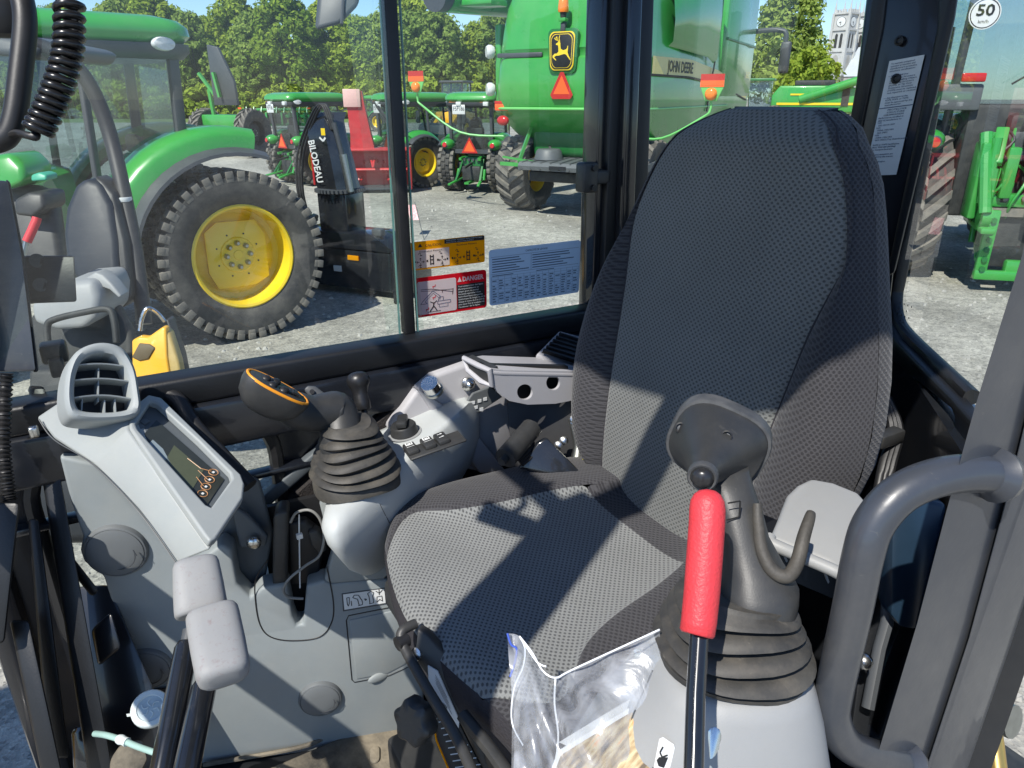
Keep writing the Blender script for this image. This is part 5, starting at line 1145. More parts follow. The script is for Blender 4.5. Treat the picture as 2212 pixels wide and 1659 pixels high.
for (x0, y0, x1, y1) in ((213, 795, 212, 868), (178, 862, 176, 892), (226, 864, 226, 894), (248, 862, 250, 894)):
    prism(b, [vp(x0-1.5, y0, -.012), vp(x0+1.5, y0, -.012), vp(x1+1.5, y1, -.012), vp(x1-1.5, y1, -.012)], -vpl*.02, PL)
b.build('vent_fins', MC, smooth=0)
b = MB(); tube(b, spline([P(84, 906, D=.962), P(117, 950, D=.95), P(200, 1003, D=.92), P(300, 1106, D=.893), P(380, 1216, D=.874)], 6), .0009, DRKG, 5); b.build('head_seam', MC)
b = MB(); box(b, P(73, 932, D=.965), (.012, .012, .016), CHR, bev=.003); b.build('head_clip', MC)
# strap bundle behind the monitor
b = MB(); tube(b, spline([P(362, 850, D=1.08), P(388, 868, D=1.07), P(420, 920, D=1.05), P(480, 985, D=1.04), P(540, 1050, D=1.03)], 6), [.012]*25, RUBC, 10); box(b, P(344, 862, D=1.08), (.03, .03, .035), DRKG, bev=.006); b.build('cable_strap', MC)

KP = thing('kick_panel', 'grey kick panel with four round blanking caps and a phone pocket below the consoles', 'panel', (0.15, 1.0, -1.08))
b = MB()
pg = [(126, 985), (205, 1002), (300, 1098), (383, 1212), (430, 1212), (478, 1176), (500, 1190), (512, 1262), (540, 1292), (566, 1270), (620, 1262), (632, 1330), (640, 1352), (655, 1350), (662, 1266), (700, 1255), (715, 1262), (830, 1252), (856, 1258), (888, 1340), (905, 1400), (918, 1460), (912, 1590), (735, 1600), (690, 1625), (435, 1652), (340, 1710), (304, 1600), (270, 1490), (252, 1462), (250, 1420), (262, 1408), (246, 1320), (222, 1246), (180, 1215), (172, 1190), (178, 1160), (150, 1080)]
prism(b, [kp(*p) for p in pg], -KN*.04, PNL, .006, 3); b.build('panel_body', KP, smooth=40)
b = MB(); pg = [(300, 1090), (478, 1176), (500, 1190), (514, 1262), (540, 1292), (570, 1270), (590, 1150), (560, 1040), (500, 1010), (400, 1060)]
prism(b, [kp(*p, lift=-.05) for p in pg], -KN*.01, PLD, .004)
prism(b, [kp(*p, lift=-.035) for p in ((500, 1080), (540, 1108), (580, 1150), (576, 1172), (520, 1176))], KN*.012, PLD, .004)
q = kp(549, 1171, -.015); lathe(b, [(.011, 0), (.011, .004), (.008, .007), (0, .008)], q, KN, CHR, 14); b.build('panel_recess', KP)
def cap(x, y, r):
    o = thing('blanking_cap', '', 'cap'); return o
for i, (x, y, r) in enumerate(((252, 1188, .042), (318, 1442, .037), (692, 1507, .035))):
    c = kp(x, y, .0); e1_, e2_ = axes(KN); b = MB()
    lathe(b, [(r*1.10, -.008), (r*1.06, .004), (r*1.02, .007), (r*.97, .008), (r*.955, .0065), (r*.94, .0085), (r*.80, .0105), (r*.40, .0118), (0, .012)], c, KN, CAPM, 40)
    cb = b.build('blanking_cap', KP, smooth=35)
    b = MB(); ar = [c+KN*(.0116)+RGT*(r*.72*math.cos(rad(a)))+UP*(r*.66*math.sin(rad(a))) for a in range(-195, 16, 10)]
    ar = [p-KN*.0009 for p in ar]; tube(b, ar, .0007, DRKG, 5); tube(b, [ar[0], ar[0]-UP*r*.25+RGT*r*.03], .0007, DRKG, 5); tube(b, [ar[-1], ar[-1]-UP*r*.25+RGT*r*.08], .0007, DRKG, 5); b.build('cap_groove', cb)
b = MB(); tube(b, [kp(*p, lift=.0004) for p in spline([V((578, 1210, 0)), V((553, 1250, 0)), V((552, 1300, 0)), V((562, 1350, 0)), V((585, 1376, 0)), V((632, 1384, 0)), V((690, 1376, 0)), V((716, 1345, 0)), V((720, 1300, 0)), V((706, 1225, 0))], 6) for p in [(p.x, p.y)]], .0011, INK, 6)
hx = [(748, 1340), (753, 1330), (868, 1307), (876, 1312), (882, 1345), (884, 1440), (840, 1460), (766, 1474), (760, 1468)]
tube(b, [kp(*p, lift=.0003) for p in hx], .001, INK, 6, closed=True); b.build('panel_groove', KP)
b = MB(); prism(b, [kp(*p, lift=-.001) for p in ((755, 1338), (866, 1314), (876, 1345), (877, 1432), (838, 1452), (770, 1465))], KN*.003, PNL, .0012); b.build('hatch', KP)
b = MB(); c = kp(820, 1462, .001); sphere(b, c, .02, PNL, 16, (1.1, .25, .5)); b.build('hatch_pull', KP)
b = MB(); lb = [kp(*p, lift=.0) for p in ((738, 1282), (832, 1269), (835, 1304), (741, 1320))]; prism(b, lb, KN*.0012, DRKG); 
l2 = [kp(*p, lift=.0013) for p in ((741, 1284), (830, 1272), (833, 1302), (744, 1317))]; prism(b, l2, KN*.0004, WHT)
lo2 = l2[3]+KN*.0006; lx2 = (l2[2]-l2[3]); lw = lx2.length; lx2.normalize(); ly2 = (l2[0]-l2[3]); lh = ly2.length; ly2.normalize()
def dl(pts, wd=.0007): 
    for p0, p1 in zip(pts[:-1], pts[1:]): tube(b, [lo2+lx2*lw*p0[0]+ly2*lh*p0[1], lo2+lx2*lw*p1[0]+ly2*lh*p1[1]], wd, INK, 4)
dl([(.08, .75), (.14, .75), (.13, .35), (.10, .2), (.08, .35), (.08, .75)]); dl([(.18, .2), (.18, .5)]); dl([(.36, .15), (.33, .55), (.22, .7), (.26, .85), (.36, .8), (.44, .4), (.44, .15), (.34, .12)]); dl([(.50, .5), (.55, .45), (.52, .38), (.50, .5)])
dl([(.62, .15), (.61, .6), (.58, .8), (.66, .92), (.73, .8), (.70, .6), (.71, .15), (.60, .12)]); dl([(.78, .88), (.86, .70), (.94, .88)]); dl([(.86, .95), (.86, .6)]); dl([(.79, .15), (.80, .5), (.92, .5), (.93, .15), (.86, .3), (.79, .15)])
b.build('panel_label', KP, smooth=0)
# pocket with phone cradle and cable
b = MB(); prism(b, [kp(*p, lift=-.075) for p in ((560, 1100), (740, 1060), (740, 1370), (600, 1370))], -KN*.01, INK); b.build('pocket_back', KP, smooth=0)
b = MB(); prism(b, [kp(*p, lift=.0) for p in ((700, 1255), (720, 1190), (700, 1130), (690, 1090), (700, 1050), (740, 1070), (860, 1220), (830, 1252), (715, 1262))], -KN*.03, PNL, .004); b.build('pocket_ledge', KP)
b = MB(); u0 = kp(606, 1108, -.01); 
prism(b, [kp(*p, lift=-.006) for p in ((590, 1118), (600, 1106), (622, 1106), (620, 1275), (588, 1272))], -KN*.04, BLK, .005)
prism(b, [kp(*p, lift=-.03) for p in ((620, 1130), (660, 1126), (690, 1150), (700, 1180), (690, 1240), (670, 1262), (625, 1265))], -KN*.02, CABD, .005)
prism(b, [kp(*p, lift=-.02) for p in ((664, 1150), (686, 1146), (702, 1168), (706, 1190), (690, 1200), (672, 1180))], -KN*.02, BLK, .004)
b.build('phone_cradle', KP)
b = MB(); cb_ = [kp(x, y, l) for x, y, l in ((628, 1128, .0), (640, 1108, .012), (668, 1102, .02), (690, 1120, .022), (700, 1158, .02), (690, 1200, .02), (660, 1222, .02), (625, 1250, .02), (612, 1275, .015), (625, 1290, .012), (655, 1293, .01))]
tube(b, spline(cb_, 6), .0022, mat('grey_cable', (.20, .20, .19), .5, noise=.1), 8); tube(b, [kp(646, 1112, -.01), kp(648, 1270, -.01)], .0012, WHT, 6); box(b, kp(647, 1158, -.008), (.009, .006, .008), WHT); b.build('cradle_cable', KP)

# travel levers
def lever(name, label, base, top, g0, g1, w0, w1, flat=0.72):
    root = thing(name, label, 'lever', tuple(base), 0, 'travel levers'); b = MB(); ax_ = (top-base).normalized()
    tube(b, [base-ax_*.2, base, top-ax_*.004, top+ax_*.003, top+ax_*.004], [.0125, .0125, .0125, .0095, .004], BLKG, 20); tube(b, [top-ax_*.01, top+ax_*.016], .0075, DRKG, 12); b.build('lever_tube', root)
    b = MB(); gx = (g1-g0); L_ = gx.length; gx.normalize(); vd_ = ray(450, 1350).normalized(); ex_ = gx.cross(vd_).normalized(); ey_ = gx.cross(ex_).normalized()
    sec = [(math.copysign(abs(math.cos(a))**.62, math.cos(a)), math.copysign(abs(math.sin(a))**.62, math.sin(a))*flat) for a in [2*math.pi*i/32 for i in range(32)]]
    rs = []
    for t, k in ((0.0, .55), (0.0, .8), (.02, .92), (.06, .985), (.14, 1.0), (.5, 1.0), (.86, .97), (.94, .90), (.985, .74), (1.0, .5)):
        r = lerp(w0, w1, t)*k; rs.append(ring(g0+gx*L_*t, ex_, ey_, [(x*r, y*r) for x, y in sec]))
    loft(b, rs, GRIP); b.build('grip', root, smooth=50); return root
lever('travel_lever', 'left black travel lever whose speckled grey grip stands higher', P(352, 1659, D=.72), P(404, 1392, D=.79), P(436, 1328, D=.775), P(422, 1206, D=.80), .0275, .0245)
lever('travel_lever', 'right black travel lever whose speckled grey grip hangs lower and nearer', P(404, 1659, D=.68), P(442, 1478, D=.74), P(458, 1322, D=.755), P(486, 1470, D=.70), .0265, .0265)
# boot clamp plates of the levers are below the frame; reservoir cap and hose
WC = thing('reservoir_cap', 'round translucent white cap with two tabs beside the travel levers', 'cap', tuple(P(325, 1530, D=.93)))
MILK = mat('milky_plastic', (.66, .72, .70), .35, noise=.04); MILB = mat('milky_blue_centre', (.42, .50, .52), .3, col2=(.6, .68, .7), c2scale=60)
b = MB(); q = P(325, 1530, D=.93); n_ = (-ray(325, 1530).normalized()+V((0, 0, .35))).normalized()
lathe(b, [(.0215, -.010), (.0235, -.008), (.0235, .0), (.022, .0022), (.0165, .0022), (.0155, .0005)], q, n_, MILK, 30); lathe(b, [(.0158, .0003), (.0158, .0008)], q, n_, MILB, 24)
c1 = P(287, 1546, D=.93); prism(b, [c1+RGT*x+UP*y for x, y in ((-.008, -.002), (.008, .001), (.008, .006), (-.008, .003))], ray(287, 1546).normalized()*.002, MILK)
sphere(b, P(361, 1524, D=.93), .008, MILK, 10, (1, .4, 1)); b.build('cap_disc', WC)
b = MB()
for a in range(6):
    t0 = a*1.05+.3; e1_, e2_ = axes(n_); tube(b, spline([q+n_*.0012+e1_*.003*math.cos(t0)+e2_*.003*math.sin(t0), q+n_*.0012+e1_*.008*math.cos(t0+.4)+e2_*.008*math.sin(t0+.4), q+n_*.0012+e1_*.012*math.cos(t0)+e2_*.012*math.sin(t0)], 4), .0007, MILK, 5)
b.build('cap_web', WC)
b = MB(); prism(b, [kp(*p, lift=.004) for p in spline([V((295, 1535, 0)), V((305, 1500, 0)), V((340, 1488, 0)), V((375, 1492, 0)), V((385, 1540, 0)), V((340, 1570, 0))], 5, True) for p in [(p.x, p.y)]], KN*.001, INK); b.build('filler_hole', KP, smooth=0)
HS = thing('washer_hose', 'thin translucent green hose with a white joint at the foot of the panel', 'hose', tuple(P(270, 1600, D=.95)))
b = MB(); hq = spline([P(205, 1585, D=.99), P(228, 1588, D=.97), P(262, 1598, D=.96), P(295, 1612, D=.95), P(335, 1626, D=.94)], 5); tube(b, hq, .0042, mat('pale_green_hose', (.30, .45, .40), .3, noise=.1), 10); b.build('hose_tube', HS)
b = MB(); tube(b, hq[9:13], [.0055, .0068, .0055, .0062], MILK, 10); b.build('hose_joint', HS)
b = MB(); prism(b, [P(*p, D=1.0) for p in ((238, 1640), (262, 1606), (308, 1596), (320, 1640), (300, 1680), (236, 1680))], ray(270, 1640).normalized()*.02, MATM, .006); b.build('floor_ramp', CAB)

# plastic bag with papers
BAG = bpy.data.materials.new('clear_bag_film'); BAG.use_nodes = True
t = BAG.node_tree; t.nodes.remove(t.nodes['Principled BSDF']); o_ = t.nodes['Material Output']
tr_ = t.nodes.new('ShaderNodeBsdfTransparent'); tr_.inputs[0].default_value = (.93, .95, .97, 1); df = t.nodes.new('ShaderNodeBsdfDiffuse'); df.inputs[0].default_value = (.72, .74, .78, 1)
gl_ = t.nodes.new('ShaderNodeBsdfGlossy'); gl_.inputs['Roughness'].default_value = .3
m1 = t.nodes.new('ShaderNodeMixShader'); m2 = t.nodes.new('ShaderNodeMixShader'); tc_ = t.nodes.new('ShaderNodeTexCoord'); nz_ = t.nodes.new('ShaderNodeTexNoise'); nz_.inputs['Scale'].default_value = 24; nz_.inputs['Detail'].default_value = 6; nz_.inputs['Distortion'].default_value = 1.6
mr_ = t.nodes.new('ShaderNodeMapRange'); mr_.inputs['From Min'].default_value = .35; mr_.inputs['From Max'].default_value = .75; mr_.inputs['To Min'].default_value = .10; mr_.inputs['To Max'].default_value = .42
lk = t.links.new; lk(tc_.outputs['Object'], nz_.inputs['Vector']); lk(nz_.outputs['Fac'], mr_.inputs['Value']); lk(mr_.outputs[0], m1.inputs[0]); lk(tr_.outputs[0], m1.inputs[1]); lk(df.outputs[0], m1.inputs[2])
m2.inputs[0].default_value = .10; lk(m1.outputs[0], m2.inputs[1]); lk(gl_.outputs[0], m2.inputs[2]); lk(m2.outputs[0], o_.inputs['Surface'])
bp_n = t.nodes.new('ShaderNodeBump'); bp_n.inputs['Strength'].default_value = .6; bp_n.inputs['Distance'].default_value = .004; lk(nz_.outputs['Fac'], bp_n.inputs['Height']); lk(bp_n.outputs['Normal'], gl_.inputs['Normal']); lk(bp_n.outputs['Normal'], df.inputs['Normal'])
BG = thing('plastic_bag', 'clear zip bag holding a folded manual, stood between seat and pod', 'plastic bag', tuple(P(1220, 1659, D=.56)))
b = MB()
topL = [(1094, 1367, .685), (1102, 1385, .680), (1112, 1400, .678), (1110, 1425, .675), (1102, 1460, .672)]
tp_ = spline([V(p) for p in ((1096, 1368, .66), (1122, 1374, .655), (1150, 1410, .65), (1172, 1450, .645), (1200, 1465, .64), (1235, 1448, .635), (1290, 1425, .63), (1350, 1398, .62), (1425, 1362, .60))], 4)
rn = random.Random(9); NT = len(tp_); rows_b = []
for j in range(14):
    v_ = j/13; row = []
    for i, p in enumerate(tp_):
        u = i/(NT-1); bx = lerp(1105, 1440, u) + (12*math.sin(v_*3.1) if u < .2 else 0); by = 1730
        x = lerp(p.x, bx, v_**.9) + 5*math.sin(u*17+v_*4)*v_; y = lerp(p.y, by, v_)
        d_ = lerp(p.z, .575-.03*math.sin(u*3.1), v_) + .008*math.sin(u*13+v_*5)*(.3+v_)+.004*math.sin(u*29-v_*9)-.020*math.sin(math.pi*u)*math.sin(math.pi*min(1, v_*1.2))
        row.append(P(x, y, D=d_))
    rows_b.append(row)
loft(b, rows_b, BAG, closed=False, cap0=False, cap1=False)
fl = [[P(x, y, D=d) for x, y, d in ((1094, 1367, .668), (1112, 1410, .675), (1104, 1470, .67), (1106, 1560, .655), (1104, 1740, .62))], [P(x, y, D=d) for x, y, d in ((1122, 1374, .655), (1150, 1420, .66), (1130, 1490, .655), (1120, 1570, .64), (1124, 1740, .61))], [P(x, y, D=d) for x, y, d in ((1150, 1410, .67), (1186, 1470, .675), (1180, 1520, .67), (1160, 1590, .655), (1150, 1740, .62))]]
loft(b, fl, BAG, closed=False, cap0=False, cap1=False)
b.build('bag_film', BG, smooth=80)
b = MB(); tube(b, spline([P(1096, 1368, D=.655), P(1104, 1392, D=.654), P(1116, 1402, D=.654), P(1112, 1432, D=.653), P(1102, 1462, D=.652)], 5), .0011, mat('blue_zip', (.05, .10, .45), .4, noise=.1), 6); b.build('zip_strip', BG)
b = MB()
for pts in (((1122, 1374), (1134, 1400), (1130, 1440), (1110, 1490), (1106, 1560), (1130, 1610)), ((1122, 1374), (1150, 1410), (1172, 1448), (1200, 1464), (1240, 1445), (1425, 1360)), ((1134, 1392), (1160, 1430), (1180, 1440)), ((1200, 1466), (1198, 1520), (1206, 1600), (1190, 1700))): tube(b, spline([P(x, y, D=pw(x, [1090, 1200, 1425], [.655, .634, .594])) for x, y in pts], 5), .0009, mat('film_crease', (.75, .77, .8), .3, noise=.05) if 'film_crease' not in bpy.data.materials else bpy.data.materials['film_crease'], 5)
b.build('film_fold', BG)
def paper_mat():
    m = mat('printed_page', (.55, .42, .24), .6); t = m.node_tree; bs = t.nodes['Principled BSDF']; tc = t.nodes.new('ShaderNodeTexCoord'); mp = t.nodes.new('ShaderNodeMapping'); mp.inputs['Scale'].default_value = (10, 60, 20)
    n = t.nodes.new('ShaderNodeTexNoise'); n.inputs['Scale'].default_value = 3; n.inputs['Detail'].default_value = 8; r = t.nodes.new('ShaderNodeValToRGB')
    for p_, c in ((.35, (.10, .07, .04, 1)), (.48, (.34, .24, .12, 1)), (.58, (.50, .42, .25, 1)), (.68, (.60, .26, .07, 1))): e = r.color_ramp.elements.new(p_); e.color = c
    t.links.new(tc.outputs['Object'], mp.inputs[0]); t.links.new(mp.outputs[0], n.inputs['Vector']); t.links.new(n.outputs['Fac'], r.inputs['Fac']); t.links.new(r.outputs['Color'], bs.inputs['Base Color']); return m
b = MB(); pg0 = [P(x, y, D=d) for x, y, d in ((1180, 1690, .60), (1205, 1622, .61), (1330, 1545, .605), (1400, 1505, .60), (1420, 1700, .56), (1200, 1740, .58))]
prism(b, pg0, ray(1300, 1600).normalized()*.006, WHT); prism(b, [p+ray(1300, 1600).normalized()*-.012+V((.004, 0, -.007)) for p in pg0], ray(1300, 1600).normalized()*.003, paper_mat()); prism(b, [p+ray(1300, 1600).normalized()*.010+V((0, 0, .010)) for p in pg0[1:4]]+[pg0[4]], ray(1300, 1600).normalized()*.002, FWHT); b.build('manual', BG, smooth=0)

# coiled cord, top left
CC = thing('coiled_cord', 'glossy black coiled cord hanging at the front corner of the cab', 'coiled cord', tuple(P(110, 150, D=.8)))
b = MB(); ax_p = spline([P(150, -90, D=.8), P(150, 20, D=.8), P(148, 100, D=.8), P(132, 170, D=.8), P(108, 230, D=.8), P(82, 282, D=.8)], 30)
hel = []; turns = 19; NN = len(ax_p)
for i in range(NN*6):
    t = i/6; k = min(NN-2, int(t)); p = lerp(ax_p[k], ax_p[k+1], t-k); d = (ax_p[k+1]-ax_p[k]).normalized(); e1_, e2_ = axes(d); a = 2*math.pi*turns*i/(NN*6)
    hel.append(p+(e1_*math.cos(a)+e2_*math.sin(a))*.0125)
tube(b, hel, .0043, mat('glossy_cord', (.012, .012, .013), .25, noise=.1), 8)
b.build('coil', CC, smooth=60)
b = MB(); tube(b, spline([hel[-1], P(78, 296, D=.8), P(58, 292, D=.8), P(34, 288, D=.81), P(8, 300, D=.82)], 6), .0043, RUBC, 8); b.build('cord_tail', CC)
MI = thing('exterior_mirror', 'dark grey mirror housing hanging outside the top of the window', 'mirror', tuple(P(730, 20, D=1.75)))
b = MB(); prism(b, [P(*p, D=1.75) for p in ((690, -60), (780, -60), (776, 10), (735, 52), (680, 66), (684, 20))], ray(730, 20).normalized()*.05, DRKG, .012, 3); b.build('mirror_housing', MI)
b = MB(); tube(b, [P(738, 52, D=1.745), P(740, 20, D=1.745), P(745, -40, D=1.745)], .004, DRKG, 6); b.build('housing_rib', MI)
b = MB(); tube(b, [P(760, -20, D=1.77), P(770, -120, D=1.6), P(800, -200, D=1.4)], .012, BLK, 8); b.build('mirror_arm', MI)
# ------------------------------------------------------------------ wheels
def make_tyre(mb, R, W, rr, style, n=26, m_=TYR, lug=TYD, side=1):
    """axis along local Y, centre at the origin"""
    h = W/2; T_ = R*.955 if style == 'block' else R*.93
    prof = [(rr, -h*.72), (rr*1.03, -h*.80), (lerp(rr, R, .35), -h*.97), (lerp(rr, R, .62), -h*1.0), (lerp(rr, R, .82), -h*.97), (T_*.985, -h*.88), (T_, -h*.75), (T_, h*.75), (T_*.985, h*.88), (lerp(rr, R, .82), h*.97), (lerp(rr, R, .62), h), (lerp(rr, R, .35), h*.97), (rr*1.03, h*.80), (rr, h*.72)]
    lathe(mb, prof, (0, 0, 0), (0, 1, 0), m_, 56, caps=False)
    if style == 'block':
        for row, (y, w_) in enumerate(((-h*.80, h*.34), (-h*.27, h*.38), (h*.27, h*.38), (h*.80, h*.34))):
            for i in range(n):
                a = 2*math.pi*(i+.5*(row % 2))/n; L = 2*math.pi*R/n*.62; edge = abs(y) > h*.5
                Rm = M.Rotation(-a, 3, 'Y'); c = Rm @ V((0, y, (R+T_)/2-.02*R+(0)))
                box(mb, c, (L, w_*1.25, R-T_+.03*R), lug if edge else m_, Rm, .006*R)
                if edge: box(mb, Rm @ V((0, math.copysign(h*.95, y), T_*.955)), (L, h*.10, R*.075), lug, Rm, .008*R)
    else:
        for s_ in (-1, 1):
            for i in range(n):
                a = 2*math.pi*(i+(.5 if s_ > 0 else 0))/n; pts = []
                for k in range(5):
                    t = k/4; y = s_*h*lerp(.02, .98, t); aa = a+t*.30*side*1.0
                    pts.append((y, aa, R*(1-.055*max(0, t-.7)/.3), T_*.985-(.03*R if t > .9 else 0)))
                wd = .034*(26/n)*1.55
                rs = []
                for y, aa, ro, ri in pts: rs.append([V((r_*math.sin(aa+dw), y, r_*math.cos(aa+dw))) for r_, dw in ((ri, -wd), (ro, -wd*.8), (ro, wd*.8), (ri, wd))])
                loft(mb, rs, lug)
    return mb
def make_rim(mb, rr, W, dish, m_=YEL, plate_=True, sgn=1, bolts=8):
    """dish: how deep the disc sits behind the outer face; sgn gives the outer side along Y"""
    h = W*.40; o = sgn
    lathe(mb, [(rr*1.03, h*o), (rr*1.0, (h+.01)*o), (rr*.955, (h)*o), (rr*.93, (h-.03*rr*3)*o), (rr*.90, (h-dish)*o), (rr*.80, (h-dish-.02)*o), (rr*.55, (h-dish+.03)*o), (rr*.48, (h-dish+.035)*o), (rr*.30, (h-dish+.02)*o), (0.001, (h-dish+.02)*o)], (0, 0, 0), (0, 1, 0), m_, 48, caps=False)
    if plate_:
        zp = (h-dish+.055)*o; pts = [(rr*x, rr*y) for x, y in ((-.60, -.52), (-.30, -.66), (.48, -.64), (.62, -.30), (.60, .50), (.34, .68), (-.44, .66), (-.62, .34))]
        prism(mb, [V((x, zp, y)) for x, y in pts], (0, -.03*o, 0), m_, .008)
        lathe(mb, [(rr*.36, zp), (rr*.34, zp+.012*o), (rr*.10, zp+.012*o), (rr*.09, zp+.02*o), (.001, zp+.02*o)], (0, 0, 0), (0, 1, 0), m_, 28, caps=False)
        for i in range(8): a = 2*math.pi*(i+.5)/8; lathe(mb, [(rr*.018, 0), (rr*.018, .004*o)], (rr*.44*math.cos(a), zp, rr*.44*math.sin(a)), (0, 1, 0), INK, 8)
    lathe(mb, [(rr*1.03, -h*o), (rr*.93, -(h-.05)*o), (rr*.88, (h-dish-.06)*o)], (0, 0, 0), (0, 1, 0), m_, 48, caps=False)
    for i in range(bolts):
        a = 2*math.pi*i/bolts; lathe(mb, [(rr*.055, 0), (rr*.055, .03*o), (rr*.03, .05*o)], (rr*.24*math.cos(a), (h-dish+.06)*o, rr*.24*math.sin(a)), (0, 1, 0), STL, 8)
    return mb
def wheel(parent, name, loc, R, W, rr, style, n, dish, side, m_rim=YEL, lug=TYD, share=None):
    if share:
        o = share.copy(); S.collection.objects.link(o); o.parent = parent; o.location = loc; ORG[o] = ORG.get(parent)
        for ch in share.children: c = ch.copy(); S.collection.objects.link(c); c.parent = o
        return o
    b = MB(); make_tyre(b, R, W, rr, style, n, lug=lug, side=side); o = b.build(name, parent, world=False, smooth=38); o.location = loc
    r = MB(); make_rim(r, rr, W, dish, m_rim, sgn=side); r.build('rim', o, world=False, smooth=38); return o

# ------------------------------------------------------------------ tractors (local: x ahead, y left, z up, origin on the ground below the rear axle)
def make_tractor(name, label, R=.85, tread='block', trk=.82, tw=.50, H=2.92, L=2.55, fR=.60, wide=1.0, hitch=True, plate=None, triangle=True, tn=30, lug=TYD, cab_w=.78, group=None, beacon=True, rimk=.56, cdx=0.0, fgap=.13, fend=128, fside=.02, pods=True, z0=None):
    root = thing(name, label, 'tractor', (0, 0, 0), 0, group)
    def B(): return MB()
    def fin(b, n_, p=root, **k): return b.build(n_, p, world=False, **k)
    # chassis
    b = B(); box(b, (L*.45, 0, R*.95), (L*1.15, .42, .42), DRK, bev=.05); box(b, (0, 0, R), (.30, trk*1.6, .26), DRK, bev=.06); box(b, (L, 0, fR), (.2, trk*1.5, .16), DRK, bev=.04); box(b, (-.28, 0, R*.95), (.4, .55, .55), GRND, bev=.06); fin(b, 'chassis')
    # bonnet
    b = B(); zb = R*1.05; zt = R*2.05; rs = []
    for x, w_, z0, z1 in ((L*.40, .42, zb, zt), (L*.75, .40, zb, zt*.985), (L*1.05, .37, zb, zt*.945), (L*1.22, .33, zb, zt*.90), (L*1.27, .28, zb+.08, zt*.83)):
        rs.append([V((x, y, (z0+z1)/2+z)) for y, z in rrect(w_*2, z1-z0, .14, 5)])
    loft(b, rs, GRN); fin(b, 'bonnet', smooth=40)
    b = B(); box(b, (L*1.27, 0, (zb+zt*.83)/2), (.05, .44, .36), DRKG, bev=.03); 
    for s_ in (-1, 1): box(b, (L*.85, s_*.395, zb+.28), (.9, .02, .28), DRKG, bev=.01)
    fin(b, 'grille')
    # cab
    cw_ = cab_w; z0, z1 = (z0 or R*1.25), H-.30; xr_, xb, xf = -.52+cdx, .34+cdx, 1.12+cdx
    b = B()
    for s_ in (-1, 1):
        bar(b, (xr_+.10, s_*cw_*.86, z0+.25), (xr_+.02, s_*cw_*.84, z1), .08, .10, DRKG, bev=.02)
        bar(b, (xb+.06, s_*cw_*1.02, z0-.35), (xb-.06, s_*cw_*.93, z1), .05, .07, DRKG, bev=.015)
        bar(b, (xf+.04, s_*cw_*.60, z0-.15), (xf-.16, s_*cw_*.74, z1), .05, .06, DRKG, bev=.015)
        bar(b, (xr_, s_*cw_*.84, z1), (xf-.14, s_*cw_*.75, z1), .10, .08, DRKG, bev=.02); bar(b, (xr_+.1, s_*cw_*.86, z0+.25), (xb, s_*cw_*1.0, z0+.12), .06, .06, DRKG)
    bar(b, (xr_, -cw_*.84, z1), (xr_, cw_*.84, z1), .10, .10, DRKG); bar(b, (xr_+.1, -cw_*.86, z0+.25), (xr_+.1, cw_*.86, z0+.25), .08, .10, DRKG); bar(b, (xf-.14, -cw_*.74, z1), (xf-.14, cw_*.74, z1), .08, .10, DRKG)
    box(b, (.35+cdx, 0, z0-.15), (1.3, cw_*1.5, .25), DRKG, bev=.04)
    fin(b, 'cab_frame')
    def pane(pts):
        b = B(); b.add(pts, [list(range(len(pts)))], GTR); fin(b, 'cab_window', smooth=0)
    for s_ in (-1, 1):
        pane([(xr_+.10, s_*cw_*.87, z0+.25), (xb+.05, s_*cw_*1.0, z0+.12), (xb-.05, s_*cw_*.93, z1), (xr_+.02, s_*cw_*.85, z1)])
        pane([(xb+.06, s_*cw_*1.02, z0-.30), (xf+.04, s_*cw_*.62, z0-.12), (xf-.16, s_*cw_*.75, z1), (xb-.06, s_*cw_*.94, z1)])
    pane([(xr_+.09, -cw_*.84, z0+.25), (xr_+.09, cw_*.84, z0+.25), (xr_, cw_*.82, z1), (xr_, -cw_*.82, z1)]); pane([(xf+.05, -cw_*.6, z0-.12), (xf+.05, cw_*.6, z0-.12), (xf-.13, cw_*.74, z1), (xf-.13, -cw_*.74, z1)])
    # roof
    b = B(); rs = []
    for z, k, dx in ((H-.24, .93, 0), (H-.17, 1.0, 0), (H-.10, .99, 0), (H-.04, .93, .01), (H-.005, .80, .03), (H+.01, .55, .04)):
        rs.append([V(((xr_+xf)/2-.02+dx+x*k, y*k, z)) for x, y in rrect(xf-xr_+.34, cw_*2.06, .26, 6)])
    loft(b, rs, GRN); fin(b, 'roof', smooth=50)
    b = B(); rs = [[V(((xr_+xf)/2-.02+x*k, y*k, z)) for x, y in rrect(xf-xr_+.30, cw_*2.0, .24, 6)] for z, k in ((H-.36, .94), (H-.30, 1.0), (H-.235, 1.0))]
    loft(b, rs, DRKG); fin(b, 'roof_rim', smooth=50)
    for s_ in (-1, 1):
        b = B(); e_ = V((-.25, s_, 0)).normalized(); lathe(b, [(.11, 0), (.11, .03), (.095, .045), (0, .05)], (xr_+.12, s_*cw_*.97, H-.24), e_, LMP, 20)
        vs0 = b.v[:]; b.v = [V((p.x, p.y, (H-.24)+(p.z-(H-.24))*.55)) for p in vs0]; fin(b, 'work_lamp')
        b = B(); box(b, (xr_-.12, s_*cw_*.62, H-.27), (.05, .22, .09), AMB, bev=.02); fin(b, 'indicator')
        # mirror
        b = B(); tube(b, [(xf-.16, s_*cw_*.75, z1-.2), (xf+.05, s_*(cw_+.25), z1-.1)], .018, DRKG, 6); box(b, (xf+.05, s_*(cw_+.28), z1-.35), (.06, .18, .34), DRKG, bev=.03); fin(b, 'wing_mirror')
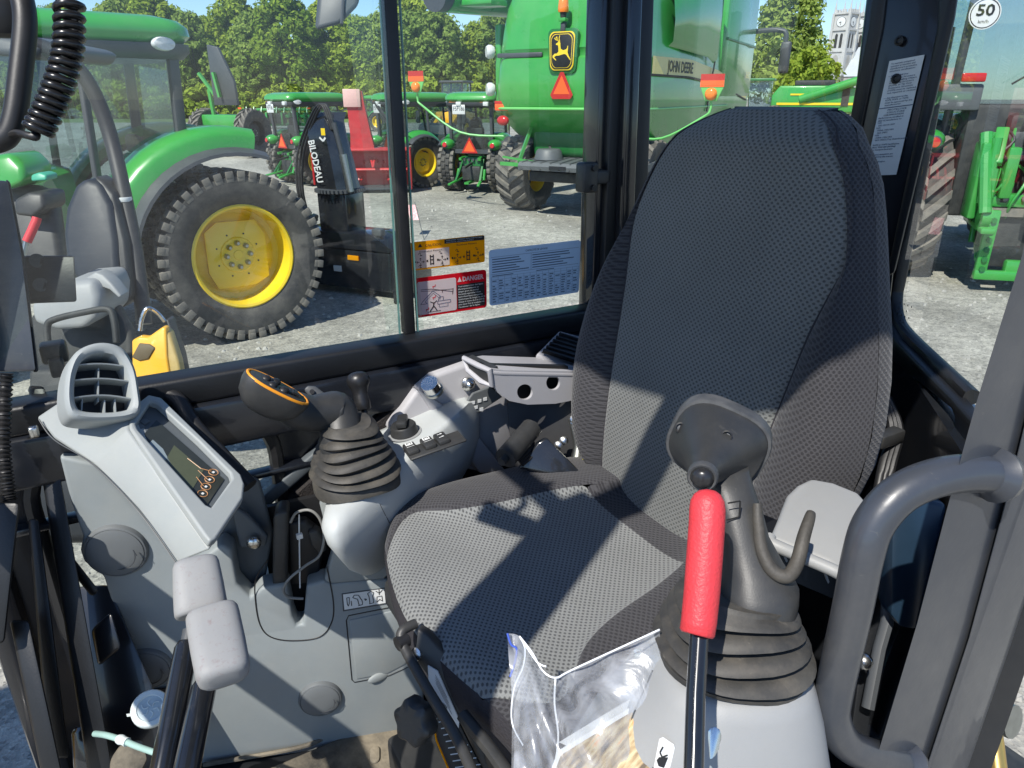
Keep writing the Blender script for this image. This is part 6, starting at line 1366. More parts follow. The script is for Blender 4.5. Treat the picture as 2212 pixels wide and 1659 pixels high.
    # seat and wheel inside
    b = B(); box(b, (.05+cdx, 0, z0+.18), (.5, .5, .14), DRK, bev=.05); box(b, (-.2+cdx, 0, z0+.52), (.14, .48, .62), DRK, bev=.06); box(b, (-.22+cdx, 0, z0+.92), (.10, .26, .18), DRK, bev=.04); fin(b, 'driver_seat')
    b = B(); tube(b, [V((.80+cdx+.06*math.cos(a)*0, .2*math.cos(a), z0+.5+.2*math.sin(a)*.5))+V((.2*math.sin(a)*-.8, 0, 0)) for a in [i*.4488 for i in range(14)]], .016, DRK, 6, closed=True); tube(b, [(.78+cdx, 0, z0+.5), (1.0+cdx, 0, z0)], .03, DRK, 6); fin(b, 'steering_wheel')
    # mudguards
    for s_ in (-1, 1):
        b = B(); yi, yo = trk-tw*.62, trk+tw*.30; rs = []; r_o = R+fgap
        angs = [rad(a) for a in range(-8, fend, 8)]
        for i, a in enumerate(angs):
            ro = r_o+(.05 if a < .4 else 0); k = 1.0
            rs.append([V(((ro+dz)*math.cos(a)*1.02, s_*y, R+(ro+dz)*math.sin(a))) for y, dz in ((yi, 0), (yi+.05, .03), (yo-.10, .03), (yo-.02, -.02), (yo, -.06), (yo+.01, -.05-fside), (yo-.03, -.06-fside), (yo-.05, -.09), (yi+.03, -.07))])
        loft(b, rs, GRN); fd = fin(b, 'mudguard', smooth=50)
        b = B(); rs = []
        for a in [rad(a) for a in range(-10, fend+12, 8)]: rs.append([V(((r_o+q)*math.cos(a)*1.02, s_*y, R+(r_o+q)*math.sin(a))) for y, q in ((yo-.03, -.04-fside), (yo+.03, -.045-fside), (yo+.13, -.085-fside), (yo+.135, -.115-fside), (yo+.02, -.095-fside), (yo-.03, -.09-fside))])
        loft(b, rs, DRKG); b.build('rubber_flare', fd, world=False, smooth=50)
        if not pods: continue
        b = B(); lathe(b, [(.085, 0), (.085, .03), (.05, .05)], (-(R+.13)*.82, s_*(yo-.16), R+(R+.13)*.66), (-1, 0, .1), DRKG, 16); lathe(b, [(.062, .05), (.055, .065), (0, .07)], (-(R+.13)*.82, s_*(yo-.16), R+(R+.13)*.66), (-1, 0, .1), RLN, 14); b.build('tail_lamp', fd, world=False)
        b = B(); sphere(b, (-(R+.13)*.62, s_*(yo-.16), R+(R+.13)*.68), .19, GRN, 14, (1.2, .95, .7)); b.build('lamp_pod', fd, world=False)
    # wheels
    for s_ in (-1, 1):
        wheel(root, 'rear_wheel', (0, s_*trk, R), R, tw, R*rimk, tread, tn, tw*.42, s_, lug=lug)
        wheel(root, 'front_wheel', (L, s_*trk*.95, fR), fR, tw*.72, fR*.58, tread, max(18, tn-6), tw*.2, s_, lug=lug)
    if hitch:
        b = B()
        for s_ in (-1, 1):
            bar(b, (-.30, s_*.24, R*.62), (-1.05, s_*.40, R*.38), .07, .05, GRN, bev=.01); bar(b, (-.35, s_*.27, R*1.25), (-.75, s_*.33, R*.50), .05, .05, GRND); bar(b, (-.30, s_*.2, R*1.35), (-.62, s_*.26, R*1.28), .08, .06, GRN)
            tube(b, [(-.5, s_*.36, R*.9), (-.6, s_*.37, R*.52)], .035, GRN, 8)
        bar(b, (-.40, 0, R*1.15), (-.95, 0, R*1.0), .05, .05, DRK); box(b, (-.45, 0, R*.75), (.2, .5, .35), DRK, bev=.03); bar(b, (-.3, 0, R*.45), (-.85, 0, R*.42), .12, .05, GRN)
        for k in range(4): lathe(b, [(.035, 0), (.035, .06)], (-.48, -.18+.12*k, R*1.25), (-1, 0, 0), DRKG, 8)
        fin(b, 'hitch')
    if triangle:
        b = B(); zc = z0+.22
        prism(b, [V((xr_-.08, -.22, zc)), V((xr_-.08, .22, zc)), V((xr_-.08, 0, zc+.38))], (-.01, 0, 0), DRS); prism(b, [V((xr_-.092, -.15, zc+.04)), V((xr_-.092, .15, zc+.04)), V((xr_-.092, 0, zc+.30))], (-.004, 0, 0), ORS); fin(b, 'warning_triangle', smooth=0)
    if plate:
        b = B(); box(b, (xr_-.20, .22, H-.40), (.015, .34, .22), WHT, bev=.01); text(b, plate, V((xr_-.209, .22+.145, H-.43)), (0, -1, 0), (0, 0, 1), .10, INK, .29, lift=.003 if False else .0, bold=.01)
        for i in range(2): box(b, (xr_-.18, (.22, -.5)[i], H-.27), (.10, .14, .10), LMP, bev=.02)
        fin(b, 'number_plate')
    return root
def place(o, pos, head, s=1.0):
    """head: heading seen from the camera, degrees to the right of straight ahead"""
    o.location = pos; d = view(math.sin(rad(head)), math.cos(rad(head))); o.rotation_euler = (0, 0, math.atan2(d.y, d.x)); o.scale = (s, s, s)
def local_ground(px, py): q = G(px, py); return q
# big tractor at the left: its left... right-hand rear wheel faces us
T1 = make_tractor('tractor', 'big green tractor in profile, its yellow rear wheel nearest the cab window', R=.83, tw=.54, trk=.86, H=2.98, tn=44, fR=.64, L=3.0, triangle=False, hitch=False, cab_w=.80, cdx=.75, fgap=.36, fend=106, fside=.11, pods=False, rimk=.60)
# wheel centre seen at px (527,545): put the near rear wheel there
hd = -132.0
def rear_wheel_to(o, px, py, head, trk, side, s=1.0):
    q = G(px, py); d = view(math.sin(rad(head)), math.cos(rad(head))); left = V((-d.y, d.x, 0)); place(o, q-left*(trk*side*s), head, s)
rear_wheel_to(T1, 535, 718, hd, .86, 1)
# three small tractors in the middle distance
T2 = make_tractor('tractor', 'small green tractor half hidden behind the black snow blower chute', R=.66, tw=.42, trk=.68, H=2.42, L=2.0, fR=.46, tn=24, plate='F5P186', cab_w=.66, group=None)
rear_wheel_to(T2, 632, 392, 42, .68, 1)
T3 = copy_tree(T2); T3['label'] = 'small green tractor just behind the window bar, showing its yellow right rear wheel'
rear_wheel_to(T3, 913, 404, 46, .68, -1)
T4 = copy_tree(T2); T4['label'] = 'small green tractor seen from straight behind, next to the harvester'
rear_wheel_to(T4, 985, 410, 20, .68, 1)
T5 = copy_tree(T2); T5['label'] = 'small green tractor farthest back, only its yellow wheel and wing showing'
rear_wheel_to(T5, 818, 284, -70, .68, 1)
# large tractor at the right, seen from behind through the corner glass
T6 = make_tractor('tractor', 'large green tractor seen from behind with a busy three point hitch, at the right', R=1.02, tread='bar', tw=.62, trk=1.13, H=3.95, L=3.0, fR=.78, tn=22, cab_w=1.08, triangle=False, rimk=.5, fgap=.42, z0=2.05, fside=.12)
rear_wheel_to(T6, 1918, 580, 14, 1.15, 1)
b = MB()      # its linkage: lift arms, hydraulic couplers, drawbar frame
for s_ in (-1, 1):
    bar(b, (-.9, s_*.42, 1.95), (-1.15, s_*.50, 1.55), .14, .10, GRN, bev=.02); tube(b, [(-1.1, s_*.52, 1.85), (-1.2, s_*.53, 1.05)], .055, GRN, 10); tube(b, [(-1.14, s_*.525, 1.5), (-1.2, s_*.53, 1.1)], .085, GRN, 10)
    bar(b, (-.6, s_*.45, .85), (-1.45, s_*.50, .80), .16, .07, GRN, bev=.02); lathe(b, [(.13, -.05), (.13, .05)], (-1.25, s_*.52, .95), (0, 1, 0), GRN, 16)
    box(b, (-1.15, s_*.38, .62), (.08, .14, .80), GRN, bev=.02)
    for k in range(6): lathe(b, [(.035, 0), (.035, .02)], (-1.2, s_*.38, .30+.12*k), (-1, 0, 0), GRND, 8)
for s_ in (-1, 1): box(b, (-1.0, s_*.62, 1.35), (.30, .10, .9), GRN, bev=.03); box(b, (-1.05, s_*.30, 1.45), (.16, .14, .6), GRN, bev=.03); tube(b, [(-1.0, s_*.62, 1.9), (-1.35, s_*.55, 1.0)], .07, GRN, 10)
box(b, (-.95, 0, 1.12), (.2, 1.2, .16), GRN, bev=.03); bar(b, (-1.15, -.45, .22), (-1.15, .45, .22), .1, .12, GRN, bev=.02); box(b, (-1.1, 0, .30), (.12, .22, .22), GRN, bev=.03); bar(b, (-1.0, -.38, .98), (-1.0, .38, .98), .10, .10, TYD)
box(b, (-.95, 0, .62), (.06, .62, .66), DRK, bev=.02); b.build('linkage', T6, world=False, smooth=35)
b = MB(); rn = random.Random(4); box(b, (-.55, 0, 1.55), (.36, 1.55, 1.35), DRK, bev=.05); box(b, (-.78, 1.0, 2.30), (.10, .60, .30), GRYP, bev=.03)
for i in range(16): box(b, (-.86-.1*rn.random(), rn.uniform(-.6, .6), rn.uniform(1.0, 1.95)), (.14, rn.uniform(.06, .16), rn.uniform(.08, .3)), rn.choice((GRN, GRN, GRND, DRKG)), bev=.015)
for i in range(4):
    for j in range(3):
        c = V((-.98-.03*rn.random(), -.40+.22*i+.03*rn.random(), 1.15+.2*j)); box(b, c, (.10, .10, .12), rn.choice((DRK, DRKG, GRN)), bev=.02); lathe(b, [(.036, 0), (.036, .05), (.02, .06)], c+V((-.05, 0, 0)), (-1, 0, 0), rn.choice((DRKG, TYD, STL, RLN)), 10)
for i in range(9):
    y0 = rn.uniform(-.45, .45); z0 = rn.uniform(1.2, 1.9); tube(b, spline([V((-.85, y0, z0+.3)), V((-1.05, y0+rn.uniform(-.1, .1), z0+.15)), V((-1.1, y0+rn.uniform(-.2, .2), z0-.15)), V((-.95, y0+rn.uniform(-.2, .2), z0-.35))], 5), .018, rn.choice((DRK, RUBC, GRN)), 6)
box(b, (-.75, 0, 1.75), (.25, .9, .35), DRKG, bev=.05); box(b, (-.72, .1, 2.0), (.3, .5, .25), DRK, bev=.08); b.build('hydraulic_couplers', T6, world=False, smooth=35)
b = MB()
for k in range(3): box(b, (-.92, .2-.28*k, 1.30), (.06, .07, .07), GRN, bev=.01)
tube(b, [(-1.0, 0, 1.65), (-1.25, 0, 1.0)], .06, GRN, 10); b.build('top_link', T6, world=False)
b = MB(); c = V((-.64, .82, 3.22)); lathe(b, [(.17, 0), (.17, .012)], c, (-1, 0, 0), WHT, 28); lathe(b, [(.158, .0125), (.158, .0145), (.148, .0145), (.148, .0125)], c, (-1, 0, 0), INK, 28, caps=False)
text(b, '50', c+V((-.018, .10, -.02)), (0, -1, 0), (0, 0, 1), .12, INK, .19, bold=.02); text(b, 'km/h', c+V((-.018, .06, -.10)), (0, -1, 0), (0, 0, 1), .035, INK, .11)
b.build('speed_disc', T6, world=False, smooth=30)
b = MB(); box(b, (-.86, .85, 2.52), (.05, .26, .10), RLN, bev=.015); b.build('tail_reflector', T6, world=False)
b = MB(); tube(b, [(-.62, -.5, 3.02), (-.64, -.05, 2.45)], .014, DRK, 6); tube(b, [(-.63, -.4, 2.95), (-.63, .35, 2.45)], .012, DRK, 6); b.build('wiper', T6, world=False)

# ------------------------------------------------------------------ combine harvester (local: x ahead, y left, origin on the ground under the rear centre)
def combine():
    root = thing('combine_harvester', 'huge green combine harvester seen from its rear corner, with a leaping deer emblem', 'combine harvester', (0, 0, 0))
    def fin(b, n_, p=root, **k): return b.build(n_, p, world=False, **k)
    hw = 1.60
    # rear hood
    b = MB(); rs = []
    prof = [(1.30, 1.30, 1.40), (1.42, 1.0, 1.50), (1.62, .62, 1.55), (1.78, .36, 1.56), (1.86, .26, 1.57), (1.95, .16, 1.58), (2.12, .06, 1.60), (2.30, .02, 1.60), (2.62, .0, 1.58), (2.98, .05, 1.55), (3.02, .10, 1.55), (3.10, .10, 1.55), (3.16, .06, 1.54), (3.5, .12, 1.52), (3.9, .22, 1.48), (4.25, .42, 1.42), (4.4, .70, 1.35)]
    for z, x0, w_ in prof:
        ring_ = []; r = .34; x1 = 7.6; nseg = 7
        for k in range(nseg+1): a = rad(180+90*k/nseg*1.0); ring_.append(V((x0+r+r*math.cos(a), -w_+r+r*math.sin(a), z)))
        ring_.append(V((x1, -w_, z))); ring_.append(V((x1, w_, z)))
        for k in range(nseg+1): a = rad(90+90*k/nseg); ring_.append(V((x0+r+r*math.cos(a), w_-r+r*math.sin(a), z)))
        ring_.append(V((x0, w_*.33, z))); ring_.append(V((x0, -w_*.33, z))); rs.append(ring_)
    loft(b, rs, GRN); hood = fin(b, 'rear_hood', smooth=40)
    b = MB(); tube(b, [V((.30, -1.585, 2.085)), V((.10, -1.5, 2.09)), V((.035, -1.25, 2.09)), V((.035, 1.25, 2.09)), V((.10, 1.5, 2.09)), V((.30, 1.6, 2.09))], .028, GRNL, 8); tube(b, [V((.30, -1.605, 2.09)), V((5.6, -1.615, 2.12))], .022, GRNL, 8); b.build('hood_rib', hood, world=False)
    b = MB()
    for y0, y1 in ((.48, 1.50), (-.48, -1.50)): box(b, (.075, (y0+y1)/2, 3.06), (.04, abs(y1-y0), .085), DRKG, bev=.02)
    b.build('hood_vent_slot', hood, world=False)
    # emblem
    b = MB(); ey_ = V((0, -1, 0)); ez_ = V((0, 0, 1)); oc = V((-.035, 0, 3.10))
    def em(w_, h_, m_, d, th):
        pts = [(x*(1-.10*max(0, -y/(h_/2))), y+ (.02*(1-(2*x/w_)**2) if y > 0 else -.03*(1-(2*x/w_)**2))) for x, y in rrect(w_, h_, .09, 6)]
        prism(b, [oc+ey_*x+ez_*y+V((-d, 0, 0)) for x, y in pts], (-th, 0, 0), m_, .004)
    em(.62, .74, GRND, -.10, .09); em(.53, .63, YEL, 0.0, .02); em(.49, .59, INK, .021, .006); em(.445, .545, YEL, .028, .004); em(.425, .525, INK, .0325, .004)
    de = [(-.150, -.055), (-.120, -.030), (-.075, -.025), (-.050, .0), (-.052, .050), (-.060, .085), (-.095, .090), (-.098, .105), (-.060, .125), (-.035, .135), (-.020, .115), (-.018, .08), (-.010, .035), (.03, .015), (.075, .025), (.098, .040), (.105, .075), (.115, .072), (.113, .03), (.108, -.01), (.125, -.055), (.165, -.115), (.158, -.123), (.110, -.075), (.085, -.045), (.05, -.035), (.0, -.045), (-.045, -.055), (-.09, -.055), (-.125, -.075), (-.085, -.115), (-.095, -.122), (-.150, -.080)]
    pts = [oc+ey_*x*1.2+ez_*(y*1.25-.01)+V((-.039, 0, 0)) for x, y in de]
    bm = bmesh.new(); vs_ = [bm.verts.new(p) for p in pts]; es_ = [bm.edges.new((vs_[i], vs_[(i+1) % len(vs_)])) for i in range(len(vs_))]; bmesh.ops.triangle_fill(bm, use_beauty=True, edges=es_); v1, f1 = from_bm(bm); b.add(v1, f1, YEL)
    for pp_ in ([(-.045, .13), (-.075, .165), (-.085, .205)], [(-.06, .15), (-.10, .16), (-.125, .185)], [(-.03, .13), (-.045, .175), (-.035, .215)], [(-.07, .16), (-.10, .195)]): line2(b, oc, ey_, ez_, [(x*1.2, y*1.25-.01) for x, y in pp_], .016, YEL, -.039 if ey_.cross(ez_).x > 0 else .039)
    b.build('deer_emblem', hood, world=False, smooth=30)
    b = MB(); o2 = V((-.02, 0, 2.28))
    prism(b, [o2+ey_*x+ez_*y for x, y in ((-.24, .06), (-.20, 0), (.20, 0), (.24, .06), (.035, .46), (-.035, .46))], (-.012, 0, 0), DRS, .003); prism(b, [o2+ey_*x+ez_*y+V((-.0125, 0, 0)) for x, y in ((-.17, .075), (.17, .075), (0, .40))], (-.004, 0, 0), ORS)
    prism(b, [o2+ey_*x+ez_*(y-.01)+V((-.013, 0, 0)) for x, y in ((-.19, .0), (.19, .0), (.17, .06), (-.17, .06))], (-.006, 0, 0), DRS); b.build('warning_triangle', hood, world=False, smooth=0)
    b = MB(); box(b, (.0, 0, 3.50), (.10, .10, .16), DRKG, bev=.02); box(b, (-.02, 0, 3.62), (.14, .14, .06), GRN, bev=.01); lathe(b, [(.05, 0), (.06, .08), (.06, .12)], (-.03, 0, 3.64), (0, 0, 1), DRK, 14); lathe(b, [(.09, .12), (.10, .15), (.10, .19), (.085, .33), (.05, .37), (0, .375)], (-.03, 0, 3.62), (0, 0, 1), AMB, 18); bc = b.build('beacon', hood, world=False)
    b = MB(); box(b, (.15, -.80, 3.86), (.06, .12, .10), DRKG, bev=.03); b.build('rear_camera', hood, world=False)
    # yellow stripe with lettering on the right-hand side
    b = MB(); sy = -hw-.012
    def sx_(x, zc): return V((x, sy-.004, zc))
    def zt_(x): return pw(x, [.6, 2.6, 4.8, 7.4], [3.0, 3.02, 2.86, 2.36])
    def zbm(x): return pw(x, [.6, 2.6, 4.8, 7.4], [2.70, 2.70, 2.60, 2.26])
    N_ = 20; up_ = [V((lerp(.42, 7.4, i/N_), sy, zt_(lerp(.42, 7.4, i/N_)))) for i in range(N_+1)]; dn_ = [V((lerp(.42, 7.4, i/N_), sy, zbm(lerp(.42, 7.4, i/N_)))) for i in range(N_+1)]
    for i in range(N_): quad(b, dn_[i], dn_[i+1], up_[i+1], up_[i], YEL if i > 13 else mat('pale_yellow_stripe', (.62, .52, .18), .35, noise=.08) if 'pale_yellow_stripe' not in bpy.data.materials else bpy.data.materials['pale_yellow_stripe'])
    quad(b, V((.42, sy-.002, 2.70)), V((1.05, sy-.002, 2.70)), V((.55, sy-.002, 3.0)), V((.42, sy-.002, 3.0)), YEL)
    tube(b, [p+V((0, -.004, -.02)) for p in dn_], .022, INK, 5)
    text(b, 'JOHN DEERE', V((1.25, sy-.006, 2.76)), (1, 0, 0), (0, 0, 1), .20, INK, 1.55, bold=.02); b.build('side_stripe', hood, world=False, smooth=0)
    b = MB(); text(b, '660', V((6.9, sy-.06, 2.75)), (1, 0, 0), (0, 0, 1), .16, YEL, .36, bold=.02); b.build('model_number', hood, world=False, smooth=0)
    # side panels, panel gap, dark bulge and front box
    b = MB(); rs = []
    for x, z0, z1, d in ((1.3, 3.2, 4.1, .02), (2.4, 3.15, 4.5, .08), (3.6, 3.1, 4.8, .10), (4.1, 3.0, 4.9, .08)): rs.append([V((x, -hw-d+y, z)) for y, z in ((.05, z0), (-.04, z0+.08), (-.05, (z0+z1)/2), (-.0, z1-.1), (.12, z1))])
    loft(b, rs, GRN, closed=False, cap0=False, cap1=False); b.build('side_bulge', hood, world=False, smooth=50)
    b = MB(); tube(b, spline([V((4.15, -hw-.10, 4.2)), V((4.12, -hw-.06, 3.0)), V((4.05, -hw-.03, 2.6)), V((4.0, -hw-.02, 2.0))], 5), .02, INK, 6); tube(b, [V((5.0, -hw-.05, 3.55)), V((7.6, -hw-.05, 3.50))], .03, GRND, 6); b.build('panel_gap', hood, world=False)
    b = MB(); box(b, (6.3, 0, 3.5), (2.7, hw*2+.08, 2.4), GRN, bev=.10); box(b, (3.0, 0, 4.6), (3.4, hw*2-.2, .9), GRN, bev=.15); fin(b, 'grain_tank', smooth=40)
    b = MB(); box(b, (8.6, 0, 3.0), (1.5, 1.9, 1.8), GTR, bev=.1); fin(b, 'operator_cab', smooth=40)
    b = MB(); box(b, (8.6, 0, 3.98), (1.8, 2.2, .2), GRN, bev=.08); fin(b, 'cab_roof', smooth=40)
    for s_ in (-1, 1):
        b = MB(); tube(b, spline([V((7.9, s_*1.2, 3.85)), V((7.8, s_*1.9, 3.9)), V((7.8, s_*2.30, 3.85)), V((7.8, s_*2.35, 3.6))], 5), .06, DRKG, 8); box(b, (7.8, s_*2.38, 3.25), (.14, .26, .75), DRKG, bev=.06); fin(b, 'wing_mirror')
    # underside machinery, axles, platform
    b = MB(); box(b, (4.2, 0, 1.45), (6.0, 2.3, .9), DRK, bev=.1); box(b, (1.2, 0, 1.5), (1.2, 2.0, .7), GRND, bev=.12); box(b, (1.0, 0, .95), (.35, 2.0, .32), GRND, bev=.06)
    for s_ in (-1, 1): bar(b, (.5, s_*.9, 1.85), (.25, s_*1.1, 1.05), .06, .06, GRN); bar(b, (1.0, s_*.8, 1.9), (.5, s_*.5, 1.2), .05, .05, DRK)
    for k in range(7): tube(b, [V((.6+.1*k, -1.2+.3*k, 1.9)), V((.5+.1*k, -1.1+.35*k, 1.25))], .03, DRK if k % 2 else GRND, 6)
    fin(b, 'chopper_underside')
    b = MB(); py0, py1 = -1.65, .30; rs = []
    zc = 1.05
    for y in np.linspace(-1.75, .85, 13): rs.append([V((x, y, z)) for x, z in ((-.20, zc-.10), (-.22, zc-.02), (-.16, zc+.05), (.75, zc+.11), (.75, zc), (-.1, zc-.10))])
    loft(b, rs, GRYP)
    for y in np.linspace(-1.6, .75, 12): prism(b, [V((-.225, y, zc-.09)), V((-.225, y+.03, zc-.09)), V((-.165, y+.03, zc+.06)), V((.72, y+.03, zc+.125)), V((.72, y, zc+.125)), V((-.165, y, zc+.06))], (0, .004, 0), GRYP)
    for y in (-.75, .45): lathe(b, [(.30, 0), (.26, .16), (.22, .20), (0, .20)], (.35, y, zc+.08), (0, 0, 1), GRYP, 20)
    box(b, (-.225, -.05, zc-.03), (.02, .36, .06), INK); box(b, (-.225, -1.2, zc-.03), (.02, .30, .06), INK); fin(b, 'rear_platform', smooth=35)
    b = MB(); box(b, (-.05, -.85, zc-.22), (.25, .5, .26), DRK, bev=.03); box(b, (.25, .0, zc-.25), (.2, 1.6, .2), DRK, bev=.03); bar(b, (-.05, .25, zc-.03), (-.05, 1.35, zc-.01), .07, .07, GRN); bar(b, (-.05, .25, zc+.02), (.2, 1.45, zc+.1), .04, .04, GRN); fin(b, 'drawbar_bracket')
    for s_ in (-1, 1):
        wheel(root, 'rear_wheel', (1.0, s_*1.35, .78), .78, .70, .38, 'bar', 18, .2, s_, lug=TYD); wheel(root, 'front_wheel', (6.8, s_*1.75, 1.0), 1.0, .75, .5, 'bar', 22, .25, s_)
        b = MB(); x_ = .9
        for dz in (2.45, 3.15) if s_ > 0 else (): lathe(b, [(.10, 0), (.13, .05), (.13, .12), (.10, .16)], (.35, 1.75, dz), (-.6, .6, 0), LMP, 16); box(b, (.50, 1.66, dz), (.18, .16, .22), DRK, bev=.04)
        if s_ > 0: box(b, (.5, 1.66, 2.9), (.3, .14, 1.5), GRN, bev=.04); fin(b, 'side_lamps')
    # light arms with orange reflectors
    for s_, pA, pB, pC in ((1, (.30, 1.45, 1.55), (-.05, 2.35, 1.62), (-.15, 3.35, 2.25)), (-1, (.30, -1.3, 1.62), (-.15, -2.1, 1.62), (-.25, -2.95, 2.10))):
        b = MB(); a_, c_, d_ = V(pA), V(pB), V(pC); tube(b, spline([a_, c_, d_-V((0, s_*.12, .12)), d_, d_+V((0, 0, .18))], 5), .023, GRNL, 8); am = fin(b, 'lamp_arm')
        b = MB(); q = d_+V((-.03, 0, .36)); prism(b, [q+ey_*x+ez_*y for x, y in ((-.20, .18), (.20, .18), (.20, .0), (.10, -.22), (-.10, -.22), (-.20, .0))], (.03, 0, 0), GRNL, .01); prism(b, [q+ey_*x+ez_*y+V((-.004, 0, 0)) for x, y in ((-.20, .0), (.20, .0), (.20, .10), (-.20, .10))], (-.004, 0, 0), ORS); prism(b, [q+ey_*x+ez_*y+V((-.004, 0, 0)) for x, y in ((-.20, .10), (.20, .10), (.20, .2), (-.20, .2))], (-.004, 0, 0), DRS); b.build('reflector', am, world=False)
        b = MB(); lathe(b, [(.10, 0), (.095, .06), (.06, .09), (0, .095)], q+V((0, 0, -.11)), (-1, 0, 0), AMB, 18); b.build('lamp', am, world=False)
    b = MB(); box(b, (.10, 1.42, 2.12), (.06, .30, .14), ORS, bev=.02); box(b, (.10, 1.42, 2.20), (.06, .30, .06), DRS, bev=.01); sphere(b, (.12, 1.40, 1.86), .14, RLN, 12, (.6, 1, .7)); fin(b, 'side_reflector')
    # unloading auger folded back along the left side
    b = MB(); tube(b, [V((6.0, 1.9, 4.3)), V((2.5, 2.2, 4.25)), V((-.35, 2.45, 4.15))], .32, GRN, 24); tube(b, [V((-.3, 2.45, 4.15)), V((-.62, 2.48, 4.12))], .30, DRKG, 24); box(b, (.1, 1.9, 4.0), (.6, .9, .12), GRN, bev=.03); fin(b, 'unloading_auger')
    return root
CH = combine()
q0 = P(1214, 215, D=13.2); place(CH, view((1214-CX)/1653*14.6, 14.6, GZ), 31)
# second harvester far to the right
def far_combine():
    root = thing('combine_harvester', 'distant dark green harvester below the church, with its auger raised', 'combine harvester', (0, 0, 0))
    def fin(b, n_, **k): return b.build(n_, root, world=False, **k)
    b = MB(); prism(b, [V((-3, -1.5, 1.5)), V((3.5, -1.5, 1.5)), V((3.5, -1.5, 2.7)), V((3.0, -1.5, 3.35)), V((-1.8, -1.5, 3.35)), V((-2.8, -1.5, 2.9))], (0, 3, 0), GRN, .1); fin(b, 'body')
    b = MB(); prism(b, [V((3.6, -1.0, 1.8)), V((5.2, -1.0, 1.8)), V((5.4, -1.0, 3.6)), V((3.6, -1.0, 3.7))], (0, 2, 0), GTR, .05); fin(b, 'operator_cab')
    b = MB(); box(b, (4.5, 0, 3.8), (2.1, 2.4, .2), GRND, bev=.08); fin(b, 'cab_roof')
    b = MB(); tube(b, [V((1.5, 1.5, 2.4)), V((-3.2, 2.0, 4.0))], .30, GRN, 14); tube(b, [V((-3.1, 2.0, 3.95)), V((-3.8, 2.05, 4.2))], .32, DRKG, 14); fin(b, 'unloading_auger')
    b = MB(); box(b, (.3, 1.53, 2.1), (5.6, .03, .16), YEL); box(b, (-1.6, 1.54, 2.6), (.5, .06, 1.3), DRK); box(b, (1.6, 1.53, 2.75), (1.2, .04, .12), YEL); fin(b, 'side_stripe')
    b = MB(); prism(b, [V((-2.9, -.1, 2.3)), V((-2.9, .5, 2.3)), V((-2.9, .2, 2.85))], (-.03, 0, 0), ORS); fin(b, 'warning_triangle')
    b = MB(); box(b, (.6, 0, 3.5), (2.8, 2.6, .45), DRK, bev=.1); fin(b, 'grain_tank_lid')
    for s_ in (-1, 1): wheel(root, 'front_wheel', (3.2, s_*1.7, 1.0), 1.0, .7, .5, 'bar', 20, .2, s_); wheel(root, 'rear_wheel', (-2.2, s_*1.4, .7), .7, .5, .35, 'bar', 18, .2, s_)
    return root
FC = far_combine(); place(FC, view((1775-CX)/1653*52, 52, GZ), -68, .9)

# ------------------------------------------------------------------ snow blowers, header, field tractor, loader, marker flag
SB = thing('snow_blower', 'black snow blower with a tall white lettered chute, standing behind the big tractor', 'snow blower', (0, 0, 0))
b = MB()
box(b, (0, 0, .42), (2.3, .75, .62), BLKG, bev=.04); prism(b, [V((-1.15, -.375, .74)), V((1.15, -.375, .74)), V((.7, -.375, 1.0)), V((-.7, -.375, 1.0))], (0, .6, 0), BLKG, .02); box(b, (1.17, 0, .40), (.05, 1.1, .78), BLKG, bev=.01); box(b, (-1.17, 0, .40), (.05, 1.1, .78), BLKG, bev=.01)
box(b, (.2, .42, .30), (1.9, .10, .14), DRKG, bev=.02); b.build('blower_housing', SB, world=False, smooth=35)
b = MB(); box(b, (-.05, -.05, 1.15), (.54, .5, .85), BLKG, bev=.03); lathe(b, [(.36, 0), (.36, .05)], (-.05, -.05, 1.58), (0, 0, 1), DRKG, 28)
for k in range(36): a = k*math.pi/18; box(b, (-.05+.37*math.cos(a), -.05+.37*math.sin(a), 1.6), (.035, .035, .05), DRKG)
b.build('impeller_case', SB, world=False, smooth=35)
b = MB(); cx_c = V((-.05, -.05, 1.62)); rs = []
for z, w_, d_, dx, dy in ((0, .27, .27, 0, 0), (.4, .26, .25, -.06, 0), (.8, .24, .23, -.13, 0), (1.0, .22, .22, -.17, .05), (1.12, .20, .24, -.20, .18)):
    c = cx_c+V((dx, dy, z)); rs.append([c+V((x, y, 0)) for x, y in ((-w_, -d_*.8), (w_*.5, -d_), (w_, -d_*.6), (w_, d_*.6), (-w_, d_*.8))])
loft(b, rs, BLKG)
b.build('chute', SB, world=False, smooth=30)
b = MB()
fo_ = cx_c+V((-.33, -.285, 1.05)); 
n_c = V((-.02, -1, 0))
text(b, 'BILODEAU', cx_c+V((-.31, -.275, .72)), V((.16, 0, -1)).normalized(), V((1, -.11, .16)).normalized(), .13, WHT, .62, bold=.02)
rect(b, cx_c+V((-.06, -.285, .80)), V((1, -.10, 0)), V((0, 0, 1)), .02, .0, .10, .10, YEL); line2(b, cx_c+V((-.06, -.29, .80)), V((1, -.1, 0)), V((0, 0, 1)), [(-.02, -.03), (.05, -.08), (.1, -.03)], .03, WHT)
b.build('chute_lettering', SB, world=False, smooth=0)
b = MB(); box(b, cx_c+V((-.345, -.16, .40)), (.04, .05, .7), REDP, bev=.01); b.build('chute_edge', SB, world=False)
b = MB(); tube(b, [V((.26, -.22, 1.75)), V((.10, -.26, 2.6))], .035, DRKG, 10); tube(b, [V((.27, -.22, 1.6)), V((.20, -.24, 2.15))], .055, STL, 10); b.build('chute_ram', SB, world=False)
b = MB()
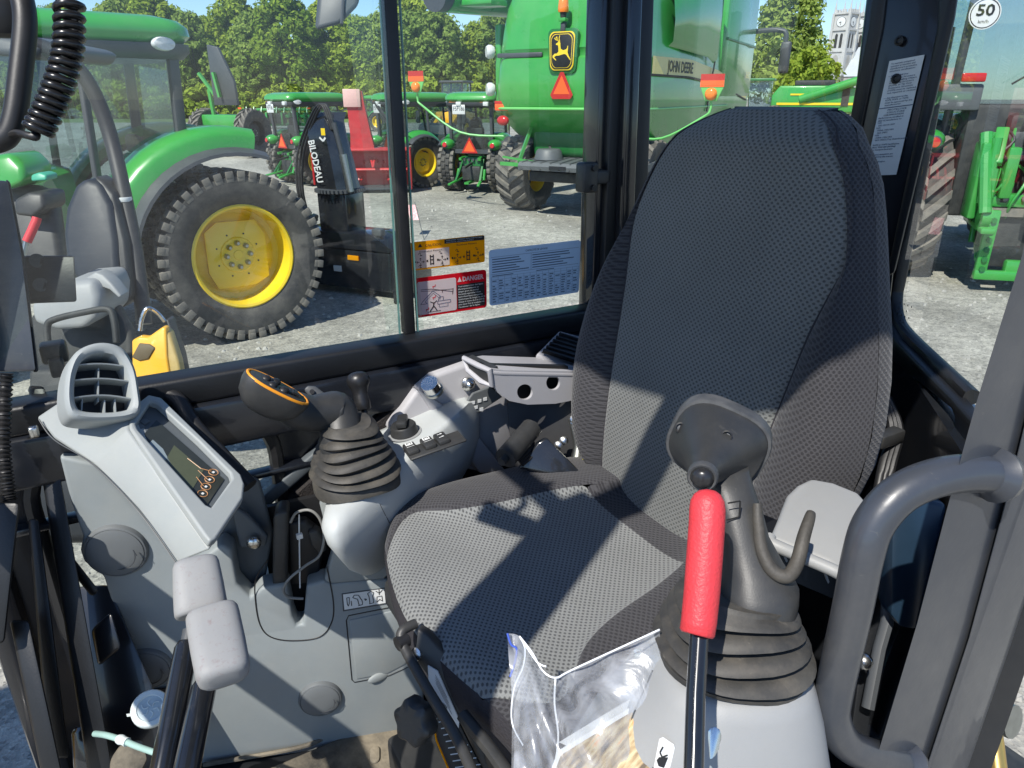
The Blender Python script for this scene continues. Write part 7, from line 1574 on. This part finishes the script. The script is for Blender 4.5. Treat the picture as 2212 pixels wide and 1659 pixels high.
for k in range(3): tube(b, spline([V((-.55+.05*k, -.25, .9)), V((-.72+.05*k, -.25, 1.5)), V((-.68+.06*k, -.22, 2.1)), V((-.42+.05*k, -.2, 2.6)), V((-.15+.04*k, -.2, 2.85)), V((.02+.03*k, -.22, 2.5))], 8), .020, RUBC, 8)
for k in range(8): lathe(b, [(.035, 0), (.035, .08)], (-.55+.03*k, -.3-.02*(k % 3), 1.05+.05*(k % 4)), (0, -1, .4), STL, 8)
b.build('hoses', SB, world=False)
b = MB(); box(b, (.35, -.40, .62), (.20, .02, .07), LORG); box(b, (.02, -.385, .42), (.14, .02, .09), WHT); b.build('warning_stickers', SB, world=False, smooth=0)
b = MB(); bar(b, (-1.0, .6, .5), (-.3, .3, .8), .1, .1, DRK); bar(b, (-1.0, -.1, 1.1), (-.3, -.1, .9), .08, .08, DRK); box(b, (.75, -.25, 1.02), (.18, .14, .12), DRKG, bev=.03); b.build('hitch_frame', SB, world=False)
place(SB, view(-2.06, 9.0, GZ), 0); SB.rotation_euler = (0, 0, -HEAD+rad(-24)); SB.scale = (.78, .78, .78)
RB = thing('snow_blower', 'bright red snow blower with a tall chute, fitted behind the small tractor', 'snow blower', (0, 0, 0))
b = MB(); box(b, (0, .25, .62), (1.9, .08, .95), REDP, bev=.02); box(b, (0, 0, 1.06), (1.9, .6, .06), REDP, bev=.02); box(b, (.95, -.05, .58), (.05, .75, .98), REDP, bev=.02); box(b, (-.95, -.05, .58), (.05, .75, .98), REDP, bev=.02); box(b, (0, -.05, .12), (1.9, .65, .05), DRKG); b.build('blower_housing', RB, world=False)
b = MB()
for s_ in (-1, 1):
    for k in range(10):
        t = k/9; pts = [V((s_*lerp(.9, .15, t+.0), .0, .55))+V((-s_*.30*q, .28*math.cos(q*6.28+t*6), .28*math.sin(q*6.28+t*6))) for q in np.linspace(0, .5, 7)]
        if k % 3 == 0: tube(b, pts, .03, REDP, 6)
tube(b, [V((-.93, 0, .55)), V((.93, 0, .55))], .05, REDP, 8); b.build('auger', RB, world=False)
b = MB(); rs = [[V((-.25+dx+x, .15+y, z)) for x, y in ((-w_, -.2), (w_, -.2), (w_, .2), (-w_, .2))] for z, w_, dx in ((1.08, .30, 0), (1.4, .26, -.02), (2.0, .22, -.08), (2.45, .22, -.14))]; loft(b, rs, REDP); b.build('chute', RB, world=False, smooth=30)
b = MB(); box(b, (-.42, -.09, 2.28), (.42, .03, .42), mat('faded_pink_panel', (.70, .42, .38), .5, noise=.1), bev=.01); b.build('chute_flap', RB, world=False)
b = MB(); bar(b, (.2, .2, 2.1), (.85, .3, 1.1), .05, .05, DRKG); bar(b, (.1, .2, 2.2), (.7, .35, 1.1), .04, .04, DRKG); b.build('chute_stay', RB, world=False)
place(RB, view((797-CX)/1653*19.2, 19.2, GZ), 0); RB.rotation_euler = (0, 0, -HEAD+rad(6))
HDR = thing('harvester_header', 'low green header implement lying on the grass below the trees', 'header', (0, 0, 0))
b = MB(); box(b, (0, 0, .9), (5.4, .5, .25), GRN, bev=.05); box(b, (0, .2, 1.4), (5.2, .25, .18), GRN, bev=.04)
for k in range(9): box(b, (-2.4+.6*k, -.1, .75), (.14, 1.0, .9), GRN if k % 2 else GRND, bev=.03); tube(b, [V((-2.4+.6*k, -.5, .3)), V((-2.3+.6*k, .1, 1.6))], .05, GRN, 6)
box(b, (0, -.1, .75), (1.5, .7, .75), DRK, bev=.03); box(b, (0, 0, .3), (5.0, .7, .2), GRND, bev=.03); b.build('header_frame', HDR, world=False)
b = MB()
for s_ in (-1, 1): box(b, (s_*2.7, -.3, 1.5), (.25, .05, .12), ORS)
b.build('reflectors', HDR, world=False)
place(HDR, view((592-CX)/1653*60, 60, GZ), 0); HDR.rotation_euler = (0, 0, -HEAD)
SP = thing('field_sprayer', 'green machine with a tall black folded shield, behind the big tractor rear', 'farm machine', (0, 0, 0))
b = MB(); box(b, (0, 0, 1.35), (1.0, 2.2, .6), GRN, bev=.08); box(b, (0, -.2, .95), (.5, .7, .7), DRK, bev=.08); b.build('body', SP, world=False)
b = MB(); prism(b, [V((-.6, .1, 2.0)), V((-.6, -1.05, 2.0)), V((-.6, -1.0, 2.9)), V((-.6, -.45, 4.1)), V((-.6, .05, 4.2))], (.15, 0, 0), DRKG, .03); b.build('shield', SP, world=False)
b = MB(); bar(b, (-.72, -.35, 2.3), (-.72, -.2, 3.2), .14, .1, GRN); bar(b, (-.3, .9, 3.2), (-.3, .1, 2.2), .12, .1, GRN); bar(b, (-.3, .5, 2.6), (-.2, .5, 1.2), .12, .12, GRN); b.build('lift_arms', SP, world=False)
for s_ in (-1, 1): wheel(SP, 'wheel', (0, s_*1.15, .95), .95, .5, .5, 'bar', 20, .2, s_, m_rim=DRK)
wheel(SP, 'wheel', (.2, .45, .8), .8, .4, .4, 'bar', 20, .2, 1, m_rim=DRK)
place(SP, view((487-CX)/1653*31, 31, GZ), 20)
LD = thing('wheel_loader', 'distant yellow and black loader seen between two small tractors', 'loader', (0, 0, 0))
b = MB(); box(b, (0, 0, 1.2), (2.4, 1.6, .7), YORG, bev=.1); bar(b, (1.0, .5, 1.4), (2.4, .5, .6), .2, .15, YORG); bar(b, (1.0, -.5, 1.4), (2.4, -.5, .6), .2, .15, YORG); b.build('body', LD, world=False)
b = MB(); box(b, (-.1, 0, 2.3), (1.3, 1.3, 1.5), GTR, bev=.06); b.build('cab_glazing', LD, world=False)
b = MB()
for sx_2 in (-1, 1):
    for sy_2 in (-1, 1): bar(b, (-.1+sx_2*.64, sy_2*.64, 1.5), (-.1+sx_2*.6, sy_2*.6, 3.1), .09, .09, DRKG)
box(b, (-.1, 0, 3.12), (1.5, 1.5, .12), DRKG, bev=.04); b.build('cab_frame', LD, world=False)
b = MB(); prism(b, [V((2.4, -1, .2)), V((3.1, -1, .15)), V((2.9, -1, .9)), V((2.4, -1, 1.0))], (0, 2, 0), DRKG, .03); b.build('bucket', LD, world=False)
for sx_2 in (-.8, .9):
    for s_ in (-1, 1): wheel(LD, 'wheel', (sx_2, s_*.85, .62), .62, .42, .33, 'block', 20, .12, s_)
place(LD, view((985-CX)/1653*44, 44, GZ), 200)
MF = thing('marker_flag', 'thin wire marker with a small pink and white flag standing in the gravel', 'marker flag', G(916, 518))
q = G(916, 518); b = MB(); tp = P(896, 437, D=(ray(916, 518).length*0+ (q.length)*F_PX/ray(916, 518).length*1.03)); tube(b, [q, lerp(q, tp, .5)+V((.0, .0, 0)), tp], .006, DRKG, 6); b.build('wire', MF)
b = MB(); f0 = lerp(q, tp, .52); f1 = lerp(q, tp, .93); rs = [[f0-RGT*.16*u+FWD*.01*math.sin(u*7), f1-RGT*.15*u+FWD*.01*math.sin(u*7)] for u in np.linspace(0, 1, 6)]
loft(b, rs, mat('pink_flag', (.75, .30, .30), .6, col2=(.8, .7, .68), c2scale=40), closed=False, cap0=False, cap1=False); b.build('flag', MF)

# ------------------------------------------------------------------ open mini excavator parked alongside (left edge of the window)
NX = thing('mini_excavator', 'open canopy mini excavator parked close by, with dark seat and yellow engine cover', 'excavator', (0, 0, GZ))
def np_(x, y, d): return P(x, y, D=d)
def slab(name, pts, d, vec, m_, bev=.01, parent=NX): b = MB(); prism(b, [np_(x, y, d) for x, y in pts], vec, m_, bev, 3); return b.build(name, parent)
away = V((FWD.x, FWD.y, 0))
slab('seat_back', [(134, 505), (140, 450), (160, 400), (185, 385), (215, 395), (240, 440), (252, 520), (256, 600), (250, 655), (190, 650), (140, 570)], 3.3, away*.12, mat('blue_grey_seat', (.012, .017, .026), .5, noise=.15), .03)
slab('seat_shell', [(200, 380), (222, 392), (246, 420), (270, 520), (282, 640), (262, 670), (256, 600), (240, 450)], 3.32, away*.12, BLK, .02)
b = MB(); tube(b, spline([np_(40, 92, 3.2), np_(100, 105, 3.25), np_(160, 140, 3.3), np_(205, 205, 3.35), np_(240, 300, 3.4), np_(270, 430, 3.4), np_(295, 560, 3.4), np_(312, 700, 3.4)], 8), .035, mat('matt_black_tube', (.03, .03, .032), .5, noise=.2), 14); b.build('canopy_post', NX)
b = MB(); lathe(b, [(.037, -.01), (.039, 0), (.037, .01)], np_(267, 430, 3.39), (0, 0, 1), WHT, 12); b.build('post_tie', NX)
slab('canopy_roof', [(-80, 60), (60, 88), (90, 100), (70, 130), (-80, 110)], 3.2, away*.7, DRKG, .03)
b = MB(); tube(b, [np_(50, 552, 3.0), np_(58, 520, 3.0)], .012, STL, 8); b.build('lever_rod', NX)
b = MB(); tube(b, [np_(58, 522, 3.0), np_(66, 505, 3.0), np_(78, 478, 3.0), np_(80, 470, 3.0)], .018, REDG, 12); b.build('red_lever', NX)
slab('armrest_arc', [(186, 600), (206, 588), (222, 594), (240, 612), (262, 640), (256, 644), (236, 626), (214, 618), (206, 640), (190, 625)], 3.1, away*.08, PLL, .01)
slab('side_console', [(62, 658), (140, 610), (200, 605), (212, 640), (208, 690), (180, 712), (120, 715), (70, 700)], 3.05, away*.3, PLL, .03)
slab('console_skirt', [(64, 680), (210, 690), (250, 660), (282, 720), (290, 800), (70, 800)], 3.2, away*.06, DRK, .02)
b = MB(); tube(b, spline([np_(104, 745, 2.95), np_(102, 705, 2.95), np_(118, 690, 2.95), np_(180, 675, 2.95), np_(232, 668, 2.95), np_(246, 690, 2.95), np_(252, 740, 2.95)], 6), .014, DRK, 10); b.build('guard_rail', NX)
slab('engine_cover', [(284, 736), (300, 728), (318, 730), (350, 707), (358, 709), (360, 770), (372, 850), (290, 860), (285, 790)], 2.9, away*.04, YORG, .012)
slab('cover_side', [(355, 710), (366, 722), (385, 780), (398, 850), (372, 850), (360, 770)], 2.91, away*.05, mat('sand_yellow_side', (.42, .30, .10), .4, noise=.1), .012)  # side face of the cover, duller than its front
slab('cover_edge', [(357, 690), (364, 692), (390, 770), (402, 830), (396, 830), (383, 770)], 2.95, away*.06, BLK, .01)
slab('cover_grip', [(284, 772), (300, 742), (322, 744), (334, 752), (320, 776), (300, 780)], 2.893, away*.01, mat('brown_hole', (.10, .07, .03), .6, noise=.1), .004)
b = MB(); tube(b, spline([np_(302, 715, 2.95), np_(306, 690, 2.95), np_(318, 666, 2.95), np_(340, 676, 2.98), np_(356, 695, 3.0)], 5), .009, CHR, 8); b.build('cover_stay', NX)
slab('deck', [(60, 800), (300, 800), (395, 850), (380, 1010), (60, 1010)], 2.95, away*.1, DRK, .02)
slab('lower_body', [(-40, 420), (60, 400), (110, 420), (140, 640), (62, 660), (-40, 660)], 3.6, away*.1, BLK, .03)
slab('battery_box', [(28, 432), (60, 415), (92, 418), (96, 450), (70, 470), (30, 465)], 3.5, away*.2, BLK, .02)
slab('tank_cap', [(66, 378), (84, 372), (100, 378), (100, 390), (66, 392)], 3.5, away*.1, mat('teal_cap', (.05, .35, .22), .4, noise=.05), .01)
slab('boom_foot', [(-40, 340), (20, 330), (50, 360), (52, 395), (20, 410), (-40, 400)], 3.5, away*.25, GRN, .03)
slab('track', [(-40, 1000), (330, 1005), (350, 1180), (-40, 1190)], 3.0, away*.2, RUBC, .06)
